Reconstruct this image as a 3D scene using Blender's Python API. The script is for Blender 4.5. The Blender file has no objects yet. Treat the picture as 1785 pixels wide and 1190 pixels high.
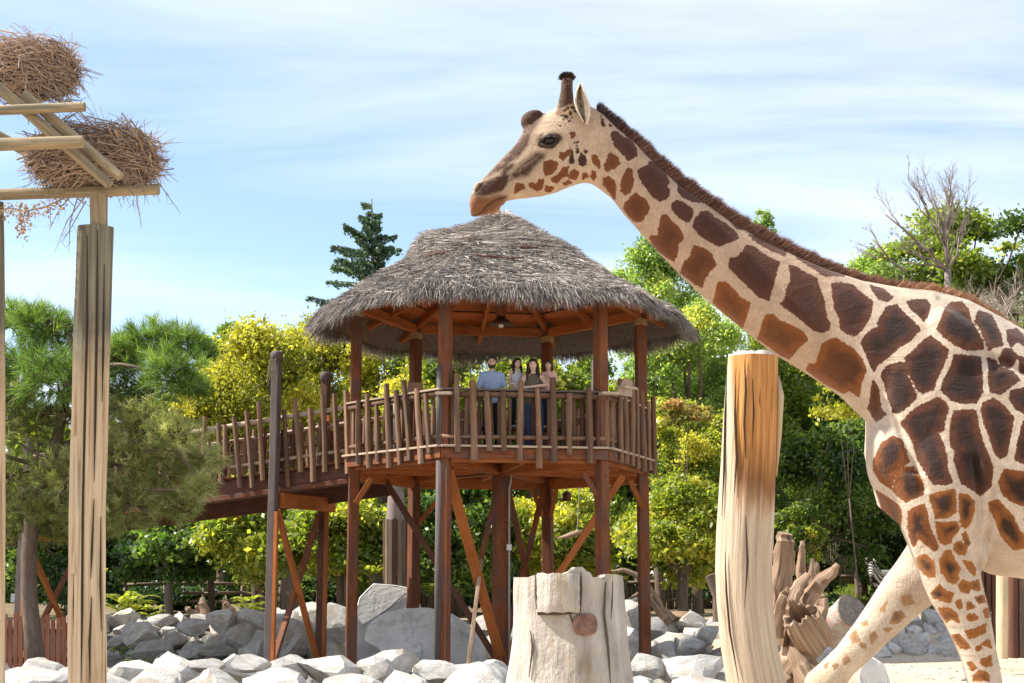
import bpy, bmesh, math, random
import numpy as np
from mathutils import Vector, Matrix, noise as mnoise

# ------------------------------------------------------------------ scene, camera, sky, sun
SC = bpy.context.scene
COL = SC.collection
F_PX, CX, CY, HORIZON = 2500.0, 892.5, 595.0, 1000.0
PITCH = math.atan((HORIZON - CY) / F_PX)
CAM = np.array([0.0, 0.0, 1.5])
FWD = np.array([0.0, math.cos(PITCH), math.sin(PITCH)])
UPV = np.array([0.0, -math.sin(PITCH), math.cos(PITCH)])

cam_data = bpy.data.cameras.new('camera')
cam_data.sensor_width = 36.0
cam_data.lens = 36.0 * F_PX / 1785.0
cam_data.clip_start = 0.1
cam_data.clip_end = 5000.0
camera = bpy.data.objects.new('camera', cam_data)
COL.objects.link(camera)
camera.location = CAM
camera.rotation_euler = (math.pi / 2 + PITCH, 0, 0)
SC.camera = camera

SUN_EL, SUN_AZ = math.radians(48), math.radians(86)      # azimuth counted from straight ahead towards the left
world = bpy.data.worlds.new('World')
SC.world = world
world.use_nodes = True
wt = world.node_tree
wt.nodes.clear()
w_out = wt.nodes.new('ShaderNodeOutputWorld')
w_bg = wt.nodes.new('ShaderNodeBackground')
w_bg.inputs['Strength'].default_value = 0.105
w_sky = wt.nodes.new('ShaderNodeTexSky')
w_sky.sky_type = 'NISHITA'
w_sky.sun_disc = False
w_sky.sun_elevation = SUN_EL
w_sky.sun_rotation = -SUN_AZ
w_sky.altitude = 600
w_sky.air_density = 1.0
w_sky.dust_density = 0.7
w_sky.ozone_density = 0.5
# thin cirrus: noise on the plane the view direction meets high above
tc = wt.nodes.new('ShaderNodeTexCoord')
sep = wt.nodes.new('ShaderNodeSeparateXYZ')
wt.links.new(tc.outputs['Generated'], sep.inputs[0])
zz = wt.nodes.new('ShaderNodeMath'); zz.operation = 'MAXIMUM'; zz.inputs[1].default_value = 0.0
wt.links.new(sep.outputs['Z'], zz.inputs[0])
za = wt.nodes.new('ShaderNodeMath'); za.operation = 'ADD'; za.inputs[1].default_value = 0.12
wt.links.new(zz.outputs[0], za.inputs[0])
comb = wt.nodes.new('ShaderNodeCombineXYZ')
for ax in 'XY':
    dv = wt.nodes.new('ShaderNodeMath'); dv.operation = 'DIVIDE'
    wt.links.new(sep.outputs[ax], dv.inputs[0]); wt.links.new(za.outputs[0], dv.inputs[1])
    wt.links.new(dv.outputs[0], comb.inputs[ax])
def w_noise(scale, rot, stretch, detail, dist, loc):
    mp = wt.nodes.new('ShaderNodeMapping')
    mp.inputs['Rotation'].default_value = (0, 0, rot)
    mp.inputs['Scale'].default_value = stretch
    mp.inputs['Location'].default_value = loc
    wt.links.new(comb.outputs[0], mp.inputs[0])
    nz = wt.nodes.new('ShaderNodeTexNoise')
    nz.inputs['Scale'].default_value = scale
    nz.inputs['Detail'].default_value = detail
    nz.inputs['Roughness'].default_value = 0.55
    nz.inputs['Distortion'].default_value = dist
    wt.links.new(mp.outputs[0], nz.inputs['Vector'])
    return nz
nA = w_noise(1.0, 0.35, (0.55, 1.9, 1), 8, 0.9, (3.6, 2.9, 0))
nB = w_noise(0.32, -0.2, (0.8, 1.2, 1), 3, 0.2, (3.4, 1.1, 0))
w_mul = wt.nodes.new('ShaderNodeMath'); w_mul.operation = 'MULTIPLY'
wt.links.new(nA.outputs['Fac'], w_mul.inputs[0]); wt.links.new(nB.outputs['Fac'], w_mul.inputs[1])
w_ramp = wt.nodes.new('ShaderNodeValToRGB')
w_ramp.color_ramp.elements[0].position = 0.12; w_ramp.color_ramp.elements[0].color = (0, 0, 0, 1)
w_ramp.color_ramp.elements[1].position = 0.44; w_ramp.color_ramp.elements[1].color = (1, 1, 1, 1)
wt.links.new(w_mul.outputs[0], w_ramp.inputs[0])
w_mix = wt.nodes.new('ShaderNodeMixRGB')
w_mix.inputs['Color2'].default_value = (6.3, 6.35, 6.4, 1)
wt.links.new(w_ramp.outputs[0], w_mix.inputs['Fac'])
wt.links.new(w_sky.outputs[0], w_mix.inputs['Color1'])
wt.links.new(w_mix.outputs[0], w_bg.inputs['Color'])
wt.links.new(w_bg.outputs[0], w_out.inputs['Surface'])

sun_data = bpy.data.lights.new('sun', 'SUN')
sun_data.energy = 4.6
sun_data.angle = math.radians(0.53)
sun_data.color = (1.0, 0.93, 0.82)
sun = bpy.data.objects.new('sun', sun_data)
COL.objects.link(sun)
SUN_DIR = Vector((-math.sin(SUN_AZ) * math.cos(SUN_EL), math.cos(SUN_AZ) * math.cos(SUN_EL), math.sin(SUN_EL)))
sun.rotation_euler = SUN_DIR.to_track_quat('Z', 'Y').to_euler()
sun.location = SUN_DIR * 60

SC.view_settings.view_transform = 'Standard'
SC.view_settings.look = 'None'
SC.view_settings.exposure = 1.2
SC.view_settings.gamma = 1.0
SC.view_settings.use_curve_mapping = False
SC.render.engine = 'CYCLES'
SC.cycles.max_bounces = 8
SC.cycles.diffuse_bounces = 4
SC.cycles.transmission_bounces = 6
SC.cycles.transparent_max_bounces = 4
SC.cycles.caustics_reflective = False
SC.cycles.caustics_refractive = False

# ------------------------------------------------------------------ helpers
def P(px, py, Y):
    """world point at depth Y (metres along y) that the photograph shows at (px, py)"""
    ray = FWD + np.array([1.0, 0, 0]) * ((px - CX) / F_PX) + UPV * ((CY - py) / F_PX)
    return Vector(CAM + ray * (Y / ray[1]))

def proj(co):
    d = co - CAM
    dep = d @ FWD
    return CX + F_PX * d[:, 0] / dep, CY - F_PX * (d @ UPV) / dep

def tag(o, label=None, cat=None, group=None, kind=None):
    if label: o['label'] = label
    if cat: o['category'] = cat
    if group: o['group'] = group
    if kind: o['kind'] = kind
    return o

def thing(name, label, cat, loc=(0, 0, 0), group=None):
    o = bpy.data.objects.new(name, None)
    o.empty_display_size = 0.2
    COL.objects.link(o)
    o.location = loc
    return tag(o, label, cat, group)

def link(name, me, mat=None, parent=None):
    o = bpy.data.objects.new(name, me)
    COL.objects.link(o)
    if mat and not me.materials: me.materials.append(mat)
    if parent:
        o.parent = parent
        o.location = -Vector(parent.location)          # meshes are written in world space
    return o

def frame(d):
    d = Vector(d).normalized()
    a = Vector((0, 0, 1)) if abs(d.z) < 0.9 else Vector((0, 1, 0))
    x = d.cross(a).normalized()
    return x, x.cross(d).normalized(), d

class MB:
    """collects shapes; build() links them as ONE mesh object"""
    def __init__(s):
        s.v, s.f, s.uv = [], [], []
    def ring_tube(s, rings, cap=True, closed_uv=1.0, v0=0.0):
        n = len(rings[0]); b = len(s.v)
        L = v0; Ls = [L]
        for i in range(1, len(rings)):
            L += (sum(rings[i], Vector()) / n - sum(rings[i - 1], Vector()) / n).length
            Ls.append(L)
        r = rings[len(rings) // 2]
        per = sum((r[k] - r[(k + 1) % n]).length for k in range(n))
        us = [per * k / n for k in range(n + 1)]
        for rg in rings: s.v.extend(rg)
        for i in range(len(rings) - 1):
            for k in range(n):
                k2 = (k + 1) % n
                s.f.append((b + i * n + k, b + i * n + k2, b + (i + 1) * n + k2, b + (i + 1) * n + k))
                s.uv.append(((us[k], Ls[i]), (us[k + 1], Ls[i]), (us[k + 1], Ls[i + 1]), (us[k], Ls[i + 1])))
        if cap:
            for i, rev in ((0, True), (len(rings) - 1, False)):
                idx = list(range(b + i * n, b + i * n + n))
                if rev: idx.reverse()
                s.f.append(tuple(idx))
                c = sum(rings[i], Vector()) / n
                s.uv.append(tuple(((s.v[j] - c).x * 0.5 + (s.v[j] - c).y * .5, (s.v[j] - c).z + 0.3 * (s.v[j] - c).y) for j in idx))
    def tube(s, pts, rads, n=8, cap=True, rough=0.0, rng=None, squash=1.0, twist=0.0):
        pts = [Vector(p) for p in pts]
        if not isinstance(rads, (list, tuple)): rads = [rads] * len(pts)
        rings = []; prev = None
        off = [1 + (rng.uniform(-rough, rough) if rng else 0) for _ in range(n)]
        for i, p in enumerate(pts):
            d = (pts[min(i + 1, len(pts) - 1)] - pts[max(i - 1, 0)]).normalized()
            if prev is None: x, y, _ = frame(d)
            else:
                x = (prev - d * prev.dot(d)).normalized(); y = x.cross(d)
            prev = x
            r = rads[i]
            rings.append([p + (x * math.cos(2 * math.pi * k / n + twist) + y * math.sin(2 * math.pi * k / n + twist) * squash) * r *
                          (off[k] * (1 + (rng.uniform(-rough, rough) * .5 if rng else 0))) for k in range(n)])
        s.ring_tube([[v for v in reversed(rg)] for rg in rings], cap)
    def beam(s, p0, p1, w, h, ch=0.008, up=(0, 0, 1)):
        """squared timber: w across, h along 'up'"""
        p0, p1 = Vector(p0), Vector(p1)
        d = (p1 - p0).normalized(); up = Vector(up)
        x = d.cross(up)
        if x.length < 1e-3: x = d.cross(Vector((0, 1, 0)))
        x.normalize(); y = x.cross(d).normalized()
        a, b = w / 2, h / 2
        pr = [(-a + ch, -b), (a - ch, -b), (a, -b + ch), (a, b - ch), (a - ch, b), (-a + ch, b), (-a, b - ch), (-a, -b + ch)]
        s.ring_tube([[p0 + x * u + y * v for u, v in reversed(pr)], [p1 + x * u + y * v for u, v in reversed(pr)]])
    def box(s, c, sx, sy, sz, rz=0.0, ch=0.006):
        c = Vector(c)
        ax = Vector((math.cos(rz), math.sin(rz), 0)) * (sx / 2)
        s.beam(c - ax, c + ax, sy, sz, ch)
    def prism(s, poly, th):
        """poly: list of Vectors roughly planar; extruded both ways along their normal by th/2"""
        nrm = Vector()
        for i in range(len(poly)):
            nrm += (poly[i] - poly[0]).cross(poly[(i + 1) % len(poly)] - poly[0])
        nrm.normalize()
        s.ring_tube([[p - nrm * th / 2 for p in poly], [p + nrm * th / 2 for p in poly]])
    def sphere(s, c, r, nu=12, nv=8, sc=(1, 1, 1), rot=None):
        c = Vector(c); rings = []
        for j in range(nv + 1):
            t = math.pi * (0.02 + 0.96 * j / nv)
            rings.append([c + ((rot or Matrix.Identity(3)) @ Vector((math.sin(t) * math.cos(2 * math.pi * k / nu) * sc[0], math.sin(t) * math.sin(2 * math.pi * k / nu) * sc[1], -math.cos(t) * sc[2]))) * r for k in range(nu)])
        s.ring_tube(rings)
    def build(s, name, mat=None, parent=None, smooth=False, sharp=None):
        me = bpy.data.meshes.new(name)
        me.from_pydata([tuple(v) for v in s.v], [], s.f)
        if s.uv and len(s.uv) == len(s.f):
            ul = me.uv_layers.new(name='UVMap')
            flat = np.array([c for q in s.uv for c in q], np.float32).ravel()
            if len(flat) == 2 * len(me.loops): ul.data.foreach_set('uv', flat)
        if smooth:
            me.polygons.foreach_set('use_smooth', np.ones(len(me.polygons), bool))
            if sharp: me.set_sharp_from_angle(angle=math.radians(sharp))
        me.update()
        return link(name, me, mat, parent)

def np_mesh(name, verts, quads, mat, parent=None, attrs=None, smooth=False):
    """mesh object from numpy arrays: verts (N,3), faces (M,k)"""
    me = bpy.data.meshes.new(name)
    k = quads.shape[1]
    me.vertices.add(len(verts)); me.vertices.foreach_set('co', np.ascontiguousarray(verts, np.float32).ravel())
    me.loops.add(quads.size); me.loops.foreach_set('vertex_index', np.ascontiguousarray(quads, np.int32).ravel())
    me.polygons.add(len(quads)); me.polygons.foreach_set('loop_start', np.arange(0, quads.size, k, dtype=np.int32))
    for an, av in (attrs or {}).items():
        a = me.attributes.new(an, 'FLOAT', 'POINT'); a.data.foreach_set('value', np.ascontiguousarray(av, np.float32))
    me.update(calc_edges=True)
    if smooth: me.polygons.foreach_set('use_smooth', np.ones(len(me.polygons), bool))
    return link(name, me, mat, parent)

def remeshed(name, mb, voxel, smooth_it, mat, parent=None, factor=0.5):
    """fuse overlapping closed shapes into one continuous skin"""
    o = mb.build(name + '_raw')
    r = o.modifiers.new('r', 'REMESH'); r.mode = 'VOXEL'; r.voxel_size = voxel; r.use_smooth_shade = True
    if smooth_it:
        sm = o.modifiers.new('s', 'SMOOTH'); sm.factor = factor; sm.iterations = smooth_it
    dg = bpy.context.evaluated_depsgraph_get()
    me = bpy.data.meshes.new_from_object(o.evaluated_get(dg))
    me.name = name
    raw = o.data
    bpy.data.objects.remove(o); bpy.data.meshes.remove(raw)
    me.materials.clear()
    me.polygons.foreach_set('use_smooth', np.ones(len(me.polygons), bool))
    return link(name, me, mat, parent)

def copy_tree(o, parent=None, loc=None):
    c = o.copy(); COL.objects.link(c)
    if parent: c.parent = parent
    if loc is not None: c.location = loc
    for ch in list(o.children): copy_tree(ch, c)
    return c

# ------------------------------------------------------------------ materials
class NT:
    def __init__(s, name):
        s.m = bpy.data.materials.new(name); s.m.use_nodes = True
        s.t = s.m.node_tree; s.t.nodes.clear()
        s.out = s.t.nodes.new('ShaderNodeOutputMaterial')
    def n(s, typ, ins=None, **props):
        nd = s.t.nodes.new('ShaderNode' + typ)
        for k, v in props.items(): setattr(nd, k, v)
        for k, v in (ins or {}).items():
            if isinstance(v, bpy.types.NodeSocket): s.t.links.new(v, nd.inputs[k])
            else: nd.inputs[k].default_value = v
        return nd
    def ramp(s, fac, stops, interp='LINEAR'):
        nd = s.n('ValToRGB', {'Fac': fac}); cr = nd.color_ramp; cr.interpolation = interp
        while len(cr.elements) > 1: cr.elements.remove(cr.elements[-1])
        for i, (p, c) in enumerate(stops):
            e = cr.elements[0] if i == 0 else cr.elements.new(p)
            e.position = p; e.color = tuple(c) + (1,) if len(c) == 3 else c
        return nd.outputs['Color']
    def math(s, op, a, b=0.0, clamp=False):
        nd = s.n('Math', {0: a, 1: b}, operation=op); nd.use_clamp = clamp; return nd.outputs[0]
    def mix(s, fac, a, b, mode='MIX'):
        nd = s.n('MixRGB', {'Fac': fac, 'Color1': a if isinstance(a, bpy.types.NodeSocket) else tuple(a) + (1,) if len(a) == 3 else a,
                            'Color2': b if isinstance(b, bpy.types.NodeSocket) else tuple(b) + (1,) if len(b) == 3 else b}, blend_type=mode)
        return nd.outputs[0]
    def noise(s, vec, scale, detail=4, rough=0.55, dist=0.0):
        return s.n('TexNoise', {'Vector': vec, 'Scale': scale, 'Detail': detail, 'Roughness': rough, 'Distortion': dist}).outputs['Fac']
    def mapping(s, vec, scale=(1, 1, 1), loc=(0, 0, 0), rot=(0, 0, 0)):
        return s.n('Mapping', {'Vector': vec, 'Scale': scale, 'Location': loc, 'Rotation': rot}).outputs[0]
    def bump(s, h, strength=0.3, dist=0.02):
        return s.n('Bump', {'Height': h, 'Strength': strength, 'Distance': dist}).outputs[0]
    def principled(s, color, rough=0.7, normal=None, spec=0.3, **kw):
        ins = {'Base Color': color if isinstance(color, bpy.types.NodeSocket) else tuple(color) + (1,), 'Roughness': rough, 'Specular IOR Level': spec}
        if normal: ins['Normal'] = normal
        ins.update(kw)
        b = s.n('BsdfPrincipled', ins)
        s.t.links.new(b.outputs[0], s.out.inputs['Surface'])
        return b

def wood(name, stops, grain=(55, 2.2), rough=0.75, bump=0.35, var=0.22, stain=None, spec=0.25):
    t = NT(name)
    uv = t.n('UVMap').outputs[0]
    rnd = t.n('ObjectInfo').outputs['Random']
    off = t.n('CombineXYZ', {0: t.math('MULTIPLY', rnd, 37.0), 1: t.math('MULTIPLY', rnd, 91.0)}).outputs[0]
    v = t.n('VectorMath', {0: uv, 1: off}, operation='ADD').outputs[0]
    g = t.noise(t.mapping(v, (grain[0], grain[1], 1)), 1.0, 6, 0.6, 0.3)
    b = t.noise(t.mapping(v, (4, 1.1, 1)), 1.0, 3, 0.5)
    f = t.math('ADD', t.math('MULTIPLY', g, 0.65), t.math('MULTIPLY', b, 0.35))
    c = t.ramp(f, stops)
    if stain:
        k = t.ramp(t.noise(t.mapping(v, (9, 1.6, 1)), 1.0, 4), [(0.48, (0, 0, 0)), (0.62, (1, 1, 1))])
        c = t.mix(t.math('MULTIPLY', k, 0.75), c, stain)
    c = t.n('HueSaturation', {'Color': c, 'Value': t.math('ADD', 1 - var, t.math('MULTIPLY', rnd, 2 * var))}).outputs[0]
    t.principled(c, rough, t.bump(g, bump, 0.012), spec)
    return t.m

def plain(name, col, rough=0.6, spec=0.3, nscale=30.0, amt=0.25, bump=0.1, metal=0.0):
    t = NT(name)
    o = t.n('TexCoord').outputs['Object']
    n = t.noise(o, nscale, 4)
    c = t.mix(1.0, col, t.ramp(n, [(0.25, (1 - amt,) * 3), (0.75, (1 + amt * .4,) * 3)]), 'MULTIPLY')
    t.principled(c, rough, t.bump(n, bump, 0.01), spec, Metallic=metal)
    return t.m

def leaf_mat(name, stops, trans=0.5, gloss=0.05, tboost=1.5, mul=1.0):
    t = NT(name); stops = [(p, tuple(min(.75, q * mul) for q in c)) for p, c in stops]
    tint = t.n('Attribute', attribute_name='tint').outputs['Fac']
    c = t.ramp(tint, stops)
    d = t.n('BsdfDiffuse', {'Color': c}).outputs[0]
    c2 = t.mix(1.0, c, (tboost, tboost * 1.02, tboost * .55), 'MULTIPLY')
    tr = t.n('BsdfTranslucent', {'Color': c2}).outputs[0]
    m1 = t.n('MixShader', {0: trans, 1: d, 2: tr}).outputs[0]
    gl = t.n('BsdfGlossy', {'Color': (0.9, 0.9, 0.9, 1), 'Roughness': 0.45}).outputs[0]
    m2 = t.n('MixShader', {0: gloss * .65, 1: m1, 2: gl}).outputs[0]
    t.t.links.new(m2, t.out.inputs['Surface'])
    return t.m

def rock_mat(name, c_lo, c_hi, vein=(0.25, 0.27, 0.3), var=0.15, scale=1.0, warm=None):
    t = NT(name)
    o = t.n('TexCoord').outputs['Object']
    rnd = t.n('ObjectInfo').outputs['Random']
    v = t.n('VectorMath', {0: o, 1: t.n('CombineXYZ', {0: t.math('MULTIPLY', rnd, 50.0), 1: t.math('MULTIPLY', rnd, 23.0), 2: rnd}).outputs[0]}, operation='ADD').outputs[0]
    big = t.noise(v, 1.8 * scale, 5, 0.6, 0.6)
    fine = t.noise(v, 16 * scale, 6, 0.65)
    c = t.ramp(t.math('ADD', t.math('MULTIPLY', big, .6), t.math('MULTIPLY', fine, .4)), [(0.33, c_lo), (0.62, c_hi)])
    vn = t.n('TexVoronoi', {'Vector': t.n('VectorMath', {0: v, 1: t.n('TexNoise', {'Vector': v, 'Scale': 2.0}).outputs['Color']}, operation='ADD').outputs[0], 'Scale': 1.1 * scale}, feature='DISTANCE_TO_EDGE').outputs['Distance']
    vm = t.ramp(vn, [(0.0, (1, 1, 1)), (0.035, (0, 0, 0))])
    c = t.mix(t.math('MULTIPLY', vm, 0.45), c, vein)
    if warm:
        wm = t.ramp(t.noise(v, 1.3 * scale, 6, .68), [(0.50, (0, 0, 0)), (0.68, (1, 1, 1))])
        c = t.mix(t.math('MULTIPLY', wm, 0.8), c, warm)
    c = t.n('HueSaturation', {'Color': c, 'Value': t.math('ADD', 1 - var, t.math('MULTIPLY', rnd, 1.4 * var))}).outputs[0]
    h = t.math('ADD', fine, t.math('MULTIPLY', big, 1.5))
    t.principled(c, 0.82, t.bump(h, 0.55, 0.04), 0.25)
    return t.m

MAT = {}
MAT['red_wood'] = wood('red_stained_timber', [(0.25, (0.065, 0.022, 0.012)), (0.5, (0.165, 0.052, 0.020)), (0.75, (0.34, 0.11, 0.034))], var=0.16, bump=.5, stain=(0.10, 0.066, 0.058))
MAT['orange_wood'] = wood('orange_varnished_timber', [(0.25, (0.15, 0.044, 0.012)), (0.55, (0.38, 0.118, 0.028)), (0.8, (0.52, 0.19, 0.05))], var=0.2, rough=0.55, bump=.5)
MAT['dark_wood'] = wood('dark_weathered_timber', [(0.25, (0.05, 0.026, 0.018)), (0.55, (0.12, 0.052, 0.032)), (0.8, (0.20, 0.09, 0.05))], var=0.2)
MAT['grey_post'] = wood('dark_grey_weathered_post', [(0.25, (0.05, 0.042, 0.042)), (0.55, (0.115, 0.088, 0.082)), (0.8, (0.19, 0.13, 0.11))], var=0.15)
MAT['pole'] = wood('weathered_pole_wood', [(0.25, (0.075, 0.036, 0.020)), (0.5, (0.19, 0.103, 0.058)), (0.78, (0.36, 0.235, 0.145))], var=0.32, stain=(0.13, 0.09, 0.075))
MAT['rail'] = wood('bleached_rail_wood', [(0.25, (0.25, 0.17, 0.12)), (0.5, (0.40, 0.30, 0.22)), (0.78, (0.58, 0.46, 0.36))], var=0.2)
MAT['pale_log'] = wood('pale_stripped_log', [(0.2, (0.30, 0.19, 0.10)), (0.5, (0.55, 0.40, 0.25)), (0.8, (0.68, 0.55, 0.38))], grain=(30, 1.1), bump=0.5, var=0.06, stain=(0.36, 0.33, 0.22))
MAT['beam_log'] = wood('greenish_treated_log', [(0.25, (0.10, 0.075, 0.045)), (0.5, (0.30, 0.235, 0.145)), (0.75, (0.47, 0.38, 0.245))], grain=(34, 1.6), bump=.6, var=0.1, stain=(0.13, 0.12, 0.08))
MAT['driftwood'] = wood('bleached_driftwood', [(0.3, (0.06, 0.036, 0.022)), (0.5, (0.26, 0.175, 0.115)), (0.75, (0.50, 0.385, 0.28))], grain=(34, 1.6), bump=1.0, var=0.12)
MAT['bark'] = wood('grey_bark', [(0.2, (0.05, 0.035, 0.027)), (0.5, (0.13, 0.092, 0.07)), (0.8, (0.24, 0.18, 0.14))], grain=(16, 4), bump=0.9, var=0.15)
MAT['twig'] = wood('grey_twig', [(0.2, (0.16, 0.12, 0.10)), (0.5, (0.29, 0.235, 0.20)), (0.8, (0.42, 0.36, 0.32))], var=0.25)
MAT['fence'] = wood('old_fence_rail', [(0.2, (0.07, 0.05, 0.035)), (0.5, (0.16, 0.115, 0.08)), (0.8, (0.27, 0.20, 0.14))], var=0.2)
MAT['red_plank'] = wood('reddish_plank', [(0.2, (0.17, 0.06, 0.035)), (0.5, (0.33, 0.13, 0.075)), (0.8, (0.46, 0.22, 0.14))], var=0.2)
MAT['rock'] = rock_mat('white_marble_rock', (0.285, 0.268, 0.245), (0.66, 0.632, 0.585), warm=(0.42, 0.34, 0.25), var=.2, scale=1.5)
MAT['slab'] = rock_mat('grey_marble', (0.52, 0.51, 0.49), (0.70, 0.69, 0.665), vein=(0.28, 0.28, 0.29), var=.03, scale=.7)
MAT['sandstone'] = rock_mat('tan_boulder', (0.36, 0.31, 0.26), (0.58, 0.53, 0.46), var=.1)
MAT['metal'] = plain('grey_metal', (0.22, 0.22, 0.23), 0.45, 0.5, metal=0.6)
MAT['white_box'] = plain('white_plastic', (0.72, 0.72, 0.70), 0.5)
MAT['cut_wood'] = plain('cut_log_end', (0.40, 0.28, 0.18), 0.8, nscale=12, amt=.5)
MAT['cut_grey'] = plain('grey_log_end', (0.16, 0.135, 0.12), 0.85, nscale=20, amt=.5)
# ------------------------------------------------------------------ ground and terrain
def sm(a, b, x):
    t = np.clip((np.asarray(x, float) - a) / (b - a), 0, 1); return t * t * (3 - 2 * t)
def gh(x, y):
    """terrain height"""
    x = np.asarray(x, float); y = np.asarray(y, float)
    moat = sm(4.9, 3.9, x) * sm(18.2, 20.5, y) * sm(34.6, 32.0, y)
    bankB = sm(32.6, 35.2, y) * 0.30
    bankC = sm(26.3, 28.0, y) * sm(4.6, 5.6, x) * 0.42 * sm(60, 34, y)
    h = -0.42 * moat + np.maximum(bankB, bankC)
    h = h + 0.03 * np.sin(x * 0.9 + 0.5 * y) * np.cos(0.7 * y) * sm(2, 6, y)
    h = h + 0.75 * np.exp(-(((x - 11.5) / 5.0) ** 2 + ((y - 52) / 7.0) ** 2))
    return h
def gz(x, y): return float(gh(x, y))

xs = np.concatenate([[-900, -400, -180, -90, -60, -45], np.linspace(-34, 34, 137), [45, 60, 90, 180, 400, 900]])
ys = np.concatenate([[-300, -120, -50, -20, -8], np.linspace(0, 70, 176), [76, 84, 100, 130, 180, 300, 600, 1500]])
gx, gy = np.meshgrid(xs, ys)
gv = np.stack([gx, gy, gh(gx, gy)], -1).reshape(-1, 3)
nx = len(xs)
ii = (np.arange(len(ys) - 1)[:, None] * nx + np.arange(nx - 1)[None]).ravel()
gq = np.stack([ii, ii + 1, ii + nx + 1, ii + nx], 1)
t = NT('sandy_ground')
o = t.n('TexCoord').outputs['Object']
n1 = t.noise(o, 0.35, 5, .6); n2 = t.noise(o, 9, 6, .7); n3 = t.noise(o, 60, 3, .6)
c = t.ramp(t.math('ADD', t.math('MULTIPLY', n1, .5), t.math('MULTIPLY', n2, .5)), [(0.35, (0.40, 0.31, 0.22)), (0.6, (0.58, 0.48, 0.37))])
sp = t.n('SeparateXYZ', {0: o})
ym = t.math('MULTIPLY', t.math('SUBTRACT', sp.outputs[1], 37.0), 0.2, True)
litter = t.ramp(t.noise(o, 3, 6, .7), [(0.35, (0.10, 0.085, 0.05)), (0.65, (0.24, 0.19, 0.12))])
c = t.mix(ym, c, litter)
mo = t.math('MULTIPLY', t.n('MapRange', {0: t.math('ADD', sp.outputs[0], n1), 1: 5.6, 2: 4.4}).outputs[0], t.math('MULTIPLY', t.n('MapRange', {0: t.math('ADD', sp.outputs[1], n1), 1: 18.2, 2: 19.6}).outputs[0], t.n('MapRange', {0: sp.outputs[1], 1: 38.0, 2: 35.0}).outputs[0]))
c = t.mix(mo, c, t.ramp(t.math('ADD', t.math('MULTIPLY', n2, .6), t.math('MULTIPLY', n3, .4)), [(.35, (.10, .09, .075)), (.65, (.27, .25, .22))]))
gm = t.ramp(t.math('ADD', t.math('MULTIPLY', sp.outputs[1], 0.01), t.math('MULTIPLY', n1, 0.06)), [(0.0, (0, 0, 0)), (1.0, (0, 0, 0))])
t.principled(c, 0.95, t.bump(t.math('ADD', n2, t.math('MULTIPLY', n3, .5)), 0.6, 0.05), 0.1)
ground = np_mesh('ground', gv, gq, t.m, smooth=True)
tag(ground, kind='structure')

# pebbles and straw scattered on the sand
rng = np.random.default_rng(5)
N = 5200
yy = 6 + 26 * rng.random(N) ** .8; xx = (rng.random(N) - .5) * .85 * yy
s = rng.uniform(.006, .028, N) * (1 + (rng.random(N) > .96) * 1.6)
base = np.array([[1, 0, 0], [0, 1, 0], [-1, 0, 0], [0, -1, 0], [0, 0, 1], [0, 0, -1]], float)
tri = np.array([[0, 1, 4], [1, 2, 4], [2, 3, 4], [3, 0, 4], [1, 0, 5], [2, 1, 5], [3, 2, 5], [0, 3, 5]])
ang = rng.random(N) * 6.28
b = base[None] * (s[:, None, None] * np.stack([rng.uniform(.7, 1.4, N), rng.uniform(.7, 1.4, N), rng.uniform(.4, .8, N)], 1)[:, None])
pb = b.copy(); ca, sa = np.cos(ang)[:, None], np.sin(ang)[:, None]
pb[..., 0] = b[..., 0] * ca - b[..., 1] * sa; pb[..., 1] = b[..., 0] * sa + b[..., 1] * ca
pb += np.stack([xx, yy, gh(xx, yy) + s * .2], 1)[:, None]
fq = (tri[None] + (np.arange(N) * 6)[:, None, None]).reshape(-1, 3)
peb = np_mesh('pebbles', pb.reshape(-1, 3), fq, plain('pebble_stone', (0.42, 0.36, 0.29), 0.9, nscale=3, amt=.6))
tag(peb, 'small pebbles strewn over the pale sand', 'pebbles', kind='stuff')

# lawn on the far knoll
rng = np.random.default_rng(6)
N = 16000
a = rng.random(N) * 6.283; r = np.sqrt(rng.random(N))
lx, ly = 12.6 + 4.6 * r * np.cos(a), 51 + 6.5 * r * np.sin(a)
hgt = rng.uniform(.06, .14, N); w = rng.uniform(.012, .03, N); da = rng.random(N) * 6.283
zb = gh(lx, ly)
v = np.zeros((N, 3, 3))
v[:, 0] = np.stack([lx - w * np.cos(da), ly - w * np.sin(da), zb], 1)
v[:, 1] = np.stack([lx + w * np.cos(da), ly + w * np.sin(da), zb], 1)
v[:, 2] = np.stack([lx + rng.normal(0, .04, N), ly + rng.normal(0, .04, N), zb + hgt], 1)
lm = leaf_mat('grass_blades', [(0, (0.10, 0.17, 0.02)), (1, (0.22, 0.28, 0.04))], .35, .02)
gr = np_mesh('grass', v.reshape(-1, 3), np.arange(3 * N).reshape(-1, 3), lm, attrs={'tint': np.repeat(rng.random(N), 3)})
tag(gr, 'bright green lawn on the low knoll beyond the rocks', 'grass', kind='stuff')

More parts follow.
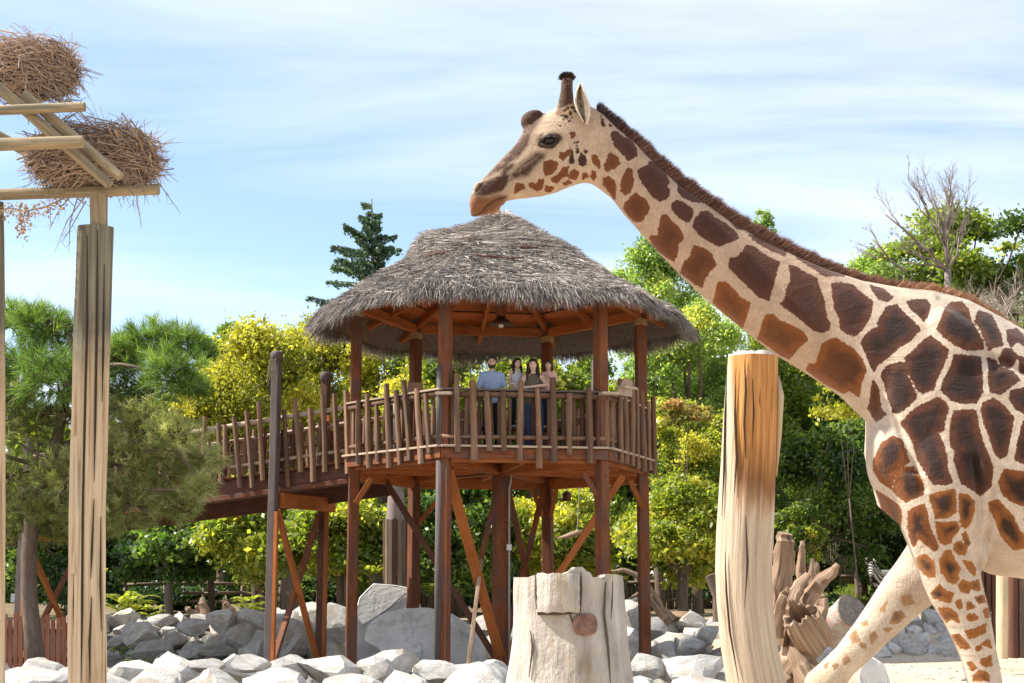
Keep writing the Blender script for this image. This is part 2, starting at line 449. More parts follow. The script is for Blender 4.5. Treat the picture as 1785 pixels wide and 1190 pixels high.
# ------------------------------------------------------------------ rocks
def rock_mesh(seed, sub=3, cuts=15, flat=1.0):
    bm = bmesh.new(); bmesh.ops.create_icosphere(bm, subdivisions=sub, radius=1.0)
    co = np.array([v.co[:] for v in bm.verts])
    rg = np.random.default_rng(seed)
    for _ in range(cuts):
        d = rg.normal(size=3); d[2] *= .8; d /= np.linalg.norm(d)
        lim = rg.uniform(.40, .74)
        k = co @ d; m = k > lim
        co[m] -= np.outer(k[m] - lim, d) * .97
    for i, v in enumerate(bm.verts):
        q = Vector(co[i]); n = mnoise.noise(q * 1.7 + Vector((seed * 3.1, 0, 0))) * .07 + mnoise.noise(q * 5 + Vector((0, seed * 1.7, 0))) * .035
        v.co = q * (1 + n)
    me = bpy.data.meshes.new('rock'); bm.to_mesh(me); bm.free()
    me.polygons.foreach_set('use_smooth', np.ones(len(me.polygons), bool))
    me.set_sharp_from_angle(angle=math.radians(19))
    me.materials.append(MAT['rock'])
    return me
ROCKS = [rock_mesh(100 + i) for i in range(14)]
def put_rock(px, py, Y, wpx, hpx, rgen, parent, deep=0.9, roll=0.25):
    """a rock whose outline is about wpx x hpx in the photograph, at depth Y"""
    c = P(px, py, Y); k = Y / F_PX
    o = bpy.data.objects.new('rock', rgen.choice(ROCKS)); COL.objects.link(o)
    o.parent = parent; o.location = c - Vector(parent.location)
    o.rotation_euler = (rgen.uniform(-roll, roll), rgen.uniform(-roll, roll), rgen.choice((0, 3.14)) + rgen.uniform(-.5, .5))
    o.scale = (wpx * k / 1.44, (wpx * .6 + hpx * .4) * k / 1.44 * deep, hpx * k / 1.44)
    return o

R = random.Random(11)
bank = thing('rock_bank', 'bank of piled white rocks rising behind the ramp trestle', 'rock bank', (-6, 33.5, -.3), 'banks of white rocks')
# rows from the top of the bank down: (py, depth, x range)
def rows(bank, spec, x0, x1, wr, hr, jit=7):
    for (py, Y) in spec:
        x = x0 + R.uniform(-20, 10)
        while x < x1:
            w = R.uniform(*wr); h = R.uniform(*hr)
            put_rock(x + w / 2, py + R.uniform(-jit, jit), Y + R.uniform(-.15, .15), w * 1.14, h * 1.16, R, bank)
            x += w
rows(bank, [(1086, 34.6), (1104, 34.0), (1124, 33.4), (1143, 32.8)], 120, 470, (24, 56), (20, 34))
for (px, py, w, h) in [(246, 1103, 54, 44), (262, 1133, 60, 42), (330, 1094, 62, 26), (395, 1085, 60, 36), (450, 1082, 80, 44), (452, 1130, 60, 70), (428, 1112, 60, 60), (500, 1088, 90, 60), (545, 1078, 70, 50), (590, 1092, 60, 80), (520, 1120, 70, 60), (575, 1135, 70, 60), (340, 1140, 50, 34), (385, 1122, 64, 34)]:
    put_rock(px, py, 32.6, w, h, R, bank)
rows(bank, [(1096, 34.2), (1120, 33.5), (1142, 32.9)], 470, 660, (34, 64), (26, 44))
bank2 = thing('rock_bank', 'bank of piled white rocks between the pavilion posts and the bent trunk', 'rock bank', (3, 33, -.3), 'banks of white rocks')
rows(bank2, [(1094, 34.2), (1112, 33.6), (1130, 33.0), (1146, 32.6)], 820, 1300, (24, 56), (20, 38))
for (px, py, w, h) in [(845, 1118, 70, 70), (1108, 1120, 60, 80), (1140, 1095, 60, 46), (1160, 1140, 70, 44), (1206, 1128, 70, 50), (1234, 1105, 46, 34), (1105, 1072, 44, 50), (860, 1092, 60, 40)]:
    put_rock(px, py, 32.2, w, h, R, bank2)
bank3 = thing('rock_bank', 'bank of bright white rocks behind the giraffe legs, sand at its foot', 'rock bank', (7.5, 27, 0), 'banks of white rocks')
rows(bank3, [(1082, 28.4), (1100, 27.8), (1120, 27.2), (1138, 26.6)], 1500, 1760, (24, 50), (22, 40), 5)
rows(bank3, [(1092, 28.2), (1112, 27.6), (1136, 26.9)], 1375, 1500, (36, 60), (28, 44), 5)
for k in range(26):
    put_rock(R.uniform(1790, 2150), R.uniform(1085, 1138), R.uniform(26.8, 28), R.uniform(36, 70), R.uniform(28, 46), R, bank3)
# front row along the near edge of the moat
edge = thing('rock_edging', 'row of big pale boulders lining the near edge of the moat', 'rock edging', (-2, 20.5, -.2))
x = -160
while x < 1290:
    w = R.uniform(62, 120); h = R.uniform(40, 62)
    put_rock(x + w / 2, R.uniform(1174, 1186), R.uniform(21.2, 21.8), w * 1.12, h * 1.1, R, edge)
    x += w * .96
x = -180
while x < 1300:
    w = R.uniform(80, 150); h = R.uniform(56, 80)
    put_rock(x + w / 2, R.uniform(1202, 1212), R.uniform(19.9, 20.4), w * 1.12, h, R, edge)
    x += w * .97
for (px, py, w, h) in [(150, 1188, 110, 60), (225, 1176, 110, 56), (300, 1172, 80, 46), (360, 1160, 90, 30), (440, 1160, 80, 28), (590, 1172, 120, 60), (660, 1165, 70, 40), (760, 1168, 90, 40), (850, 1178, 70, 44), (1125, 1168, 60, 56), (1200, 1170, 130, 52), (500, 1180, 80, 46)]:
    put_rock(px, py, 20.9, w, h, R, edge)

def own_rock(name, label, cat, px, py, Y, w, h, seed, mat, rot=(0, 0, 0), deep=.8, cuts=8, flat=None):
    me = rock_mesh(seed, 4, cuts); me.name = name; me.materials.clear(); me.materials.append(mat)
    o = bpy.data.objects.new(name, me); COL.objects.link(o); k = Y / F_PX
    o.location = P(px, py, Y); o.rotation_euler = rot
    o.scale = (w * k / 1.62, w * k / 1.62 * deep, h * k / 1.62)
    return tag(o, label, cat)
own_rock('boulder', 'large smooth white boulder lying between the pavilion posts', 'boulder', 742, 1130, 30.6, 172, 108, 7, MAT['slab'], (0.1, 0.22, .2), .55, 5)
own_rock('boulder', 'rounded grey boulder on the sand under the lifted giraffe leg', 'boulder', 1520, 1186, 15.2, 90, 96, 19, MAT['slab'], (0, 0, 1), .8, 5)
own_rock('boulder', 'pale block of stone standing at the base of the dead branch', 'boulder', 1103, 1069, 34.8, 44, 46, 23, MAT['rock'], (0, 0, .4), .8, 10)
# leaning marble slab
poly = [P(x, y, Y) for x, y, Y in [(603, 1172, 31.6), (606, 1120, 31.75), (627, 1044, 32), (640, 1030, 32.05), (652, 1019, 32.1), (690, 1022, 32.1), (716, 1027, 32.1), (734, 1058, 32.0), (731, 1100, 31.85), (740, 1172, 31.6)]]
mb = MB()
nrm = (poly[3] - poly[0]).cross(poly[8] - poly[0]).normalized()
if nrm.y > 0: nrm = -nrm
mid = sum(poly, Vector()) / len(poly)
def shrink(pl, k): return [mid + (p - mid) * k for p in pl]
front = [p + nrm * .16 for p in shrink(poly, .97)]
mb.ring_tube([[p - nrm * .16 for p in shrink(poly, .95)], [p - nrm * .12 for p in poly], [p + nrm * .12 for p in poly], front])
if nrm.y < 0: mb.f = [tuple(reversed(f)) for f in mb.f]; mb.uv = [tuple(reversed(u)) for u in mb.uv]
slab = mb.build('stone_slab', MAT['slab'])
tag(slab, 'flat grey marble slab with dark cracks leaning upright behind the posts', 'stone slab')
mb = MB()
ck = [[(631, 1090), (660, 1072), (680, 1058), (700, 1040), (714, 1030)], [(662, 1106), (690, 1096), (712, 1086), (728, 1078)]]
def on_slab(px, py):
    ray = np.array(P(px, py, 30.0)) - CAM; ray = Vector(ray); fc = front[0]
    tt = (fc - Vector(CAM)).dot(nrm) / ray.dot(nrm); return Vector(CAM) + ray * tt
for c in ck: mb.tube([on_slab(*q) for q in c], [.008, .016, .018, .015, .006][:len(c)], 5)
mb.build('crack', plain('dark_crack', (0.13, 0.13, 0.14), .9), slab)
# ------------------------------------------------------------------ giraffe
YG = 7.2
gir = thing('giraffe', 'giraffe striding past the pavilion, its long neck stretched over the bent trunk', 'giraffe', P(1700, 1553, YG))
def pair(a, b, half, off=0.0, n=28, p=1.0):
    A, B = P(a[0], a[1], YG + off), P(b[0], b[1], YG + off)
    c, h = (A + B) / 2, (A - B) / 2
    ring = []
    for k in range(n):
        t = 2 * math.pi * k / n
        ct, st = math.cos(t), math.sin(t)
        ct = math.copysign(abs(ct) ** p, ct); st = math.copysign(abs(st) ** p, st)
        ring.append(c + h * ct + Vector((0, half * st, 0)))
    return ring
def loft(mb, secs, off=0.0, n=28, p=1.0):
    rings = [pair(s[0], s[1], s[2], off + (s[3] if len(s) > 3 else 0), n, p) for s in secs]
    d = sum(rings[1], Vector()) / n - sum(rings[0], Vector()) / n
    a, b = rings[0][0] - rings[0][n // 2], Vector((0, 1, 0))
    if a.cross(b).dot(d) < 0: rings = [list(reversed(r)) for r in rings]
    mb.ring_tube(rings)
def ell(mb, px, py, off, rx, ry, rz, rotdeg=0):
    mb.sphere(P(px, py, YG + off), 1.0, 24, 16, (rx, ry, rz), Matrix.Rotation(math.radians(rotdeg), 3, 'Y'))
def H(u, v): return (810 + u / 4.25, 120 + v / 4.25)

g = MB()
# trunk of the body and neck, from the head backwards: (upper edge, lower edge, half width)
loft(g, [((1000, 184), (1012, 300), .06), ((1030, 186), (1028, 318), .074), ((1050, 198), (1042, 327), .078), ((1080, 227), (1066, 345), .082), ((1106, 248), (1090, 376), .088),
         ((1140, 284), (1122, 411), .095), ((1181, 321), (1150, 442), .102), ((1227, 354), (1190, 483), .11), ((1275, 388), (1235, 525), .12),
         ((1325, 417), (1290, 569), .132), ((1380, 444), (1346, 614), .15), ((1440, 470), (1409, 652), .175), ((1500, 490), (1466, 690), .20),
         ((1560, 501), (1517, 738), .24), ((1622, 507), (1512, 800), .28), ((1680, 522), (1535, 885), .32), ((1735, 552), (1625, 960), .37),
         ((1800, 590), (1730, 1002), .41), ((1880, 628), (1830, 1015), .43), ((1970, 668), (1940, 995), .41), ((2060, 712), (2040, 950), .34), ((2115, 765), (2110, 900), .2)], p=.92)
# shoulder blade, breast, upper arm, elbow
ell(g, 1668, 640, -.20, .17, .13, .31, -18)
ell(g, 1668, 640, .20, .17, .13, .31, -18)
ell(g, 1577, 812, -.13, .185, .17, .25, -12)
ell(g, 1577, 812, .13, .185, .17, .25, -12)
ell(g, 1655, 850, -.24, .19, .13, .33, -8)
ell(g, 1640, 860, .22, .19, .13, .33, 0)
ell(g, 1690, 960, -.21, .09, .09, .12)
# near foreleg, standing
loft(g, [((1545, 830), (1740, 830), .16), ((1562, 900), (1728, 900), .15), ((1583, 950), (1716, 960), .125), ((1598, 988), (1708, 999), .105), ((1609, 1020), (1715, 1030), .095), ((1622, 1049), (1720, 1048), .085),
         ((1643, 1080), (1727, 1080), .078), ((1661, 1116), (1734, 1120), .07), ((1676, 1152), (1741, 1154), .066), ((1686, 1190), (1747, 1190), .068), ((1690, 1225), (1750, 1225), .07), ((1697, 1262), (1742, 1262), .055),
         ((1701, 1320), (1733, 1320), .04), ((1702, 1420), (1732, 1420), .036), ((1697, 1460), (1737, 1460), .05), ((1698, 1500), (1734, 1505), .042), ((1690, 1530), (1745, 1530), .06), ((1686, 1552), (1752, 1552), .07)], off=-.20)
# far foreleg, reaching forward with the knee lifted
loft(g, [((1590, 880), (1740, 930), .15), ((1582, 950), (1690, 1020), .115), ((1562, 980), (1645, 1042), .10), ((1542, 1006), (1612, 1062), .09), ((1510, 1056), (1578, 1092), .08), ((1486, 1091), (1545, 1122), .072), ((1459, 1127), (1512, 1154), .066),
         ((1430, 1155), (1487, 1176), .064), ((1406, 1176), (1474, 1196), .068), ((1398, 1205), (1466, 1214), .066), ((1408, 1240), (1456, 1236), .052), ((1436, 1300), (1466, 1290), .04), ((1482, 1380), (1510, 1368), .036), ((1500, 1420), (1538, 1402), .05), ((1520, 1455), (1556, 1430), .05), ((1530, 1490), (1575, 1462), .055)], off=.20)
# hind legs
for off, dx in ((-.2, 0), (.2, -110)):
    loft(g, [((1960 + dx * .2, 760), (2130 + dx * .2, 780), .15), ((1975 + dx * .5, 900), (2110 + dx * .5, 900), .13), ((2000 + dx * .8, 1020), (2085 + dx * .8, 1030), .09), ((2030 + dx, 1130), (2095 + dx, 1130), .07), ((2040 + dx, 1200), (2088 + dx, 1200), .06),
             ((2040 + dx, 1320), (2073 + dx, 1320), .042), ((2038 + dx, 1430), (2068 + dx, 1430), .038), ((2032 + dx, 1465), (2072 + dx, 1465), .05), ((2020 + dx, 1530), (2075 + dx, 1530), .06), ((2016 + dx, 1552), (2080 + dx, 1552), .07)], off=off)
# head
loft(g, [(H(32, 975), H(42, 1085), .030), (H(45, 935), H(60, 1098), .050), (H(75, 885), H(85, 1094), .060), (H(110, 840), H(132, 1086), .064), (H(160, 785), H(188, 1074), .062), (H(220, 722), H(262, 1024), .058), (H(270, 665), H(308, 980), .056),
         (H(330, 605), H(385, 966), .060), (H(385, 548), H(480, 955), .070), (H(420, 480), H(580, 943), .084), (H(450, 420), H(680, 915), .096), (H(520, 375), H(770, 876), .104), (H(600, 330), H(845, 850), .106), (H(680, 290), H(900, 842), .102), (H(790, 262), H(925, 850), .092), (H(900, 262), H(950, 850), .085), (H(985, 300), H(985, 850), .07)], n=32)
ell(g, *H(612, 512), -.075, .052, .040, .034, 20)       # eye sockets
ell(g, *H(612, 512), .075, .052, .040, .034, 20)
ell(g, *H(790, 690), -.05, .085, .052, .10, 0)           # jaw muscle
ell(g, *H(790, 690), .05, .085, .052, .10, 0)
ell(g, *H(110, 880), -.035, .032, .03, .03)              # nostril lobes
ell(g, *H(110, 880), .035, .032, .03, .03)
ell(g, *H(200, 1020), 0, .048, .045, .034, 35)           # chin
ell(g, *H(500, 345), 0, .056, .040, .027, -16)           # median horn
ell(g, *H(480, 390), 0, .048, .05, .05)
for yo, dx in ((-.052, 0), (.052, 6)):                   # ossicones
    loft(g, [(H(655 + dx, 330), H(835 + dx, 330), .040), (H(690 + dx, 250), H(808 + dx, 260), .034), (H(703 + dx, 190), H(800 + dx, 190), .030), (H(712 + dx, 130), H(797 + dx, 130), .029), (H(712 + dx, 85), H(800 + dx, 85), .030), (H(725 + dx, 64), H(790 + dx, 64), .022)], off=yo, n=16)

PINE = None
gbody = remeshed('body', g, .0095, 6, None, gir)
me = gbody.data
nv = len(me.vertices)
co = np.empty(nv * 3, np.float32); me.vertices.foreach_get('co', co); co = co.reshape(-1, 3).astype(float)
px, py = proj(co)

def seg_dist(qx, qy, ax, ay, bx, by):
    dx, dy = bx - ax, by - ay
    tt = np.clip(((qx - ax) * dx + (qy - ay) * dy) / (dx * dx + dy * dy + 1e-9), 0, 1)
    return np.hypot(qx - ax - tt * dx, qy - ay - tt * dy)
def poly_sd(qx, qy, pl):
    d = np.full(len(qx), 1e9); ins = np.zeros(len(qx), bool)
    for i in range(len(pl)):
        ax, ay = pl[i]; bx, by = pl[(i + 1) % len(pl)]
        d = np.minimum(d, seg_dist(qx, qy, ax, ay, bx, by))
        cond = ((ay > qy) != (by > qy)) & (qx < (bx - ax) * (qy - ay) / (by - ay + 1e-12) + ax)
        ins ^= cond
    return np.where(ins, d, -d)
# creases: mouth line, nostril, eyelid, armpit folds  (pixel polyline, depth m, width px)
def crease(pts, depth, wid):
    d = np.full(nv, 1e9)
    for a, b in zip(pts[:-1], pts[1:]): d = np.minimum(d, seg_dist(px, py, *a, *b))
    near = co[:, 1] < YG
    k = np.exp(-(d / wid) ** 2) * depth
    co[:, 1] += np.where(near, k, -k)
crease([H(60, 1085), H(130, 1055), H(165, 1010), H(230, 965), H(300, 945)], .010, 2.2)
crease([H(88, 900), H(110, 865), H(145, 838)], .012, 2.0)
crease([H(520, 640), H(440, 700), H(380, 740)], .006, 4)
crease([H(690, 560), H(560, 575)], .004, 3)
crease([(1700, 800), (1712, 900), (1708, 985)], .030, 6)
crease([(1735, 850), (1722, 930), (1712, 990)], .020, 5)
crease([(1560, 720), (1590, 800), (1612, 850)], .018, 7)
crease([(1640, 520), (1700, 560), (1735, 640)], .015, 8)
crease([(1700, 610), (1790, 650)], .03, 10)
me.vertices.foreach_set('co', co.astype(np.float32).ravel())

SP = []
def spots(ox, oy, s, tone, *polys):
    for pl in polys: SP.append(([(ox + u / s, oy + v / s) for u, v in pl], tone))
K = 3.967
spots(1030, 200, K, 0.2,
  [(140,125),(175,110),(215,150),(270,170),(315,230),(320,280),(260,315),(225,275),(170,220),(145,160)],
  [(325,380),(395,345),(410,322),(455,335),(510,400),(545,470),(520,495),(547,520),(530,575),(475,600),(425,560),(370,490),(335,430)],
  [(590,590),(640,605),(690,640),(710,680),(690,725),(665,742),(610,710),(560,650),(560,615)],
  [(605,485),(660,500),(720,540),(780,605),(700,600),(640,570),(600,520)],
  [(770,668),(815,668),(850,705),(930,750),(1000,810),(1022,855),(950,880),(890,910),(810,870),(745,820),(702,775),(720,720)],
  [(950,720),(1010,745),(1055,790),(1010,790)], [(1095,835),(1180,850),(1230,900),(1190,900)])
spots(1030, 200, K, 0.45,  # lower-neck spots: warm bounce from the sand put into their oranger tone
  [(125,260),(185,290),(200,335),(165,370),(100,390),(90,345),(115,310)],
  [(85,440),(125,428),(165,460),(172,520),(165,585),(130,540),(90,480)],
  [(250,370),(280,375),(298,470),(270,530),(235,555),(208,520),(215,440)],
  [(235,610),(310,540),(370,580),(408,640),(385,690),(350,735),(310,740),(270,710),(228,650)],
  [(490,690),(520,690),(560,740),(610,780),(640,850),(600,900),(600,950),(575,1015),(520,980),(440,920),(405,850),(420,835),(465,840),(470,780)],
  [(720,905),(790,925),(835,965),(865,1035),(810,1090),(785,1140),(770,1190),(720,1170),(620,1090),(640,1030),(685,985),(700,940)])
spots(1220, 400, K, 0.25,
  [(320,105),(380,125),(450,180),(552,225),(530,290),(510,380),(490,440),(478,488),(410,465),(350,405),(270,330),(200,260),(205,205),(260,185),(300,150)],
  [(620,248),(670,260),(740,305),(808,335),(835,430),(860,500),(875,600),(902,660),(890,695),(840,712),(780,690),(700,620),(620,560),(557,515),(590,480),(600,410),(628,360)],
  [(915,375),(975,370),(1055,385),(1110,440),(1190,495),(1180,590),(1120,690),(1070,735),(1010,710),(975,680),(970,610),(940,560),(925,470)],
  [(345,35),(420,60),(520,110),(600,150),(590,180),(520,155),(430,110),(370,70)],
  [(665,190),(760,215),(900,260),(1000,300),(1000,318),(870,320),(800,275),(720,225)])
spots(1220, 400, K, 0.62,  # oranger tone again stands in for sand bounce under the neck
  [(130,360),(180,365),(240,420),(290,480),(350,510),(330,570),(305,640),(295,685),(230,640),(160,570),(90,505),(105,460),(118,400)],
  [(455,595),(500,585),(560,635),(640,665),(710,705),(748,760),(690,810),(645,860),(620,895),(560,870),(480,810),(400,755),(420,700),(435,640)],
  [(850,790),(900,760),(945,755),(1000,790),(1060,830),(1120,900),(1150,970),(1115,1050),(1100,1155),(1040,1110),(990,1130),(900,1080),(800,1020),(740,970),(755,930),(800,935),(820,880)])
spots(1485, 460, K, 0.2,
  [(310,285),(350,330),(410,390),(470,450),(400,530),(330,570),(250,640),(180,690),(150,740),(120,670),(95,600),(65,540),(100,490),(150,450),(200,440),(180,410),(220,340),(240,300)],
  [(130,150),(220,180),(280,230),(240,258),(190,240),(150,190)],
  [(385,260),(440,250),(510,250),(540,280),(530,330),(500,395),(460,350),(410,310)],
  [(875,325),(960,350),(1000,430),(1030,500),(1040,560),(1000,570),(960,585),(930,520),(900,450),(860,390)],
  [(1075,460),(1140,450),(1190,500),(1290,560),(1240,590),(1140,530),(1100,570),(1080,520)],
  [(540,500),(610,550),(665,600),(650,650),(620,720),(580,800),(560,870),(490,890),(462,880),(425,800),(395,755),(370,650),(420,610),(490,540)],
  [(330,680),(370,700),(385,790),(440,895),(440,925),(390,980),(320,1025),(290,1015),(250,920),(230,830),(205,770),(230,720)],
  [(710,630),(800,635),(895,640),(890,720),(900,820),(900,890),(860,955),(770,960),(690,940),(620,870),(640,800),(690,710)],
  [(960,640),(1000,660),(1040,710),(1120,740),(1160,800),(1090,850),(1030,900),(960,880),(945,780)],
  [(1050,590),(1100,590),(1145,640),(1120,700),(1080,715),(1030,660)],
  [(1100,880),(1190,860),(1300,900),(1300,1010),(1190,1028),(1140,1000),(1090,930)],
  [(1160,640),(1290,690),(1340,800),(1240,790),(1180,740)], [(1330,660),(1420,640),(1500,760),(1400,800)], [(1340,850),(1480,850),(1500,980),(1360,1000)])
spots(1485, 460, K, 0.35,
  [(690,270),(760,262),(805,320),(830,400),(870,460),(920,580),(800,590),(720,560),(650,510),(590,450),(620,380),(650,310)],
  [(150,810),(185,870),(190,950),(200,1010),(230,1040),(170,1085),(115,1000),(130,960),(135,880)])
spots(1485, 700, K, 0.32,
  [(600,-30),(640,0),(665,50),(640,130),(630,200),(590,210),(630,290),(650,380),(660,470),(695,555),(640,575),(560,560),(520,500),(460,400),(430,290),(380,190),(345,150),(400,80),(470,30)],
  [(710,65),(780,58),(855,62),(870,160),(900,280),(940,370),(970,450),(960,580),(900,640),(830,600),(760,560),(730,470),(710,390),(720,340),(690,310),(680,220),(690,130)],
  [(910,10),(980,-20),(1050,30),(1115,110),(1100,200),(1080,310),(1065,370),(1020,390),(990,350),(960,260),(920,150),(895,60)],
  [(1190,130),(1290,120),(1300,420),(1200,430),(1130,400),(1150,280)], [(1340,120),(1480,140),(1460,430),(1340,430)])
spots(1485, 700, K, 0.6,
  [(1060,470),(1120,480),(1190,490),(1300,500),(1300,700),(1180,715),(1090,680),(1040,630),(1020,560),(1040,500)],
  [(150,420),(200,300),(280,240),(350,270),(400,410),(340,450),(290,500),(270,600),(200,550),(155,480)],
  [(310,500),(360,460),(430,450),(470,510),(500,580),(490,640),(430,665),(370,690),(290,620)],
  [(170,620),(250,670),(320,720),(340,760),(330,890),(270,830),(210,740)],
  [(395,760),(440,730),(500,715),(520,790),(530,860),(570,940),(595,1010),(570,1030),(510,980),(460,930),(430,1000),(410,960),(390,870)],
  [(1340,480),(1480,470),(1470,720),(1350,710)])
spots(1485, 700, K, 0.78,
  [(540,650),(620,625),(710,610),(715,680),(720,760),(650,800),(580,800),(570,740),(545,690)],
  [(745,640),(800,650),(845,690),(840,760),(820,830),(790,870),(765,860),(750,790)],
  [(580,830),(650,840),(720,830),(740,880),(690,940),(680,980),(630,985),(600,940),(590,890)],
  [(715,980),(750,970),(790,1010),(780,1055),(740,1050),(710,1020)],
  [(950,700),(1010,680),(1060,740),(1110,790),(1150,880),(1190,930),(1190,1010),(1120,1020),(1060,960),(1020,890),(990,800)],
  [(1190,810),(1300,790),(1300,950),(1230,930)], [(765,920),(785,905),(815,980),(790,1000)])
spots(1385, 930, 4.4625, 0.85,
  [(945,190),(1010,160),(1080,210),(1095,280),(1090,335),(1050,340),(1000,310),(965,260)],
  [(1130,200),(1180,125),(1210,130),(1250,210),(1290,270),(1270,320),(1280,360),(1240,390),(1190,370),(1170,330),(1140,300)],
  [(1305,210),(1380,220),(1415,280),(1400,325),(1350,280)],
  [(1270,400),(1310,360),(1360,380),(1430,360),(1450,440),(1410,440),(1360,420),(1360,470),(1300,450)],
  [(1060,460),(1130,395),(1170,440),(1240,465),(1210,540),(1150,525),(1080,500)], [(1250,540),(1290,510),(1310,560),(1280,590)],
  [(1335,540),(1370,530),(1410,580),(1345,590)], [(1400,495),(1470,480),(1485,530),(1440,545)],
  [(1120,580),(1200,575),(1260,620),(1280,690),(1220,660),(1180,690),(1140,630)], [(1340,630),(1390,620),(1435,655),(1380,680),(1345,675)],
  [(1470,590),(1500,580),(1515,650),(1480,655)], [(1325,760),(1400,740),(1490,700),(1480,770),(1420,800),(1360,820)],
  [(1220,790),(1280,780),(1320,830),(1370,885),(1330,900),(1270,870)], [(1400,880),(1450,865),(1460,900),(1420,910)],
  [(1450,860),(1510,815),(1535,890),(1500,880)], [(1450,980),(1530,950),(1535,1030),(1480,1035),(1450,1010)],
  [(1340,1000),(1380,995),(1415,1045),(1380,1070)], [(1390,1110),(1440,1060),(1500,1080),(1520,1150),(1450,1140),(1390,1150)])
spots(1385, 930, 4.4625, 1.25,
  [(780,610),(830,600),(860,640),(800,700),(740,700)], [(430,800),(470,740),(510,840),(450,850)], [(580,790),(620,760),(650,800),(600,860)],
  [(370,980),(410,950),(435,990),(390,1020)], [(300,1030),(330,1000),(345,1030),(310,1060)], [(520,690),(560,680),(570,710),(530,720)],
  [(500,860),(550,850),(560,910)], [(820,480),(900,480),(930,540),(850,560)], [(660,600),(720,520),(700,610)], [(680,730),(760,740),(720,770)], [(230,1030),(260,1000),(250,1050)])
spots(810, 120, 4.25, 0.5,
  [(590,690),(640,675),(690,700),(680,740),(640,780),(600,785),(585,750)], [(635,820),(700,780),(730,725),(765,730),(760,790),(720,800),(680,845)],
  [(775,780),(810,740),(845,770),(825,820),(780,810)], [(705,620),(740,620),(780,595),(785,620),(730,675),(705,650)],
  [(945,640),(970,640),(1000,690),(1000,740),(975,710),(950,690)], [(945,760),(965,755),(972,800),(955,825),(940,800)],
  [(475,850),(510,845),(520,870),(555,815),(585,820),(570,890),(530,900),(480,870)], [(600,860),(655,880),(640,905),(595,905)],
  [(380,850),(430,850),(440,880),(370,920)], [(730,850),(770,825),(790,845),(740,860)], [(875,775),(910,775),(910,800),(875,815)], [(780,475),(805,465),(820,490),(795,515)])
spots(810, 120, 4.25, 0.0,
  [(840,680),(860,620),(900,650),(905,700),(870,725),(840,705)], [(780,560),(800,600),(815,690),(790,705),(770,690),(790,620)], [(820,580),(845,575),(845,620),(825,625)],
  [(880,595),(910,600),(905,625),(885,620)], [(1005,340),(1030,380),(1045,430),(1015,420)], [(1070,405),(1095,425),(1080,430)])
for (u, v, r) in [(750,355,14),(785,325,15),(760,290,12),(710,420,8),(685,405,8),(720,345,11),(745,410,8),(800,285,14),(822,312,12),(815,545,9),(840,535,8),(830,555,7),(735,310,8),(775,385,9),(730,375,8),(790,360,7)]:
    SP.append(([H(u + r * math.cos(a) , v + r * math.sin(a)) for a in np.linspace(0, 5.5, 7)], 0.0))

sd = np.full(nv, -14.0); tone = np.full(nv, .5); best = np.full(nv, -1e9)
for pl, tn in SP:
    a = np.array(pl); lo, hi = a.min(0) - 16, a.max(0) + 16
    m = np.where((px > lo[0]) & (px < hi[0]) & (py > lo[1]) & (py < hi[1]))[0]
    if not len(m): continue
    d = poly_sd(px[m], py[m], pl) + ((.5 if tn == 0.0 else 1.5) if a[:, 0].mean() < 1052 else 1.3 + .9 * min(1, max(0, (a[:, 0].mean() - 1400) / 100)) * (a[:, 1].mean() < 960))
    up = d > best[m]
    tone[m[up]] = tn; best[m[up]] = d[up]
    sd[m] = np.maximum(sd[m], d)
def soft(pl, w, s=4.25, ox=810, oy=120):
    pl = [(ox + u / s, oy + v / s) for u, v in pl]
    return 1 / (1 + np.exp(-poly_sd(px, py, pl) / w))
dark = np.zeros(nv)
for pl, w, amt in [
  ([(60,935),(85,890),(150,830),(260,790),(330,780),(320,850),(280,900),(200,930),(110,940)], 1.8, 1.35), ([(260,775),(290,720),(370,690),(365,720),(300,795)], 1.6, 1.1),
  ([(120,830),(200,730),(300,630),(380,540),(425,470),(470,440),(500,470),(470,560),(400,660),(300,740),(200,800)], 2.2, .95), ([(25,1000),(60,900),(200,690),(400,430),(560,400),(660,600),(580,800),(330,950),(100,1100)], 9, .26), ([(400,480),(418,330),(600,330),(560,400),(520,450),(480,500)], 2.2, .9), ([(330,830),(350,770),(450,680),(540,610),(600,620),(590,660),(520,720),(470,790),(380,810)], 3, 1.2), ([(250,690),(310,640),(370,570),(440,490),(490,480),(470,560),(400,650),(320,690)], 2.4, 1.35),
  ([(405,470),(425,330),(445,280),(540,280),(595,330),(540,385),(470,420)], 1.5, 1.5), ([(535,560),(570,505),(620,480),(695,480),(728,515),(650,588),(575,582)], 1.0, 1.5),
  ([(520,540),(555,475),(590,465),(560,545)], 1.6, 1.0), ([(600,470),(660,455),(720,480),(715,500),(650,478)], 2, .5), ([(690,300),(700,110),(810,110),(815,250),(760,270)], 1.6, 1.25), ([(700,118),(715,50),(805,50),(810,125)], 1.2, 1.0),
  ([(75,905),(105,850),(150,830),(140,860)], 1, 1.0), ([(140,1085),(120,1060),(170,1010),(240,960),(300,940),(300,970),(210,1060)], 2, .35), ([(470,740),(520,700),(540,740),(500,770)], 3, .4),
  ([(830,270),(870,330),(900,400),(880,410),(840,330)], 2, .5)]:
    dark = np.maximum(dark, soft(pl, w) * amt)
lip = np.maximum(soft([(25,1000),(45,930),(110,935),(180,945),(260,925),(315,945),(305,1000),(200,1090),(120,1095),(45,1105)], 1.8), 0)
deepv = .48 + .52 * np.clip((px - 1440) / 90, 0, 1)
pale = np.clip((py - 930) / 170, 0, 1) * (px > 1380) + 0.0        # legs and belly are creamier than the neck
pale = np.clip(pale + np.clip((1060 - px) / 60, 0, 1) * .35, 0, 1)
mouth = np.full(nv, 1e9)
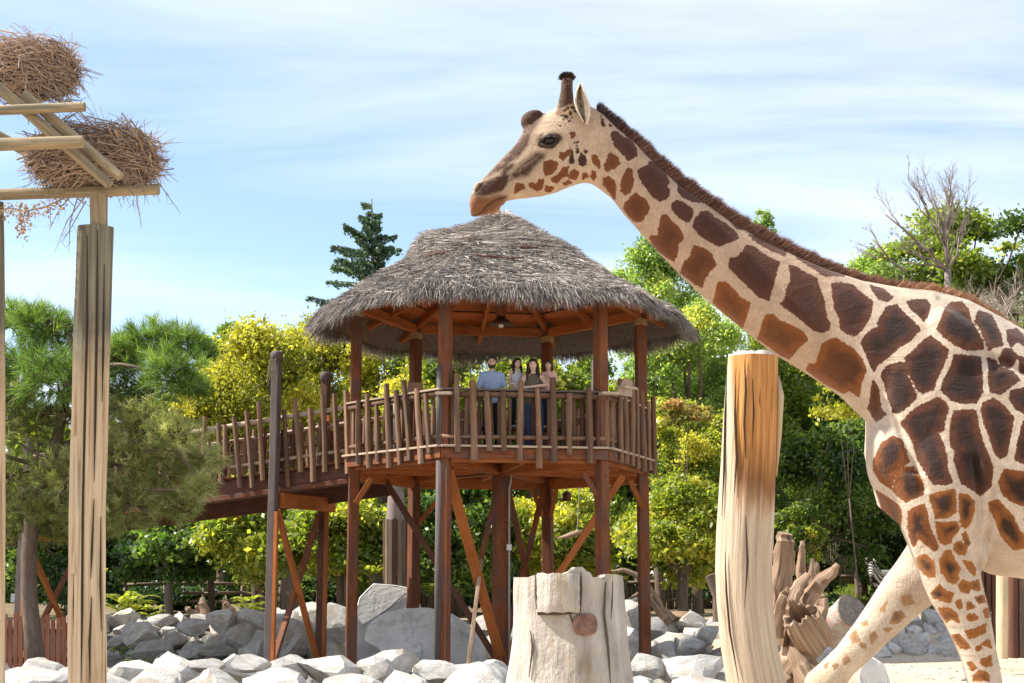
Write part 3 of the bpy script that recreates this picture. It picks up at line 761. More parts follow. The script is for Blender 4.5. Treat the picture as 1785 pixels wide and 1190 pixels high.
mp = [H(55, 1090), H(130, 1058), H(165, 1012), H(230, 967), H(300, 945)]
for a, b in zip(mp[:-1], mp[1:]): mouth = np.minimum(mouth, seg_dist(px, py, *a, *b))
dark = np.maximum(dark, np.exp(-(mouth / 2.2) ** 2) * 1.0)
for an, av in (('sd', sd), ('tone', tone), ('dark', dark), ('lip', lip), ('pale', pale), ('deepv', deepv)):
    a = me.attributes.new(an, 'FLOAT', 'POINT'); a.data.foreach_set('value', av.astype(np.float32))

t = NT('giraffe_coat')
o = t.n('TexCoord').outputs['Object']
A = lambda nm: t.n('Attribute', attribute_name=nm).outputs['Fac']
nz = t.noise(o, 70, 5, .65); nz2 = t.noise(o, 9, 4, .6); hair = t.noise(t.mapping(o, (1, 1, .30), rot=(0, .6, 0)), 120, 5, .75); fold = t.noise(t.mapping(o, (.7, 1, 1.6), rot=(0, -.5, 0)), 7, 4, .6, .8)
sdn = t.math('ADD', A('sd'), t.math('MULTIPLY', t.math('SUBTRACT', nz, .5), 9.0))
mask = t.n('MapRange', {0: sdn, 1: -.9, 2: .9}, interpolation_type='SMOOTHSTEP').outputs[0]
cream = t.mix(A('pale'), (0.43, 0.305, 0.213), (0.58, 0.475, 0.335))
cream = t.mix(t.math('MULTIPLY', t.math('SUBTRACT', A('deepv'), .48), 1.6, True), cream, (0.54, 0.455, 0.365))
cream = t.mix(1.0, cream, t.ramp(nz2, [(.3, (.80, .76, .72)), (.7, (1.10, 1.10, 1.10))]), 'MULTIPLY')
brown = t.ramp(t.math('ADD', A('tone'), t.math('MULTIPLY', t.math('SUBTRACT', nz2, .5), .45)), [(0.0, (0.045, 0.017, 0.010)), (0.3, (0.092, 0.029, 0.012)), (0.62, (0.195, 0.060, 0.011)), (0.9, (0.31, 0.115, 0.024)), (1.0, (0.37, 0.215, 0.11))])
deep = t.n('MapRange', {0: t.math('ADD', A('sd'), t.math('MULTIPLY', t.math('SUBTRACT', nz2, .5), 50.0)), 1: 1.0, 2: 20.0}, interpolation_type='SMOOTHSTEP').outputs[0]
brown = t.mix(t.math('MULTIPLY', t.math('MULTIPLY', deep, A('deepv')), .93), brown, (0.017, 0.008, 0.006))
c = t.mix(mask, cream, brown)
c = t.mix(t.math('MULTIPLY', A('lip'), .95), c, (0.19, 0.070, 0.024))
dk = t.math('MULTIPLY', A('dark'), t.ramp(t.math('ADD', t.math('MULTIPLY', t.noise(o, 42, 5, .65, 1.2), .65), t.math('MULTIPLY', hair, .35)), [(.33, (.55,) * 3), (.54, (1.12,) * 3)]), True)
c = t.mix(dk, c, (0.054, 0.022, 0.010))
c = t.mix(1.0, c, t.ramp(hair, [(.30, (.74,) * 3), (.70, (1.16,) * 3)]), 'MULTIPLY')
t.principled(c, 0.72, t.bump(t.math('ADD', t.math('MULTIPLY', hair, .7), t.math('MULTIPLY', fold, 2.2)), .5, .018), .22, **{'Sheen Weight': .12, 'Sheen Roughness': .5})
me.materials.append(t.m)

def near_surface(qx, qy, rad=5):
    m = (np.hypot(px - qx, py - qy) < rad)
    return co[m][:, 1].min() if m.any() else YG - .1
# eye with lids and lashes
ex, ey = H(628, 532)
ys_ = near_surface(ex, ey)
eye_mat = NT('eye_black'); eye_mat.principled((0.008, 0.006, 0.005), 0.2, None, .35)
lid_mat = plain('eyelid_dark', (0.035, 0.022, 0.018), .6)
mb = MB(); mb.sphere(P(ex, ey, ys_ + .014), .024, 20, 14, (1.25, 1, .85)); mb.build('eye', eye_mat.m, gir, True)
mb = MB()
up = [P(*H(u, v), ys_ + d) for u, v, d in [(556, 548, .012), (585, 510, .0), (625, 494, -.008), (665, 496, -.004), (708, 512, .012)]]
lo = [P(*H(u, v), ys_ + d) for u, v, d in [(556, 548, .012), (595, 572, .0), (640, 572, -.006), (680, 545, .0), (708, 512, .012)]]
mb.tube(up, [.004, .007, .008, .007, .004], 8); mb.tube(lo, [.003, .005, .005, .005, .003], 8)
mb.build('eyelid', lid_mat, gir, True)
mb = MB(); rg = random.Random(3)
for k in range(34):
    f = k / 33 * 3.999; i = int(f); q = up[min(i, 4)].lerp(up[min(i + 1, 4)], f - i)
    mb.tube([q, q + Vector((rg.uniform(-.012, .004), -.014, -.004)), q + Vector((rg.uniform(-.02, .002), -.026, -.014))], [.0012, .001, .0004], 3)
mb.build('eyelash', lid_mat, gir)
mb = MB(); mb.sphere(P(ex - 1, ey - 1.5, ys_ - .0095), .004, 8, 6)
# ears: a cupped leaf with a rim
ear_m = NT('ear_fur'); oo = ear_m.n('TexCoord').outputs['Object']
ear_m.principled(ear_m.ramp(ear_m.noise(oo, 60, 4), [(.3, (.46, .36, .26)), (.7, (.68, .57, .44))]), .8, None, .1)
ein_m = NT('ear_inside'); oo = ein_m.n('TexCoord').outputs['Object']
ein_m.principled(ein_m.ramp(ein_m.noise(oo, 40, 4), [(.35, (.10, .075, .055)), (.7, (.34, .27, .20))]), .9, None, .1)
def ear(side):
    yb = YG + side * .075
    ax = [H(890, 405), H(882, 330), H(872, 250), H(862, 180), H(856, 108)]
    le = [H(880, 395), H(832, 300), H(816, 235), H(828, 170), H(853, 106)]
    ri = [H(905, 412), H(925, 330), H(922, 265), H(892, 190), H(861, 106)]
    n = 9; V, Q = [], []
    for layer in (0, 1):
        for i in range(5):
            for k in range(n):
                s_ = -1 + 2 * k / (n - 1)
                e = le[i] if s_ < 0 else ri[i]
                qx = ax[i][0] + (e[0] - ax[i][0]) * abs(s_); qy = ax[i][1] + (e[1] - ax[i][1]) * abs(s_)
                wd = abs(e[0] - ax[i][0]) / 350
                cup = (.055 if s_ < 0 else .03) * (1 - s_ * s_) * (1 - abs(i - 2) * .2) + .012 * i / 4
                V.append(P(qx, qy, yb + side * .05 - side * 0.0 + cup * (1 if side < 0 else -1) + (.006 if layer else -.003)))
    for layer in (0, 1):
        for i in range(4):
            for k in range(n - 1):
                b = layer * 5 * n + i * n + k
                q = (b, b + 1, b + n + 1, b + n)
                Q.append(q if layer else q[::-1])
    for i in range(4):
        for k in (0, n - 1):
            b = i * n + k; Q.append((b, b + n, b + n + 5 * n, b + 5 * n))
    me_ = bpy.data.meshes.new('ear'); me_.from_pydata([tuple(v) for v in V], [], Q); me_.update()
    me_.materials.append(ear_m.m); me_.materials.append(ein_m.m)
    for pi, pl_ in enumerate(me_.polygons):
        pl_.use_smooth = True
        if pi < 4 * (n - 1) and (pi % (n - 1)) in (1, 2, 3, 4): pl_.material_index = 1
    e_ = link('ear', me_, None, gir)
    rim = MB(); rim.tube([V[i * n + n - 1] for i in range(5)], .0045, 6); rim.tube([V[i * n] for i in range(5)], .004, 6)
    rim.build('ear_rim', ear_m.m, e_, True).location = (0, 0, 0)
    return e_
ear(-1); ear(1)
# mane and tufts: thousands of short stiff hairs
def hairs(name, base, dirs, length, width, tint, mat):
    n = len(base); rg = np.random.default_rng(len(name))
    sidev = np.cross(dirs, np.array([0, 1.0, 0]) + rg.normal(0, .5, (n, 3))); sidev /= np.linalg.norm(sidev, axis=1)[:, None]
    tip = base + dirs * length[:, None]
    midp = base + dirs * (length * .55)[:, None] + rg.normal(0, .0025, (n, 3))
    V = np.stack([base - sidev * width, base + sidev * width, midp + sidev * width * .75, tip, midp - sidev * width * .75], 1)
    return np_mesh(name, V.reshape(-1, 3), np.arange(5 * n).reshape(-1, 5), mat, gir, {'tint': np.repeat(tint, 5)})
t = NT('mane_hair')
tint = t.n('Attribute', attribute_name='tint').outputs['Fac']
t.principled(t.ramp(tint, [(0, (.028, .016, .014)), (.16, (.11, .05, .036)), (.5, (.23, .105, .062)), (.72, (.38, .185, .09)), (1, (.60, .38, .22))]), .6, None, .3)
mline = [(1040, 190), (1052, 197), (1080, 226), (1106, 247), (1140, 282), (1181, 319), (1227, 352), (1275, 386), (1325, 415), (1380, 442), (1440, 468), (1500, 488), (1560, 499), (1622, 505), (1680, 520), (1735, 550), (1800, 588), (1900, 636)]
mh = [24, 20, 25, 27, 29, 31, 32, 33, 34, 33, 30, 25, 24, 25, 24, 18, 10, 4]
rg = np.random.default_rng(8); n = 26000
sarr = np.cumsum([0] + [math.hypot(b[0] - a[0], b[1] - a[1]) for a, b in zip(mline[:-1], mline[1:])])
u = rg.random(n) * sarr[-1]
bx = np.interp(u, sarr, [p[0] for p in mline]); by = np.interp(u, sarr, [p[1] for p in mline]) + 3
hl = np.interp(u, sarr, mh) * (.45 + .65 * rg.random(n) ** .5) * (1 + .10 * np.sin(bx * .21) * np.sin(bx * .057)) * .86
lat = rg.normal(0, .015, n)
lat2 = np.where(bx > 1560, lat * 2.0, lat)
base = np.array([P(a, b, YG + c)[:] for a, b, c in zip(bx, by, lat2)])
tx = np.gradient(np.interp(np.linspace(0, sarr[-1], 400), sarr, [p[0] for p in mline])); ty = np.gradient(np.interp(np.linspace(0, sarr[-1], 400), sarr, [p[1] for p in mline]))
ti = np.clip((u / sarr[-1] * 399).astype(int), 0, 399)
dx_, dy_ = tx[ti], ty[ti]; L_ = np.hypot(dx_, dy_); dx_, dy_ = dx_ / L_, dy_ / L_
nrmx, nrmy = dy_, -dx_                                   # up, across the crest
lean = np.interp(bx, [1040, 1080, 1400, 1560, 1650, 1800], [-.25, .25, .85, 1.0, 1.1, 1.3]) + rg.normal(0, .22, n)
ddx, ddy = nrmx + dx_ * lean, nrmy + dy_ * lean
dirs = np.stack([ddx, lat2 * 9 + rg.normal(0, .12, n), -ddy], 1); dirs /= np.linalg.norm(dirs, axis=1)[:, None]
tn = np.interp(bx, [1040, 1075, 1100, 1400, 1520, 1600, 1700], [.0, .05, .22, .32, .42, .62, .6]) + rg.normal(0, .07, n)
mane = hairs('mane', base, dirs, hl / 347.0, .0013, np.clip(tn, 0, 1), t.m)
# tufts on the ossicones and a fringe on the median horn
for yo, dx in ((-.052, 0), (.052, 6)):
    n = 1100; a = rg.random(n) * 6.28; q = rg.random(n)
    cen = np.array(P(*H(756 + dx, 84), YG + yo)[:])
    d = np.stack([np.cos(a) * .8, np.sin(a) * .8, .2 + q * 1.2], 1); d /= np.linalg.norm(d, axis=1)[:, None]
    hairs('horn_tuft', cen + d * np.array([.026, .026, .022]), d, rg.uniform(.012, .030, n), .0013, np.zeros(n), t.m)
# beard of fine whiskers under the jaw and belly hairs
n = 160; q = .25 + .75 * rg.random(n)
wx = np.interp(q, [0, .3, 1], [45, 130, 300]); wy = np.interp(q, [0, .3, 1], [1100, 1090, 985])
b_ = np.array([P(*H(a, b), YG + c)[:] for a, b, c in zip(wx, wy, rg.normal(0, .025, n))])
d = np.stack([rg.normal(-.3, .4, n), rg.normal(0, .4, n), -np.ones(n)], 1); d /= np.linalg.norm(d, axis=1)[:, None]
hairs('whiskers', b_, d, rg.uniform(.006, .018, n), .0007, np.full(n, .8), t.m)
mb = MB()
for (cx_, yo, pyb) in ((1719, -.2, 1545), (2048, -.2, 1545), (1938, .2, 1545)):
    q = P(cx_, pyb, YG + yo); q.z = .045
    mb2 = MB(); mb2.tube([q + Vector((0, 0, .06)), q + Vector((-.01, 0, 0)), q + Vector((-.02, 0, -.046))], [.055, .075, .088], 14)
    mb2.build('hoof', plain('hoof_horn', (.05, .04, .035), .5), gir, True)
# ------------------------------------------------------------------ thatched pavilion on stilts
PC = Vector((-0.226, 29.0, 0)); PR = 2.95
FLOOR = 3.78
pav = thing('pavilion', 'hexagonal thatched lookout pavilion on tall red timber stilts with pole railing', 'pavilion', (PC.x, PC.y, -.42))
def hexv(deg, r=PR, z=0.0):
    a = math.radians(deg); return Vector((PC.x + r * math.sin(a), PC.y - r * math.cos(a), z))
ANG = {'FL': -20, 'FR': 40, 'R': 100, 'BR': 160, 'BL': 220, 'L': 280}
ORD = ['FL', 'FR', 'R', 'BR', 'BL', 'L']
def vz(v, z): return Vector((v.x, v.y, z))
R = random.Random(21)
# posts
for k in ORD:
    p = hexv(ANG[k]); mb = MB()
    a = math.radians(ANG[k]); upv = (math.sin(a), -math.cos(a), 0)
    mb.beam(vz(p, gz(p.x, p.y) - .3), vz(p, 6.82), .215, .215, .018, up=upv)
    o = mb.build('post', MAT['red_wood'] if k not in ('FL',) else MAT['red_wood'], pav)
bolt_m = plain('rusty_bolt', (.10, .06, .045), .6, metal=.4)
for k in ORD:
    for z_, s_ in ((3.62, .04), (3.70, -.05), (3.30, 0), (6.62, .03)):
        p = hexv(ANG[k]); a = math.radians(ANG[k]); fd_ = Vector((math.sin(a), -math.cos(a), 0)); sd_ = Vector((math.cos(a), math.sin(a), 0)); c_ = vz(p, z_) + fd_ * .108 + sd_ * s_
        mb = MB(); mb.tube([c_ - fd_ * .01, c_ + fd_ * .012], .018, 8); mb.build('bolt', bolt_m, pav)
# grey weathered facing on the post facing the ramp and lower sleeves
for k, z0, z1 in (('FL', -.7, FLOOR - .24), ('FL', FLOOR, 5.3)):
    p = hexv(ANG[k]); a = math.radians(ANG[k]); d = Vector((math.sin(a - .9), -math.cos(a - .9), 0))
    mb = MB(); q = p + Vector((-.085, -.045, 0)); mb.tube([vz(q, z0), vz(q, (z0 + z1) / 2), vz(q, z1)], [.072, .076, .07], 9, rough=.05, rng=R)
    mb.build('post_sleeve', MAT['grey_post'], pav, True)
# centre post with its conduit
mb = MB(); mb.beam((PC.x, PC.y, -.8), (PC.x, PC.y, FLOOR - .25), .30, .30, .03, up=(.3, -1, 0)); mb.build('centre_post', MAT['red_wood'], pav)
mb = MB(); q = Vector((PC.x + .17, PC.y - .17, 0)); mb.tube([vz(q, -.5), vz(q, 1.7), vz(q, 3.2), vz(q, 3.35) + Vector((.04, -.02, 0)), vz(q, 3.5) + Vector((.02, 0, 0))], .022, 8); mb.build('conduit', plain('grey_conduit', (.35, .33, .31), .5), pav, True)
mb = MB(); mb.box(vz(q, 2.02) + Vector((0, -.03, 0)), .10, .07, .12); mb.build('junction_box', MAT['white_box'], pav)
mb = MB(); mb.tube([Vector((PC.x - 1.3, PC.y - .9, 3.42)), Vector((PC.x - 1.0, PC.y - .9, 3.36)), Vector((PC.x - .7, PC.y - .8, 3.40)), Vector((PC.x - .3, PC.y - .5, 3.46))], .014, 6); mb.build('cable', plain('black_cable', (.02, .02, .02), .5), pav, True)
# deck: perimeter beams, fascia, radial joists
for i, k in enumerate(ORD):
    a, b = hexv(ANG[k]), hexv(ANG[ORD[(i + 1) % 6]])
    d = (b - a).normalized(); out = Vector((d.y, -d.x, 0)); e = out * .0
    zc_, hc_ = (3.595, .15) if k in ('FL', 'FR', 'L') else (3.45, .24)
    mb = MB(); mb.beam(vz(a + d * .11, zc_), vz(b - d * .11, zc_), .12, hc_, .01); mb.build('perimeter_beam', MAT['orange_wood'], pav)
    o1, o2 = hexv(ANG[k], PR + .17), hexv(ANG[ORD[(i + 1) % 6]], PR + .17)
    mb = MB(); mb.beam(vz(o1, 3.675), vz(o2, 3.675), .05, .19, .006); mb.build('fascia_board', MAT['red_wood'], pav)
    mb = MB(); mb.beam(vz(o1 + out * .02, 3.802), vz(o2 + out * .02, 3.802), .16, .04, .006); mb.build('edge_plank', MAT['rail'], pav)
    mb = MB(); mb.beam(vz(hexv(ANG[k], .17), 3.565), vz(hexv(ANG[k], PR - .12), 3.565), .11, .20, .01); mb.build('radial_joist', MAT['orange_wood'], pav)
    m = (a + b) / 2; mr = (m - PC); mr.z = 0
    mb = MB(); mb.beam(vz(PC + mr * .07, 3.58), vz(PC + mr * .965, 3.58), .09, .17, .01); mb.build('radial_joist', MAT['orange_wood'], pav)
# deck boards (clipped to the hexagon)
hexp = [hexv(ANG[k], PR + .14) for k in ORD]
def clip_span(x):
    ys_ = []
    for i in range(6):
        a, b = hexp[i], hexp[(i + 1) % 6]
        if (a.x - x) * (b.x - x) < 0: ys_.append(a.y + (b.y - a.y) * (x - a.x) / (b.x - a.x))
    return (min(ys_), max(ys_)) if len(ys_) >= 2 else None
x = min(p.x for p in hexp) + .08
while x < max(p.x for p in hexp) - .02:
    s_ = clip_span(x)
    if s_ and s_[1] - s_[0] > .3:
        mb = MB(); mb.beam((x, s_[0] + .02, 3.69), (x, s_[1] - .02, 3.69), .148, .036, .004); mb.build('deck_board', MAT['orange_wood'], pav)
    x += .155
# braces
def brace(p0, p1, w=.10, h=.13, mat='red_wood'):
    mb = MB(); mb.beam(p0, p1, w * 1.25, h * 1.35, .008, up=(0, -1, 0.01)); mb.build('brace', MAT[mat], pav)
base = Vector((PC.x, PC.y, -.15))
def mid(a, b): return (hexv(ANG[a]) + hexv(ANG[b])) / 2
brace(vz(mid('L', 'BL'), 3.4), base + Vector((-.1, .1, 0)), mat='dark_wood')
brace(vz(mid('FR', 'R'), 3.4), base + Vector((.1, .05, .05)), .11, .14, 'orange_wood')
brace(vz(hexv(-20, 2.8), 3.4), base + Vector((-.02, -.19, .1)), .16, .13, 'orange_wood')
brace(vz(hexv(-18, 1.18), 1.75), vz(hexv(-14, 2.45), -.35), .06, .07, 'driftwood')  # lit lower half of the brace: sunlight put in as paler wood
brace(Vector((PC.x - .03, PC.y - .17, 3.40)), vz(hexv(-20, 1.25), 1.5), .08, .10, 'red_wood')
brace(Vector((PC.x + .12, PC.y + .12, 3.3)), vz(hexv(160, 2.7), -.2), .10, .12, 'red_wood')
brace(vz(hexv(160, 2.75), 3.4), base + Vector((.05, .17, .1)), .10, .13, 'red_wood')
def knee(k, to, dz=.75, f=.26, mat='orange_wood'):
    a, b = hexv(ANG[k]), hexv(ANG[to])
    q = a + (b - a) * f; brace(vz(a + (b - a).normalized() * .1, 3.34 - dz), vz(q, 3.36), .08, .09, mat)
knee('BL', 'BR'); knee('L', 'FL', .45, .22); knee('FR', 'FL', .4, .12, 'red_wood'); knee('R', 'FR', .5, .35); knee('BR', 'BL', .6, .12); knee('BR', 'R', .6, .1)
# ring beam, hip rafters, common rafters, king post
APEX = 8.10
RZ = 6.84
for i, k in enumerate(ORD):
    a, b = hexv(ANG[k]), hexv(ANG[ORD[(i + 1) % 6]]); d = (b - a).normalized()
    mb = MB(); mb.beam(vz(a + d * .11, RZ), vz(b - d * .11, RZ), .13, .19, .01); mb.build('ring_beam', MAT['orange_wood'], pav)
    r0, r1 = hexv(ANG[k], 3.5), hexv(ANG[k], .13)
    zt = lambda r: 6.90 + (2.95 - r) * (APEX - 6.90) / 2.95
    mb = MB(); mb.beam(vz(r0, zt(3.5) - .02), vz(r1, zt(.13) - .02), .11, .15, .01); mb.build('hip_rafter', MAT['orange_wood'], pav)
    m = (a + b) / 2 - PC; m.z = 0; m.normalize(); ap = PR * math.cos(math.pi / 6)
    mb = MB(); mb.beam(PC + m * (ap + .45) + Vector((0, 0, 6.88 - .45 * .47)), PC + m * .14 + Vector((0, 0, APEX - .12)), .085, .12, .008); mb.build('common_rafter', MAT['orange_wood'], pav)
    # ceiling boards under the thatch, parallel with the eaves
    nb = 11
    for j in range(nb):
        f0, f1 = 1.13 - (j / nb) * 1.09, 1.13 - ((j + 1) / nb) * 1.09 + .010
        def cp(v, f): q = PC + (v - PC) * f; return Vector((q.x, q.y, 6.99 + (1 - f) * (APEX - 6.90) + (.022 if j % 2 else 0)))
        pl = [cp(vz(a, 0), f0), cp(vz(b, 0), f0), cp(vz(b, 0), f1), cp(vz(a, 0), f1)]
        mb = MB(); mb.prism(pl, .022); mb.build('ceiling_board', MAT['orange_wood'], pav)
mb = MB(); mb.beam((PC.x, PC.y, 6.72), (PC.x, PC.y, APEX + .02), .2, .2, .02, up=(.2, -1, 0)); mb.build('king_post', MAT['red_wood'], pav)
# rope lashings at the ring corners
for k in ORD:
    p = hexv(ANG[k]); mb = MB()
    for j in range(4):
        mb.tube([vz(p, 6.63 + .035 * j) + Vector((.135 * math.cos(q), .135 * math.sin(q), .012 * math.sin(3 * q))) for q in np.linspace(0, 6.2832, 13)], .016, 5, cap=False)
    mb.build('rope_lashing', plain('hemp_rope', (.42, .30, .15), .9), pav, True)
lamp = thing('pendant_lamp', 'dark bell-shaped lamp hanging under the pavilion roof', 'lamp', (PC.x, PC.y, 6.6))
mb = MB(); rr = [.02, .06, .09, .15, .27, .275]; zs = [6.76, 6.74, 6.70, 6.64, 6.56, 6.545]
mb.ring_tube([[Vector((PC.x + r_ * math.cos(q), PC.y + r_ * math.sin(q), z_)) for q in np.linspace(0, 6.2832, 19)[:-1]] for r_, z_ in zip(rr, zs)]); mb.build('lamp_shade', plain('dark_bronze', (.10, .06, .04), .45, .5, metal=.5), lamp, True)
mb = MB(); mb.sphere((PC.x, PC.y, 6.535), .06, 12, 8); mb.build('bulb', MAT['white_box'], lamp, True)

# thatch: a solid bed, then courses of straw on it
prof = [(3.92, 6.55), (3.88, 6.64), (3.68, 6.75), (3.2, 6.97), (2.55, 7.33), (1.86, 7.71), (1.1, 8.13), (.6, 8.43), (.34, 8.62), (.2, 8.82), (.06, 8.92)]
pr_r = np.array([p[0] for p in prof]); pr_z = np.array([p[1] for p in prof])
sl = np.concatenate([[0], np.cumsum(np.hypot(np.diff(pr_r), np.diff(pr_z)))]); sl /= sl[-1]
def hexshape(th, r):
    """slightly hexagonal plan with a ragged shoulder"""
    a = (th - math.radians(-20)) % (math.pi / 3) - math.pi / 6
    hx = math.cos(math.pi / 6) / np.cos(a)
    k = 1 - .5 * sm(.6, 2.5, r)
    f = 1 - .105 * (1 - (np.abs(a) / (math.pi / 6)) ** 1.6) * sm(1.0, 3.0, r)
    bump = 0.08 * np.exp(-((th - 4.7) / .7) ** 2) * np.exp(-((r - 1.5) / .4) ** 2)
    return f + bump - .035 * np.exp(-((th - 4.95) / .5) ** 2) * sm(2.2, 3.6, r)
def surf(th, s, off=0.0):
    r = np.interp(s, sl, pr_r); z = np.interp(s, sl, pr_z)
    w = .05 * np.sin(5 * th + 9 * s) + .035 * np.sin(11 * th - 23 * s) + .02 * np.sin(29 * th + 61 * s)
    r2 = r * hexshape(th, r) + w * .5 * sm(.3, 1.2, r)
    z2 = z + w * .45 + .10 * np.exp(-((th - 4.7) / .9) ** 2) * sm(3.8, 2.8, r) * sm(.3, 1.0, r) + .30 * np.exp(-((th - 4.55) / .8) ** 2) * np.exp(-((r - 1.42) / .34) ** 2) + .07 * np.exp(-((r - 1.62) / .16) ** 2)
    dr = np.interp(np.clip(s + .02, 0, 1), sl, pr_r) - np.interp(np.clip(s - .02, 0, 1), sl, pr_r)
    dz = np.interp(np.clip(s + .02, 0, 1), sl, pr_z) - np.interp(np.clip(s - .02, 0, 1), sl, pr_z)
    L = np.hypot(dr, dz) + 1e-9
    nr, nz = dz / L, -dr / L
    r3, z3 = r2 + nr * off, z2 + nz * off
    return np.stack([PC.x + r3 * np.sin(th), PC.y - r3 * np.cos(th), z3], -1)
nt, ns = 96, 40
TH, SS = np.meshgrid(np.linspace(0, 2 * math.pi, nt, endpoint=False), np.linspace(0, 1, ns))
top = surf(TH.ravel(), SS.ravel())
und = []
for r_, z_ in [(3.84, 6.47), (3.62, 6.58), (3.3, 6.80)]:
    th = np.linspace(0, 2 * math.pi, nt, endpoint=False)
    und.append(np.stack([PC.x + r_ * hexshape(th, np.full(nt, r_)) * np.sin(th), PC.y - r_ * hexshape(th, np.full(nt, r_)) * np.cos(th), np.full(nt, z_)], -1))
und.append(np.stack([PC.x + 2.5 * np.sin(th), PC.y - 2.5 * np.cos(th), np.full(nt, 7.18)], -1))
und.append(np.stack([PC.x + .3 * np.sin(th), PC.y - .3 * np.cos(th), np.full(nt, 8.25)], -1))
vv = np.concatenate(und[::-1] + [top]); nr_ = len(und) + ns
q = []
for i in range(nr_ - 1):
    k = np.arange(nt); k2 = (k + 1) % nt
    q.append(np.stack([i * nt + k, i * nt + k2, (i + 1) * nt + k2, (i + 1) * nt + k], 1))
bedm = NT('thatch_bed'); oo = bedm.n('TexCoord').outputs['Object']
bn = bedm.noise(bedm.mapping(oo, (1, 1, 3)), 14, 5, .7)
bedm.principled(bedm.ramp(bn, [(.3, (.10, .08, .065)), (.7, (.27, .22, .18))]), .95, bedm.bump(bn, 1.0, .08), .1)
np_mesh('thatch_bed', vv, np.concatenate(q), bedm.m, pav, smooth=True)

rg = np.random.default_rng(77)
def straw(name, P0, P1, P2, width, tint, mat, parent):
    """bent flat straws through three points each"""
    n = len(P0)
    d = P2 - P0; d /= np.linalg.norm(d, axis=1)[:, None] + 1e-9
    sd_ = np.cross(d, rg.normal(size=(n, 3))); sd_ /= np.linalg.norm(sd_, axis=1)[:, None] + 1e-9
    w = width[:, None] * sd_
    V = np.stack([P0 - w, P0 + w, P1 + w, P2 + w * .25, P2 - w * .25, P1 - w], 1).reshape(-1, 3)
    b = (np.arange(n) * 6)[:, None]
    Q = np.concatenate([b + np.array([[0, 1, 2, 5]]), b + np.array([[5, 2, 3, 4]])])
    return np_mesh(name, V, Q, mat, parent, {'tint': np.repeat(tint, 6)})
tm = NT('straw'); ti_ = tm.n('Attribute', attribute_name='tint').outputs['Fac']
tm.principled(tm.ramp(ti_, [(0, (.075, .064, .06)), (.35, (.20, .175, .16)), (.65, (.35, .31, .28)), (.88, (.54, .48, .43)), (1, (.72, .65, .57))]), .7, None, .25)
N = 88000
th = rg.random(N) * 2 * math.pi
s0 = rg.random(N) ** .8 * .98
# courses: starts bunch up along rows so that the lower ends make ledges
row = .105
s0 = np.clip(np.round(s0 / row) * row + rg.normal(0, .028, N), .03, .99)
ln = rg.uniform(.05, .125, N)
messy = sm(.48, .72, s0)
p0 = surf(th, s0, rg.uniform(.0, .03, N))
th1 = th + rg.normal(0, .03, N) * (1 + 5 * messy) ; th2 = th + rg.normal(0, .05, N) * (1 + 8 * messy)
p1 = surf(th1, np.clip(s0 - ln * .5, 0.0, 1), rg.uniform(.015, .07, N))
p2 = surf(th2, np.clip(s0 - ln, 0.0, 1), rg.uniform(.03, .13, N) * (1 + .6 * messy))
tint = np.clip(.50 + .30 * rg.normal(size=N) + .12 * np.sin(13 * th + 40 * s0) + .08 * messy, 0, 1)
straw('thatch', p0, p1, p2, rg.uniform(.0035, .0095, N), tint, tm.m, pav)['kind'] = 'stuff'
# eaves: long strands bending over and hanging down
N = 52000
th = rg.random(N) * 2 * math.pi
s0 = rg.uniform(.012, .17, N)
p0 = surf(th, s0, rg.uniform(-.05, .05, N))
rad = np.stack([np.sin(th), -np.cos(th), np.zeros(N)], 1)
lenh = rg.uniform(.16, .46, N) * (.8 + .35 * np.sin(7 * th) * np.sin(3 * th + 1)); tanv = np.stack([np.cos(th), np.sin(th), np.zeros(N)], 1)
p1 = surf(th, np.clip(s0 - .07, 0, 1), rg.uniform(.0, .07, N)) + tanv * rg.normal(0, .02, N)[:, None]
p2 = p1 + rad * rg.uniform(-.02, .30, N)[:, None] * (lenh / .35)[:, None] + tanv * rg.normal(0, .05, N)[:, None]
p2[:, 2] -= lenh * rg.uniform(.6, 1.0, N) * (1 - .35 * sm(.06, .16, s0))
tint = np.clip(.38 + .2 * rg.normal(size=N) + .1 * np.sin(23 * th), 0, 1)
straw('thatch_fringe', p0, p1, p2, rg.uniform(.003, .0085, N), tint, tm.m, pav)['kind'] = 'stuff'
# a few bent sticks and bound withies lying on the thatch
for (a0, a1, s_) in [(-.55, .0, .56), (.12, .5, .50), (-1.0, -.4, .42), (.3, .62, .63), (-.2, .2, .35)]:
    mb = MB(); tt = np.linspace(a0, a1, 7); pts = surf(tt, np.full(7, s_) + np.linspace(0, .02, 7), .11)
    mb.tube([Vector(p) for p in pts], [.012, .02, .022, .022, .02, .018, .01], 6); mb.build('withy', MAT['dark_wood'], pav, True)

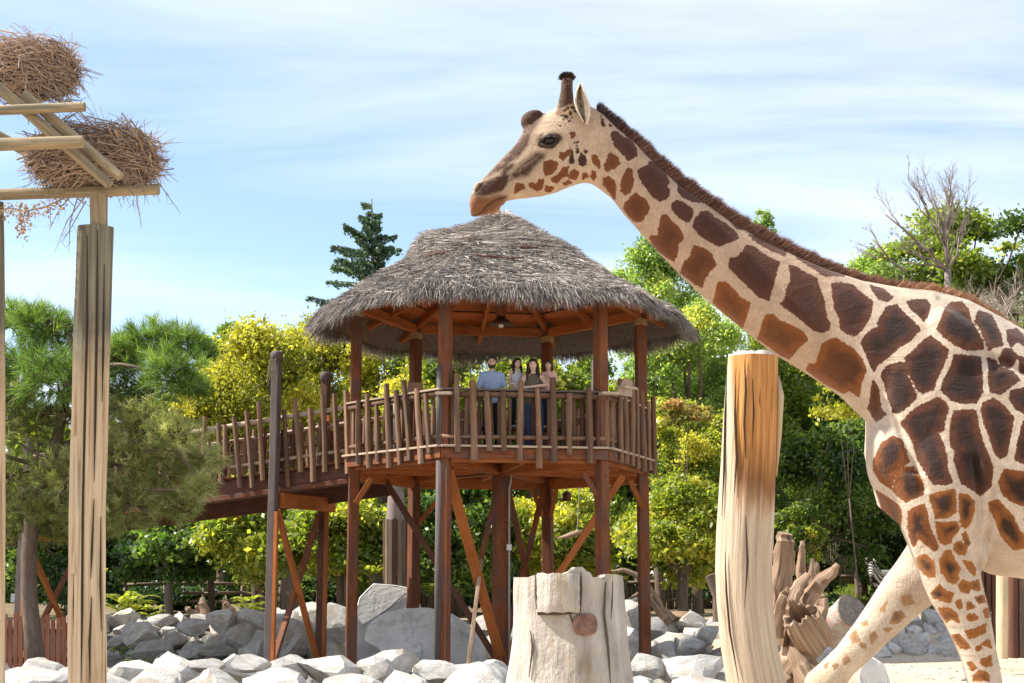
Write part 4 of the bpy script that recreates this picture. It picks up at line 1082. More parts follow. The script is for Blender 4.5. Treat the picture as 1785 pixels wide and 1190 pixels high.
# ------------------------------------------------------------------ railing of rough poles
def line_at(A, B, px):
    """point (x, y) on the plan line AB that the photograph shows in column px"""
    d = B - A; k = (px - CX) / F_PX
    # px depends on depth along the view axis; solve by iteration on the plan
    y = A.y
    for _ in range(12):
        # x = k * depth, depth ~ y*cos + z*sin ; use z of 4.4
        dep = y * math.cos(PITCH) + (4.4 - 1.5) * math.sin(PITCH)
        xw = k * dep
        t_ = ((xw - A.x) * 1.0) / d.x if abs(d.x) > 1e-6 else 0
        y = A.y + d.y * t_
    return Vector((A.x + d.x * t_, A.y + d.y * t_, 0))
def zpix(px, py, y): return P(px, py, y).z
def pole(p0, p1, r, parent, mat='pole', name='baluster', rng_=R):
    mb = MB(); n = 8
    bow = Vector((rng_.uniform(-.012, .012), rng_.uniform(-.01, .01), 0))
    pts = [p0, p0.lerp(p1, .3) + bow, p0.lerp(p1, .65) + bow * .5, p1]
    mb.tube(pts, [r * rng_.uniform(.95, 1.15), r * rng_.uniform(.95, 1.1), r * rng_.uniform(.9, 1.05), r * rng_.uniform(.75, .95)], n, rough=.10, rng=rng_)
    return mb.build(name, MAT[mat], parent, True, 50)
OUT = PR + .235
oFL, oFR, oR, oL = hexv(-20, OUT), hexv(40, OUT), hexv(100, OUT), hexv(280, OUT)
front = [(797, 650, 788, 1.0), (825, 663, 803, 1.1), (851, 682, 786, 1.0), (878, 682, 787, 1.05), (907, 663, 803, 1.05), (938.5, 677, 816, 1), (965, 658, 805, 1.15), (993, 685, 793, 1), (1027, 675, 808, 1.15)]
for (x_, yt, yb, k) in front:
    q = line_at(oFL, oFR, x_); tl = R.uniform(-.03, .03)
    pole(Vector((q.x - tl, q.y, zpix(x_, yb, q.y))), Vector((q.x + tl, q.y, zpix(x_, yt, q.y))), .059 * k, pav)
for x_, yt, yb in [(1081, 660, 806), (1091, 672, 808), (1101, 664, 812), (1110, 676, 818), (1121, 682, 822), (1131, 700, 820), (1139, 690, 826)]:
    q = line_at(oFR, oR, x_)
    pole(Vector((q.x, q.y, zpix(x_, yb, q.y))), Vector((q.x + R.uniform(-.03, .03), q.y, zpix(x_, yt, q.y))), .058, pav)
for px_t, v0, px_b, v1 in [(1080, 440, 1100, 895), (1140, 510, 1155, 850), (1200, 380, 1225, 895), (1260, 420, 1290, 875), (1305, 360, 1350, 850), (1385, 410, 1420, 870), (1440, 440, 1470, 805), (1030, 480, 1040, 870)]:
    xt, yt, xb, yb = 330 + px_t / 3.5, 560 + v0 / 3.5, 330 + px_b / 3.5, 560 + v1 / 3.5
    a, b = line_at(oL, oFL, xt), line_at(oL, oFL, xb)
    pole(Vector((b.x, b.y, zpix(xb, yb, b.y))), Vector((a.x, a.y, zpix(xt, yt, a.y))), R.uniform(.050, .062), pav)
for A_, B_, nn in ((hexv(100, OUT), hexv(160, OUT), 13), (hexv(160, OUT), hexv(220, OUT), 12)):
    for i in range(nn):
        f = (i + .5 + R.uniform(-.2, .2)) / nn; q = A_.lerp(B_, f); tl = R.uniform(-.05, .05)
        pole(vz(q, FLOOR + R.uniform(-.25, -.05)), vz(q, FLOOR + R.uniform(1.0, 1.4)) + Vector((tl, 0, 0)), R.uniform(.04, .055), pav)
# rails: a round upper rail with a flat dark cap, and a lower rail; second, inner row of short balusters on the front side
for i, k in enumerate(ORD):
    if k == 'BL': continue                                       # the ramp comes in here
    a, b = hexv(ANG[k], PR + .13), hexv(ANG[ORD[(i + 1) % 6]], PR + .13)
    mb = MB(); mb.tube([vz(a, 4.76), vz(a.lerp(b, .5), 4.775), vz(b, 4.76)], [.055, .06, .055], 8, rough=.08, rng=R); mb.build('handrail', MAT['pole'], pav, True)
    mb = MB(); mb.beam(vz(a, 4.85), vz(b, 4.85), .15, .035, .006); mb.build('rail_cap', MAT['grey_post'] if k == 'FL' else MAT['rail'], pav)
    mb = MB(); mb.tube([vz(a, 3.98), vz(b, 3.98)], [.04, .042], 8, rough=.08, rng=R); mb.build('lower_rail', MAT['pole'], pav, True)
    for j in range(13 if k in ('FL', 'L', 'FR') else 0):
        q = hexv(ANG[k], PR + .03).lerp(hexv(ANG[ORD[(i + 1) % 6]], PR + .03), (j + .6 + R.uniform(-.3, .3)) / 13.2)
        pole(vz(q, 3.84), vz(q, 4.72), R.uniform(.036, .052), pav, 'dark_wood' if R.random() < .4 else 'pole')
for (x_, y_, dep, sx, rz) in [(775, 686, 26.05, .30, -.2), (1062, 686, 26.4, .34, .3), (1092, 676, 26.9, .42, .9)]:
    mb = MB(); c = P(x_, y_, dep); mb.box(c, sx, .22, .05, rz); mb.build('rail_end_board', MAT['rail'], pav)
mb = MB(); c = P(1087, 676, 26.75); mb.prism([c + Vector((-.16, 0, -.12)), c + Vector((.16, .1, -.16)), c + Vector((.17, .1, .13)), c + Vector((.02, .04, .2))], .04); mb.build('rail_end_board', MAT['rail'], pav)
mb = MB(); mb.box(P(724, 680, 31.0), .34, .06, .34, .2); mb.build('rail_end_board', MAT['rail'], pav)
# sleeve poles beside the front posts, stub of a pole at the front-right post
for (x_, yt, yb, dep) in [(766, 690, 782, 26.6), (776, 692, 784, 26.4), (1057, 696, 782, 26.7), (1066, 700, 784, 27.0), (1042, 690, 782, 26.6)]:
    a, b = P(x_, yb, dep), P(x_, yt, dep); pole(a, b, .055, pav, 'dark_wood' if x_ < 800 or x_ == 1042 else 'pole')
mb = MB(); mb.beam(P(1032, 690, 28.3), P(1032, 628, 28.3), .10, .03, .004); mb.build('notice_board', MAT['white_box'], pav)

# bench round the inside of the deck
bench = thing('bench', 'long wooden bench on the pavilion deck behind the family', 'bench', (PC.x, PC.y - 1.6, FLOOR - .15))
BZ = 3.71
a, b = hexv(-16, 2.35), hexv(36, 2.35)
d = (b - a).normalized(); nn_ = Vector((d.y, -d.x, 0))
BA, BB = a - nn_ * .25, b - nn_ * .25
for j in range(3):
    mb = MB(); s_ = nn_ * (.16 * (j - 1)); mb.beam(vz(BA + s_, BZ + .50), vz(BB + s_, BZ + .50), .14, .045, .006); mb.build('seat_board', MAT['dark_wood'], bench)
for f in (.04, .35, .66, .96):
    q = BA.lerp(BB, f); mb = MB(); mb.beam(vz(q - nn_ * .17, BZ), vz(q - nn_ * .17, BZ + .475), .08, .08); mb.build('leg', MAT['dark_wood'], bench)
    mb = MB(); mb.beam(vz(q + nn_ * .17, BZ), vz(q + nn_ * .17, BZ + .475), .08, .08); mb.build('leg', MAT['dark_wood'], bench)
bench2 = thing('bench', 'low pale-topped bench at the far rail of the pavilion', 'bench', (PC.x, PC.y + 2, FLOOR - .15))
a, b = hexv(165, 2.5), hexv(215, 2.5)
mb = MB(); mb.beam(vz(a, BZ + .48), vz(b, BZ + .48), .42, .05, .006); mb.build('seat_board', MAT['rail'], bench2)
for f in (.08, .5, .92):
    q = a.lerp(b, f); mb = MB(); mb.beam(vz(q, BZ), vz(q, BZ + .455), .3, .08); mb.build('leg', MAT['dark_wood'], bench2)
# small lantern under the deck and a bird feeder board hung behind
lan = thing('lantern', 'small dark lantern hanging under the far edge of the deck', 'lantern', P(988, 862, 31.5))
c = P(988, 862, 31.5)
mb = MB(); mb.tube([c + Vector((0, 0, .0)), c + Vector((0, 0, .26))], .008, 6); mb.build('chain', MAT['metal'], lan)
mb = MB(); mb.ring_tube([[c + Vector((r_ * math.cos(q), r_ * math.sin(q), z_)) for q in np.linspace(0, 6.2832, 9)[:-1]] for r_, z_ in [(.10, -.14), (.09, .0), (.11, .01), (.03, .08)]]); mb.build('lantern_body', MAT['dark_wood'], lan)
fd = thing('hanging_feeder', 'grey driftwood feeding board hanging by ropes behind the stilts', 'feeder', P(992, 935, 34))
mb = MB(); mb.tube([P(972, 938, 34), P(990, 934, 34), P(1002, 930, 33.9), P(1016, 926, 33.9)], [.03, .09, .11, .07], 9, rough=.15, rng=R, squash=.6); mb.build('board', MAT['driftwood'], fd, True)
mb = MB(); mb.tube([P(1006, 930, 33.9), P(1011, 840, 33.9)], .012, 5); mb.build('rope', plain('grey_rope', (.3, .28, .25), .9), fd)

# ------------------------------------------------------------------ ramp walkway
ramp = thing('ramp_walkway', 'sloping timber ramp with rough pole railings leading up to the pavilion', 'walkway', (-4.7, 29.5, -.4))
Lp = hexv(280); RD = Vector((-.94, .34, 0)).normalized(); RN = Vector((.34, .94, 0)).normalized(); RW = 1.95
def rp(t_, w, z): q = Lp + RD * t_ + RN * w; return Vector((q.x, q.y, z))
def rz(t_): return FLOOR - .03 - .102 * t_
TE = 13.0
for w, dz, h in ((.06, .06, .42), (RW - .06, .10, .52), (RW * .5, .08, .3)):
    mb = MB(); mb.beam(rp(.12, w, rz(.12) - dz - h / 2), rp(TE, w, rz(TE) - dz - h / 2), .10, h, .01); mb.build('stringer', MAT['dark_wood'], ramp)
mb = MB(); mb.beam(rp(.1, -.05, rz(.1) - .42), rp(TE, -.05, rz(TE) - .42), .05, .10, .006); mb.build('ledger', MAT['red_wood'], ramp)
t_ = .2
while t_ < TE:
    mb = MB(); mb.beam(rp(t_, -.06, rz(t_) - .035), rp(t_, RW + .06, rz(t_) - .035), .19, .04, .005); mb.build('deck_board', MAT['red_wood'], ramp); t_ += .2
for w in (.0, RW):
    mb = MB(); pts = [rp(q, w, rz(q) + 1.05 + R.uniform(-.015, .015)) for q in np.linspace(.0, TE, 12)]
    mb.tube(pts, [.05 + R.uniform(-.006, .008) for _ in pts], 8, rough=.08, rng=R); mb.build('handrail', MAT['rail'], ramp, True)
    mb = MB(); pts = [rp(q, w, rz(q) + .20) for q in np.linspace(.1, TE, 6)]
    mb.tube(pts, .035, 8, rough=.08, rng=R); mb.build('lower_rail', MAT['rail'], ramp, True)
    mb = MB(); pts = [rp(q, w + .05, rz(q) + .72) for q in np.linspace(.1, TE, 6)]
    mb.tube(pts, .032, 8, rough=.08, rng=R); mb.build('middle_rail', MAT['pole'], ramp, True)
rA, rB = rp(0, -.09, 0), rp(10, -.09, 0)
for xt, v0, xb, v1 in [(92, 580, 96, 960), (175, 620, 210, 990), (215, 630, 222, 900), (270, 585, 320, 1015), (345, 545, 395, 1015), (420, 490, 460, 970), (508, 560, 525, 915), (575, 540, 612, 1015), (640, 470, 685, 920), (735, 530, 765, 980), (810, 450, 835, 920), (880, 440, 912, 900), (950, 420, 972, 930), (1000, 500, 1012, 880)]:
    xt, yt, xb, yb = 330 + xt / 3.5, 560 + v0 / 3.5, 330 + xb / 3.5, 560 + v1 / 3.5
    a, b = line_at(rA, rB, xt), line_at(rA, rB, xb)
    pole(Vector((b.x, b.y, zpix(xb, yb, b.y))), Vector((a.x, a.y, zpix(xt, yt, a.y))), R.uniform(.048, .062), ramp)
t_ = 4.4
while t_ < TE - .3:
    tl = R.uniform(-.08, .08); pole(rp(t_, -.09, rz(t_) - R.uniform(.05, .5)), rp(t_ + tl, -.09, rz(t_) + R.uniform(1.0, 1.45)), R.uniform(.043, .055), ramp); t_ += R.uniform(.22, .34)
t_ = .2
while t_ < 5.5:                                                  # shorter inner row
    tl = R.uniform(-.05, .05); pole(rp(t_, .05, rz(t_) + .02), rp(t_ + tl, .05, rz(t_) + R.uniform(.78, 1.0)), R.uniform(.036, .05), ramp, 'dark_wood' if R.random() < .5 else 'pole'); t_ += R.uniform(.17, .26)
t_ = .15
while t_ < TE - .3:
    tl = R.uniform(-.05, .05); pole(rp(t_, RW + .08, rz(t_) - R.uniform(-.1, .2)), rp(t_ + tl, RW + .08, rz(t_) + R.uniform(.95, 1.35)), R.uniform(.04, .055), ramp, 'dark_wood' if R.random() < .5 else 'pole'); t_ += R.uniform(.2, .3)
# trestle frames
for t_, tops in ((1.685, (5.92, 5.78)), (7.7, (4.4, 4.3))):
    for w, zt_, m_ in ((-.20, tops[0], 'grey_post'), (RW + .02, tops[1], 'dark_wood')):
        q = rp(t_, w, 0); g_ = gz(q.x, q.y)
        mb = MB(); mb.beam(vz(q, g_ - .2), vz(q, zt_), .17, .17, .02, up=(.94, -.34, 0))
        mb.build('trestle_post', MAT[m_], ramp)
        mb = MB(); s_ = Vector((.085, -.085, 0)); mb.beam(vz(q + s_, g_ - .2), vz(q + s_, min(zt_ - .3, rz(t_) - .85) if w < 0 else zt_ - .9), .07, .09, .01, up=(.94, -.34, 0)); mb.build('post_facing', MAT['orange_wood'], ramp)
        if t_ < 3:
            mb = MB(); mb.tube([vz(q, zt_ - .16), vz(q, zt_ - .05), vz(q, zt_ + .02), vz(q, zt_ + .05)], [.11, .13, .13, .10], 10, rough=.05, rng=R); mb.build('post_cap', MAT['grey_post'], ramp, True)
    zt = rz(t_) - .62
    mb = MB(); mb.beam(rp(t_ - .14, -.12, zt), rp(t_ - .14, RW + .25, zt), .08, .30, .008); mb.build('cross_beam', MAT['orange_wood'], ramp)
    q0, q1 = rp(t_, -.1, 0), rp(t_, RW - .05, 0)
    mb = MB(); mb.beam(vz(q0, zt - .2) + RD * -.04, vz(q1, gz(q1.x, q1.y) - .1) + RD * -.04, .08, .12, .006, up=(.94, -.34, 0)); mb.build('brace', MAT['orange_wood'], ramp)
    mb = MB(); mb.beam(vz(q1, zt - .2) + RD * .06, vz(q0, gz(q0.x, q0.y) - .1) + RD * .06, .08, .12, .006, up=(.94, -.34, 0)); mb.build('brace', MAT['red_wood'], ramp)
q = rp(1.685, -.2, 0) + Vector((-.06, -.14, 0)); mb = MB(); rgn = random.Random(4)
for k in range(14):
    mb.tube([vz(q, 5.8) + Vector((rgn.uniform(-.08, .08), 0, 0)), vz(q, 5.6) + Vector((rgn.uniform(-.1, .08), -.02, 0)), vz(q, 5.6 - rgn.uniform(.05, .35)) + Vector((rgn.uniform(-.12, .06), -.02, 0))], .006, 4)
mb.build('rope_end', plain('frayed_rope', (.30, .24, .15), .9), ramp)
# ------------------------------------------------------------------ big wooden things in front
R = random.Random(31)
def sheet_loft(secs, Y, n=56, depth_ratio=.9, groove=0.03, seed=1, twist=0.0, freq=(7, 15), rows_per=6, irregular=.06):
    """round trunk through pixel outlines (left x, right x, y), with lengthwise grooves and hollows"""
    ys_ = [s[2] for s in secs]; rings = []
    rg_ = random.Random(seed); ph = [rg_.uniform(0, 6.28) for _ in range(8)]
    tot = (len(secs) - 1) * rows_per
    for i in range(tot + 1):
        f = i / rows_per; a = min(int(f), len(secs) - 2); f -= a
        l = secs[a][0] + (secs[a + 1][0] - secs[a][0]) * f; r = secs[a][1] + (secs[a + 1][1] - secs[a][1]) * f; y = secs[a][2] + (secs[a + 1][2] - secs[a][2]) * f
        A, B = P(l, y, Y), P(r, y, Y); c = (A + B) / 2; rad = (B - A).length / 2
        ring = []
        for k in range(n):
            t_ = 2 * math.pi * k / n
            z_ = c.z
            g_ = groove * (math.sin(freq[0] * t_ + ph[0] + .6 * math.sin(z_ * 1.3 + ph[1])) * .5 + math.sin(freq[1] * t_ + ph[2] + .5 * math.sin(z_ * 2 + ph[3])) * .3)
            g_ += mnoise.noise(Vector((math.cos(t_) * 1.5, math.sin(t_) * 1.5, z_ * 1.1 + seed * 7))) * irregular
            g_ -= .06 * groove / .03 * max(0, 1 - abs(((t_ - ph[4] - .1 * math.sin(z_ * 2)) + math.pi) % (2 * math.pi) - math.pi) / .05)
            g_ -= .05 * groove / .03 * max(0, 1 - abs(((t_ - ph[5] - .12 * math.sin(z_ * 1.5)) + math.pi) % (2 * math.pi) - math.pi) / .045)
            rr_ = rad * (1 + g_)
            ring.append(c + Vector((math.cos(t_) * rr_, math.sin(t_) * rr_ * depth_ratio, 0)))
        rings.append(ring)
    return rings
# bent pale trunk
t = NT('trunk_wood')
uv = t.n('UVMap').outputs[0]; oo = t.n('TexCoord').outputs['Object']; sp = t.n('SeparateXYZ', {0: oo})
gr_ = t.noise(t.mapping(uv, (42, 1.3, 1)), 1, 6, .62, .4); bl = t.noise(t.mapping(uv, (5, 1.0, 1)), 1, 4, .6)
pale_ = t.ramp(gr_, [(.25, (.20, .13, .08)), (.42, (.43, .335, .235)), (.72, (.60, .50, .37))])
oran = t.ramp(gr_, [(.22, (.16, .06, .018)), (.5, (.48, .215, .06)), (.8, (.66, .36, .13))])
hz = t.math('ADD', sp.outputs[2], t.math('MULTIPLY', t.math('SUBTRACT', bl, .5), .55))
worn = t.ramp(t.n('MapRange', {0: hz, 1: 1.9, 2: 2.2}).outputs[0], [(0, (0, 0, 0)), (1, (1, 1, 1))])
uvs = t.n('SeparateXYZ', {0: uv}); edge_ = t.n('MapRange', {0: t.math('ABSOLUTE', t.math('SUBTRACT', sp.outputs[0], 1.87)), 1: .20, 2: .165}).outputs[0]
c = t.mix(t.math('MULTIPLY', worn, edge_), pale_, oran)
band = t.math('MULTIPLY', t.n('MapRange', {0: hz, 1: 1.95, 2: 2.15}).outputs[0], t.n('MapRange', {0: hz, 1: 2.55, 2: 2.2}).outputs[0])
c = t.mix(t.math('MULTIPLY', t.math('MULTIPLY', band, edge_), .62), c, (.085, .035, .014))
c = t.mix(t.math('MULTIPLY', t.ramp(t.noise(t.mapping(uv, (14, 2.2, 1), (3, 8, 0)), 1, 5, .7), [(.58, (0, 0, 0)), (.7, (1, 1, 1))]), .5), c, (.22, .13, .07))
t.principled(c, .68, t.bump(t.math('ADD', gr_, bl), .6, .03), .25)
trunk_m = t.m
YT = 11.0
tr_ = thing('bent_trunk', 'tall pale bark-stripped trunk, worn orange near its sawn top, below the giraffe neck', 'tree trunk', P(1310, 1340, YT))
secs = [(1294, 1402, 1345), (1282, 1390, 1270), (1266, 1371, 1190), (1255, 1356, 1125), (1249, 1347, 1050), (1247, 1345, 990), (1249, 1348, 920), (1253, 1350, 850), (1257, 1352, 790), (1261, 1354, 730), (1266, 1355, 670), (1270, 1355, 622)]
rings = sheet_loft(secs, YT, 64, .92, .018, 5, freq=(5, 13), irregular=.05)
mb = MB(); mb.ring_tube(rings, cap=False)
mb.build('stem', trunk_m, tr_, True, 40)
top = rings[-1]; cc = sum(top, Vector()) / len(top)
mb = MB()
mb.ring_tube([top, [cc + (p - cc) * .985 + Vector((0, .012, .022 + .012 * math.sin(5 * i / 10))) for i, p in enumerate(top)], [cc + (p - cc) * .5 + Vector((0, 0, .035 + .01 * math.sin(i))) for i, p in enumerate(top)], [cc + (p - cc) * .05 + Vector((0, 0, .035)) for p in top]])
mb.build('sawn_top', plain('sawn_grey', (.50, .46, .42), .85, nscale=26, amt=.6, bump=.5), tr_, True, 30)
mb = MB(); q = [P(1356, 655, YT - .05), P(1360, 690, YT - .06), P(1358, 760, YT - .05), P(1353, 830, YT - .03)]; mb.tube(q, [.012, .03, .022, .008], 8, rough=.2, rng=R); mb.build('bark_sliver', MAT['pale_log'], tr_, True)
for pts in ([(1283, 640), (1281, 720), (1284, 800), (1280, 860)], [(1312, 660), (1314, 720), (1311, 790)], [(1339, 690), (1337, 760), (1340, 830)], [(1300, 900), (1303, 980), (1298, 1060)], [(1322, 880), (1320, 940)], [(1298, 626), (1300, 680), (1297, 740), (1300, 800)], [(1268, 640), (1264, 720), (1262, 820), (1258, 900)], [(1326, 650), (1324, 700), (1329, 745)], [(1264, 960), (1266, 1030), (1272, 1100), (1288, 1190)]):
    m_ = MB()
    vs = []
    for (x_, y_) in pts:
        l = np.interp(y_, [s[2] for s in secs][::-1], [s[0] for s in secs][::-1]); r = np.interp(y_, [s[2] for s in secs][::-1], [s[1] for s in secs][::-1])
        u_ = (x_ - (l + r) / 2) / ((r - l) / 2); rad = (r - l) / 2 * YT / F_PX
        vs.append(P(x_, y_, YT - rad * .905 * math.sqrt(max(0, 1 - u_ * u_)) - .004))
    m_.tube(vs, [.002] + [.0085] * (len(vs) - 2) + [.002], 5); m_.build('crack', plain('deep_crack', (.045, .03, .02), .95), tr_)

# stone-coloured hollow stump with the square hatch
YS = 15.0
t = NT('stump_cement')
uv = t.n('UVMap').outputs[0]; oo = t.n('TexCoord').outputs['Object']
gA = t.noise(t.mapping(oo, (7, 7, 1.0)), 1, 6, .6, .3); gB = t.noise(oo, 2.2, 5, .65); gC = t.noise(oo, 26, 4, .7)
c = t.ramp(t.math('ADD', t.math('MULTIPLY', gA, .55), t.math('MULTIPLY', gB, .45)), [(.3, (.20, .178, .152)), (.47, (.40, .365, .315)), (.68, (.56, .525, .465))])
c = t.mix(t.math('MULTIPLY', t.ramp(t.noise(t.mapping(oo, (3, 3, .8), (2, 5, 1)), 1, 5, .65), [(.56, (0, 0, 0)), (.66, (1, 1, 1))]), .6), c, (.30, .22, .12))
t.principled(c, .85, t.bump(t.math('ADD', t.math('MULTIPLY', gA, 1.4), t.math('ADD', gB, t.math('MULTIPLY', gC, .4))), .7, .06), .2)
stump_m = t.m
st = thing('feeding_stump', 'broad beige cement stump with a square hatch and a reddish knot', 'stump', P(988, 1262, YS))
secs = [(868, 1116, 1265), (873, 1109, 1225), (881, 1101, 1190), (888, 1094, 1150), (893, 1089, 1110), (895, 1086, 1065), (895, 1085, 1030), (896, 1084, 1006)]
rings = sheet_loft(secs, YS, 90, .9, .025, 9, freq=(6, 17), irregular=.07)
last = rings[-1]; n_ = len(last)
rim = []
for k, p in enumerate(last):
    a = 2 * math.pi * k / n_
    xr = math.cos(a); back = math.sin(a) > 0
    lift = .03 * math.sin(3.1 * xr + 1.0) + .015 * math.sin(9 * xr) + (.03 if abs(xr - .15) < .1 else 0) - (.05 if .42 < xr < .62 else 0)
    rim.append(p + Vector((0, 0, .03 + lift)))
rings.append(rim)
c_ = sum(rim, Vector()) / n_
inner = [c_ + (p - c_) * .86 + Vector((0, 0, .01)) for p in rim]
for k, p in enumerate(inner): p.z = rim[k].z - .01
inner2 = [c_ + (p - c_) * .78 + Vector((0, 0, -.4)) for p in rim]
mb = MB(); mb.ring_tube(rings + [inner, inner2])
mb.build('stump_shell', stump_m, st, True, 45)
def on_front(px_, py_, out=.0):
    l = np.interp(py_, [s[2] for s in secs][::-1], [s[0] for s in secs][::-1]); r = np.interp(py_, [s[2] for s in secs][::-1], [s[1] for s in secs][::-1])
    u_ = (px_ - (l + r) / 2) / ((r - l) / 2); rad = (r - l) / 2 * YS / F_PX
    return P(px_, py_, YS - rad * .9 * math.sqrt(max(0, 1 - u_ * u_)) - out)
mb = MB(); V = []
gn = 9
grid = [[on_front(936 + (1010 - 936) * i / (gn - 1) + (1.2 * math.sin(3 * j)), 999 + (1067 - 999) * j / (gn - 1) + 1.5 * math.sin(4 * i), .0) for i in range(gn)] for j in range(gn)]
for lay, off in ((0, -.05), (1, .075)):
    for j in range(gn):
        for i in range(gn):
            e = 0 if lay == 0 else (.02 if i in (0, gn - 1) or j in (0, gn - 1) else 0)
            q = grid[j][i].copy(); q.y -= off - e; V.append(q)
F_ = []
for j in range(gn - 1):
    for i in range(gn - 1):
        b_ = j * gn + i; F_.append((b_, b_ + 1, b_ + gn + 1, b_ + gn)); b2 = b_ + gn * gn; F_.append((b2, b2 + gn, b2 + gn + 1, b2 + 1))
for i in range(gn - 1):
    for (u0, u1) in ((i, i + 1), ((gn - 1) * gn + i + 1, (gn - 1) * gn + i), ((i + 1) * gn, i * gn), (i * gn + gn - 1, (i + 1) * gn + gn - 1)):
        F_.append((u0, u0 + gn * gn, u1 + gn * gn, u1))
me_ = bpy.data.meshes.new('hatch'); me_.from_pydata([tuple(v) for v in V], [], F_); me_.polygons.foreach_set('use_smooth', np.ones(len(F_), bool)); me_.set_sharp_from_angle(angle=.6)
link('hatch', me_, stump_m, st)
mb = MB(); q = [on_front(1020 + 22 * math.cos(a), 1089 + 20 * math.sin(a) * (1.1 if a > 3 else 1) + 2 * math.sin(3 * a), .035 + .012 * math.sin(5 * a)) for a in np.linspace(0, 6.2832, 25)[:-1]]
cq = sum(q, Vector()) / len(q)
qq = [[p + Vector((0, .06, 0)) for p in q], q, [cq + (p - cq) * .72 + Vector((0, -.02, 0)) for p in q], [cq + (p - cq) * .1 + Vector((0, -.012, 0)) for p in q]]
mb.ring_tube(qq); mb.build('knot', plain('reddish_knot', (.235, .135, .10), .85, nscale=14, amt=.6, bump=.6), st, True)
for pts in ([(933, 1000), (934, 1040), (938, 1070), (975, 1070), (1012, 1067)], [(1013, 997), (1013, 1030), (1012, 1065)], [(1056, 1015), (1053, 1070), (1060, 1130), (1064, 1190)], [(1078, 1050), (1076, 1080), (1081, 1120), (1078, 1160), (1092, 1195)], [(1068, 1012), (1066, 1050), (1064, 1090)], [(993, 1070), (1000, 1090), (1006, 1108)], [(925, 1100), (928, 1130), (922, 1180)]):
    mb = MB(); mb.tube([on_front(x_, y_, .004) for x_, y_ in pts], [.006] + [.014] * (len(pts) - 2) + [.005], 5); mb.build('groove', plain('dark_groove', (.11, .085, .06), .95), st)

# driftwood root beside the trunk
dw = thing('driftwood_root', 'splintered driftwood root with upright spikes beside the bent trunk', 'driftwood', P(1400, 1230, 12.5))
def Z3(u, v): return (1180 + u * .3446, 780 + v * .3446)
def horn(pts, rads, squash=1.0, Y=12.5, dY=0.0, n=11, rough=.26, mat='driftwood', name='root_limb', par=dw):
    mb = MB(); m = len(pts)
    # refine
    P_, R_ = [], []
    for i in range(m - 1):
        for f in (0, .34, .67):
            P_.append(P(pts[i][0] + (pts[i + 1][0] - pts[i][0]) * f, pts[i][1] + (pts[i + 1][1] - pts[i][1]) * f, Y + dY * (i + f) / (m - 1))); R_.append(rads[i] + (rads[i + 1] - rads[i]) * f)
    P_.append(P(*pts[-1], Y + dY)); R_.append(rads[-1])
    P_ = [P_[0]] + [p + Vector((R.uniform(-.008, .008), R.uniform(-.02, .02), 0)) for p in P_[1:-1]] + [P_[-1]]
    mb.tube(P_, [r_ * Y / F_PX for r_ in R_], n, rough=rough, rng=R, squash=squash); return mb.build(name, MAT[mat], par, True, 38)
horn([Z3(505, 830), Z3(515, 720), Z3(535, 600), Z3(540, 500), Z3(545, 432)], [15, 18, 17, 15, 11], .55)
horn([Z3(640, 800), Z3(635, 690), Z3(628, 600), Z3(630, 520), Z3(632, 474)], [10, 9, 7, 5, 3], .7, 12.6)
horn([Z3(690, 720), Z3(686, 640), Z3(685, 562)], [9, 6, 3], .8, 12.9)
horn([Z3(706, 720), Z3(710, 640), Z3(708, 580)], [6, 5, 2], .8, 12.95)
horn([Z3(590, 1000), Z3(620, 880), Z3(660, 780), Z3(720, 690), Z3(780, 635), Z3(815, 590)], [15, 15, 14, 12, 9, 4], .8, 12.5, -.3)
horn([Z3(520, 1000), Z3(545, 880), Z3(580, 770), Z3(625, 690), Z3(665, 640)], [13, 13, 12, 9, 5], .8, 12.3)
horn([Z3(505, 960), Z3(515, 860), Z3(535, 760), Z3(560, 712)], [10, 11, 8, 4], .8, 12.2)
horn([Z3(700, 900), Z3(720, 830), Z3(735, 770), Z3(725, 735)], [16, 15, 10, 4], .8, 12.7)
horn([Z3(480, 1250), Z3(560, 1190), Z3(610, 1100), Z3(600, 1000), Z3(560, 930)], [34, 42, 36, 26, 14], .9, 12.3, .1, 16, .12)
horn([Z3(740, 1260), Z3(690, 1180), Z3(640, 1100), Z3(600, 1020)], [30, 26, 22, 14], .9, 12.0, .2, 14)
# broken hollow log
hl_ = thing('hollow_log', 'short dark weathered hollow log broken open at the foot of the driftwood', 'log', P(1405, 1120, 12.1))
A0, A1 = P(*Z3(610, 850), 12.0), P(*Z3(705, 1000), 12.25); ax = (A1 - A0)
x_, y_, _ = frame(ax); rings = []
for f, rr_ in ((0, .13), (.12, .155), (.5, .165), (.85, .16), (1.0, .14)):
    rings.append([A0 + ax * f + (x_ * math.cos(a) + y_ * math.sin(a)) * rr_ * (1 + .10 * math.sin(3 * a) + .05 * math.sin(9 * a)) + ax * ((.14 * math.sin(2 * a + .5) + .09 * math.sin(5 * a) + .05 * math.sin(11 * a)) if f in (0, 1.0) else 0) for a in np.linspace(0, 6.2832, 29)[:-1]])
inn = [[A0 + ax * f + (x_ * math.cos(a) + y_ * math.sin(a)) * .10 + ax * ((.14 * math.sin(2 * a + .5) + .09 * math.sin(5 * a) + .05 * math.sin(11 * a)) if f == 0 else 0) for a in np.linspace(0, 6.2832, 29)[:-1]] for f in (0.0, .6)]
mb = MB(); mb.ring_tube([list(reversed(r_)) for r_ in inn[::-1] + rings]); mb.build('shell', MAT['driftwood'], hl_, True, 30)
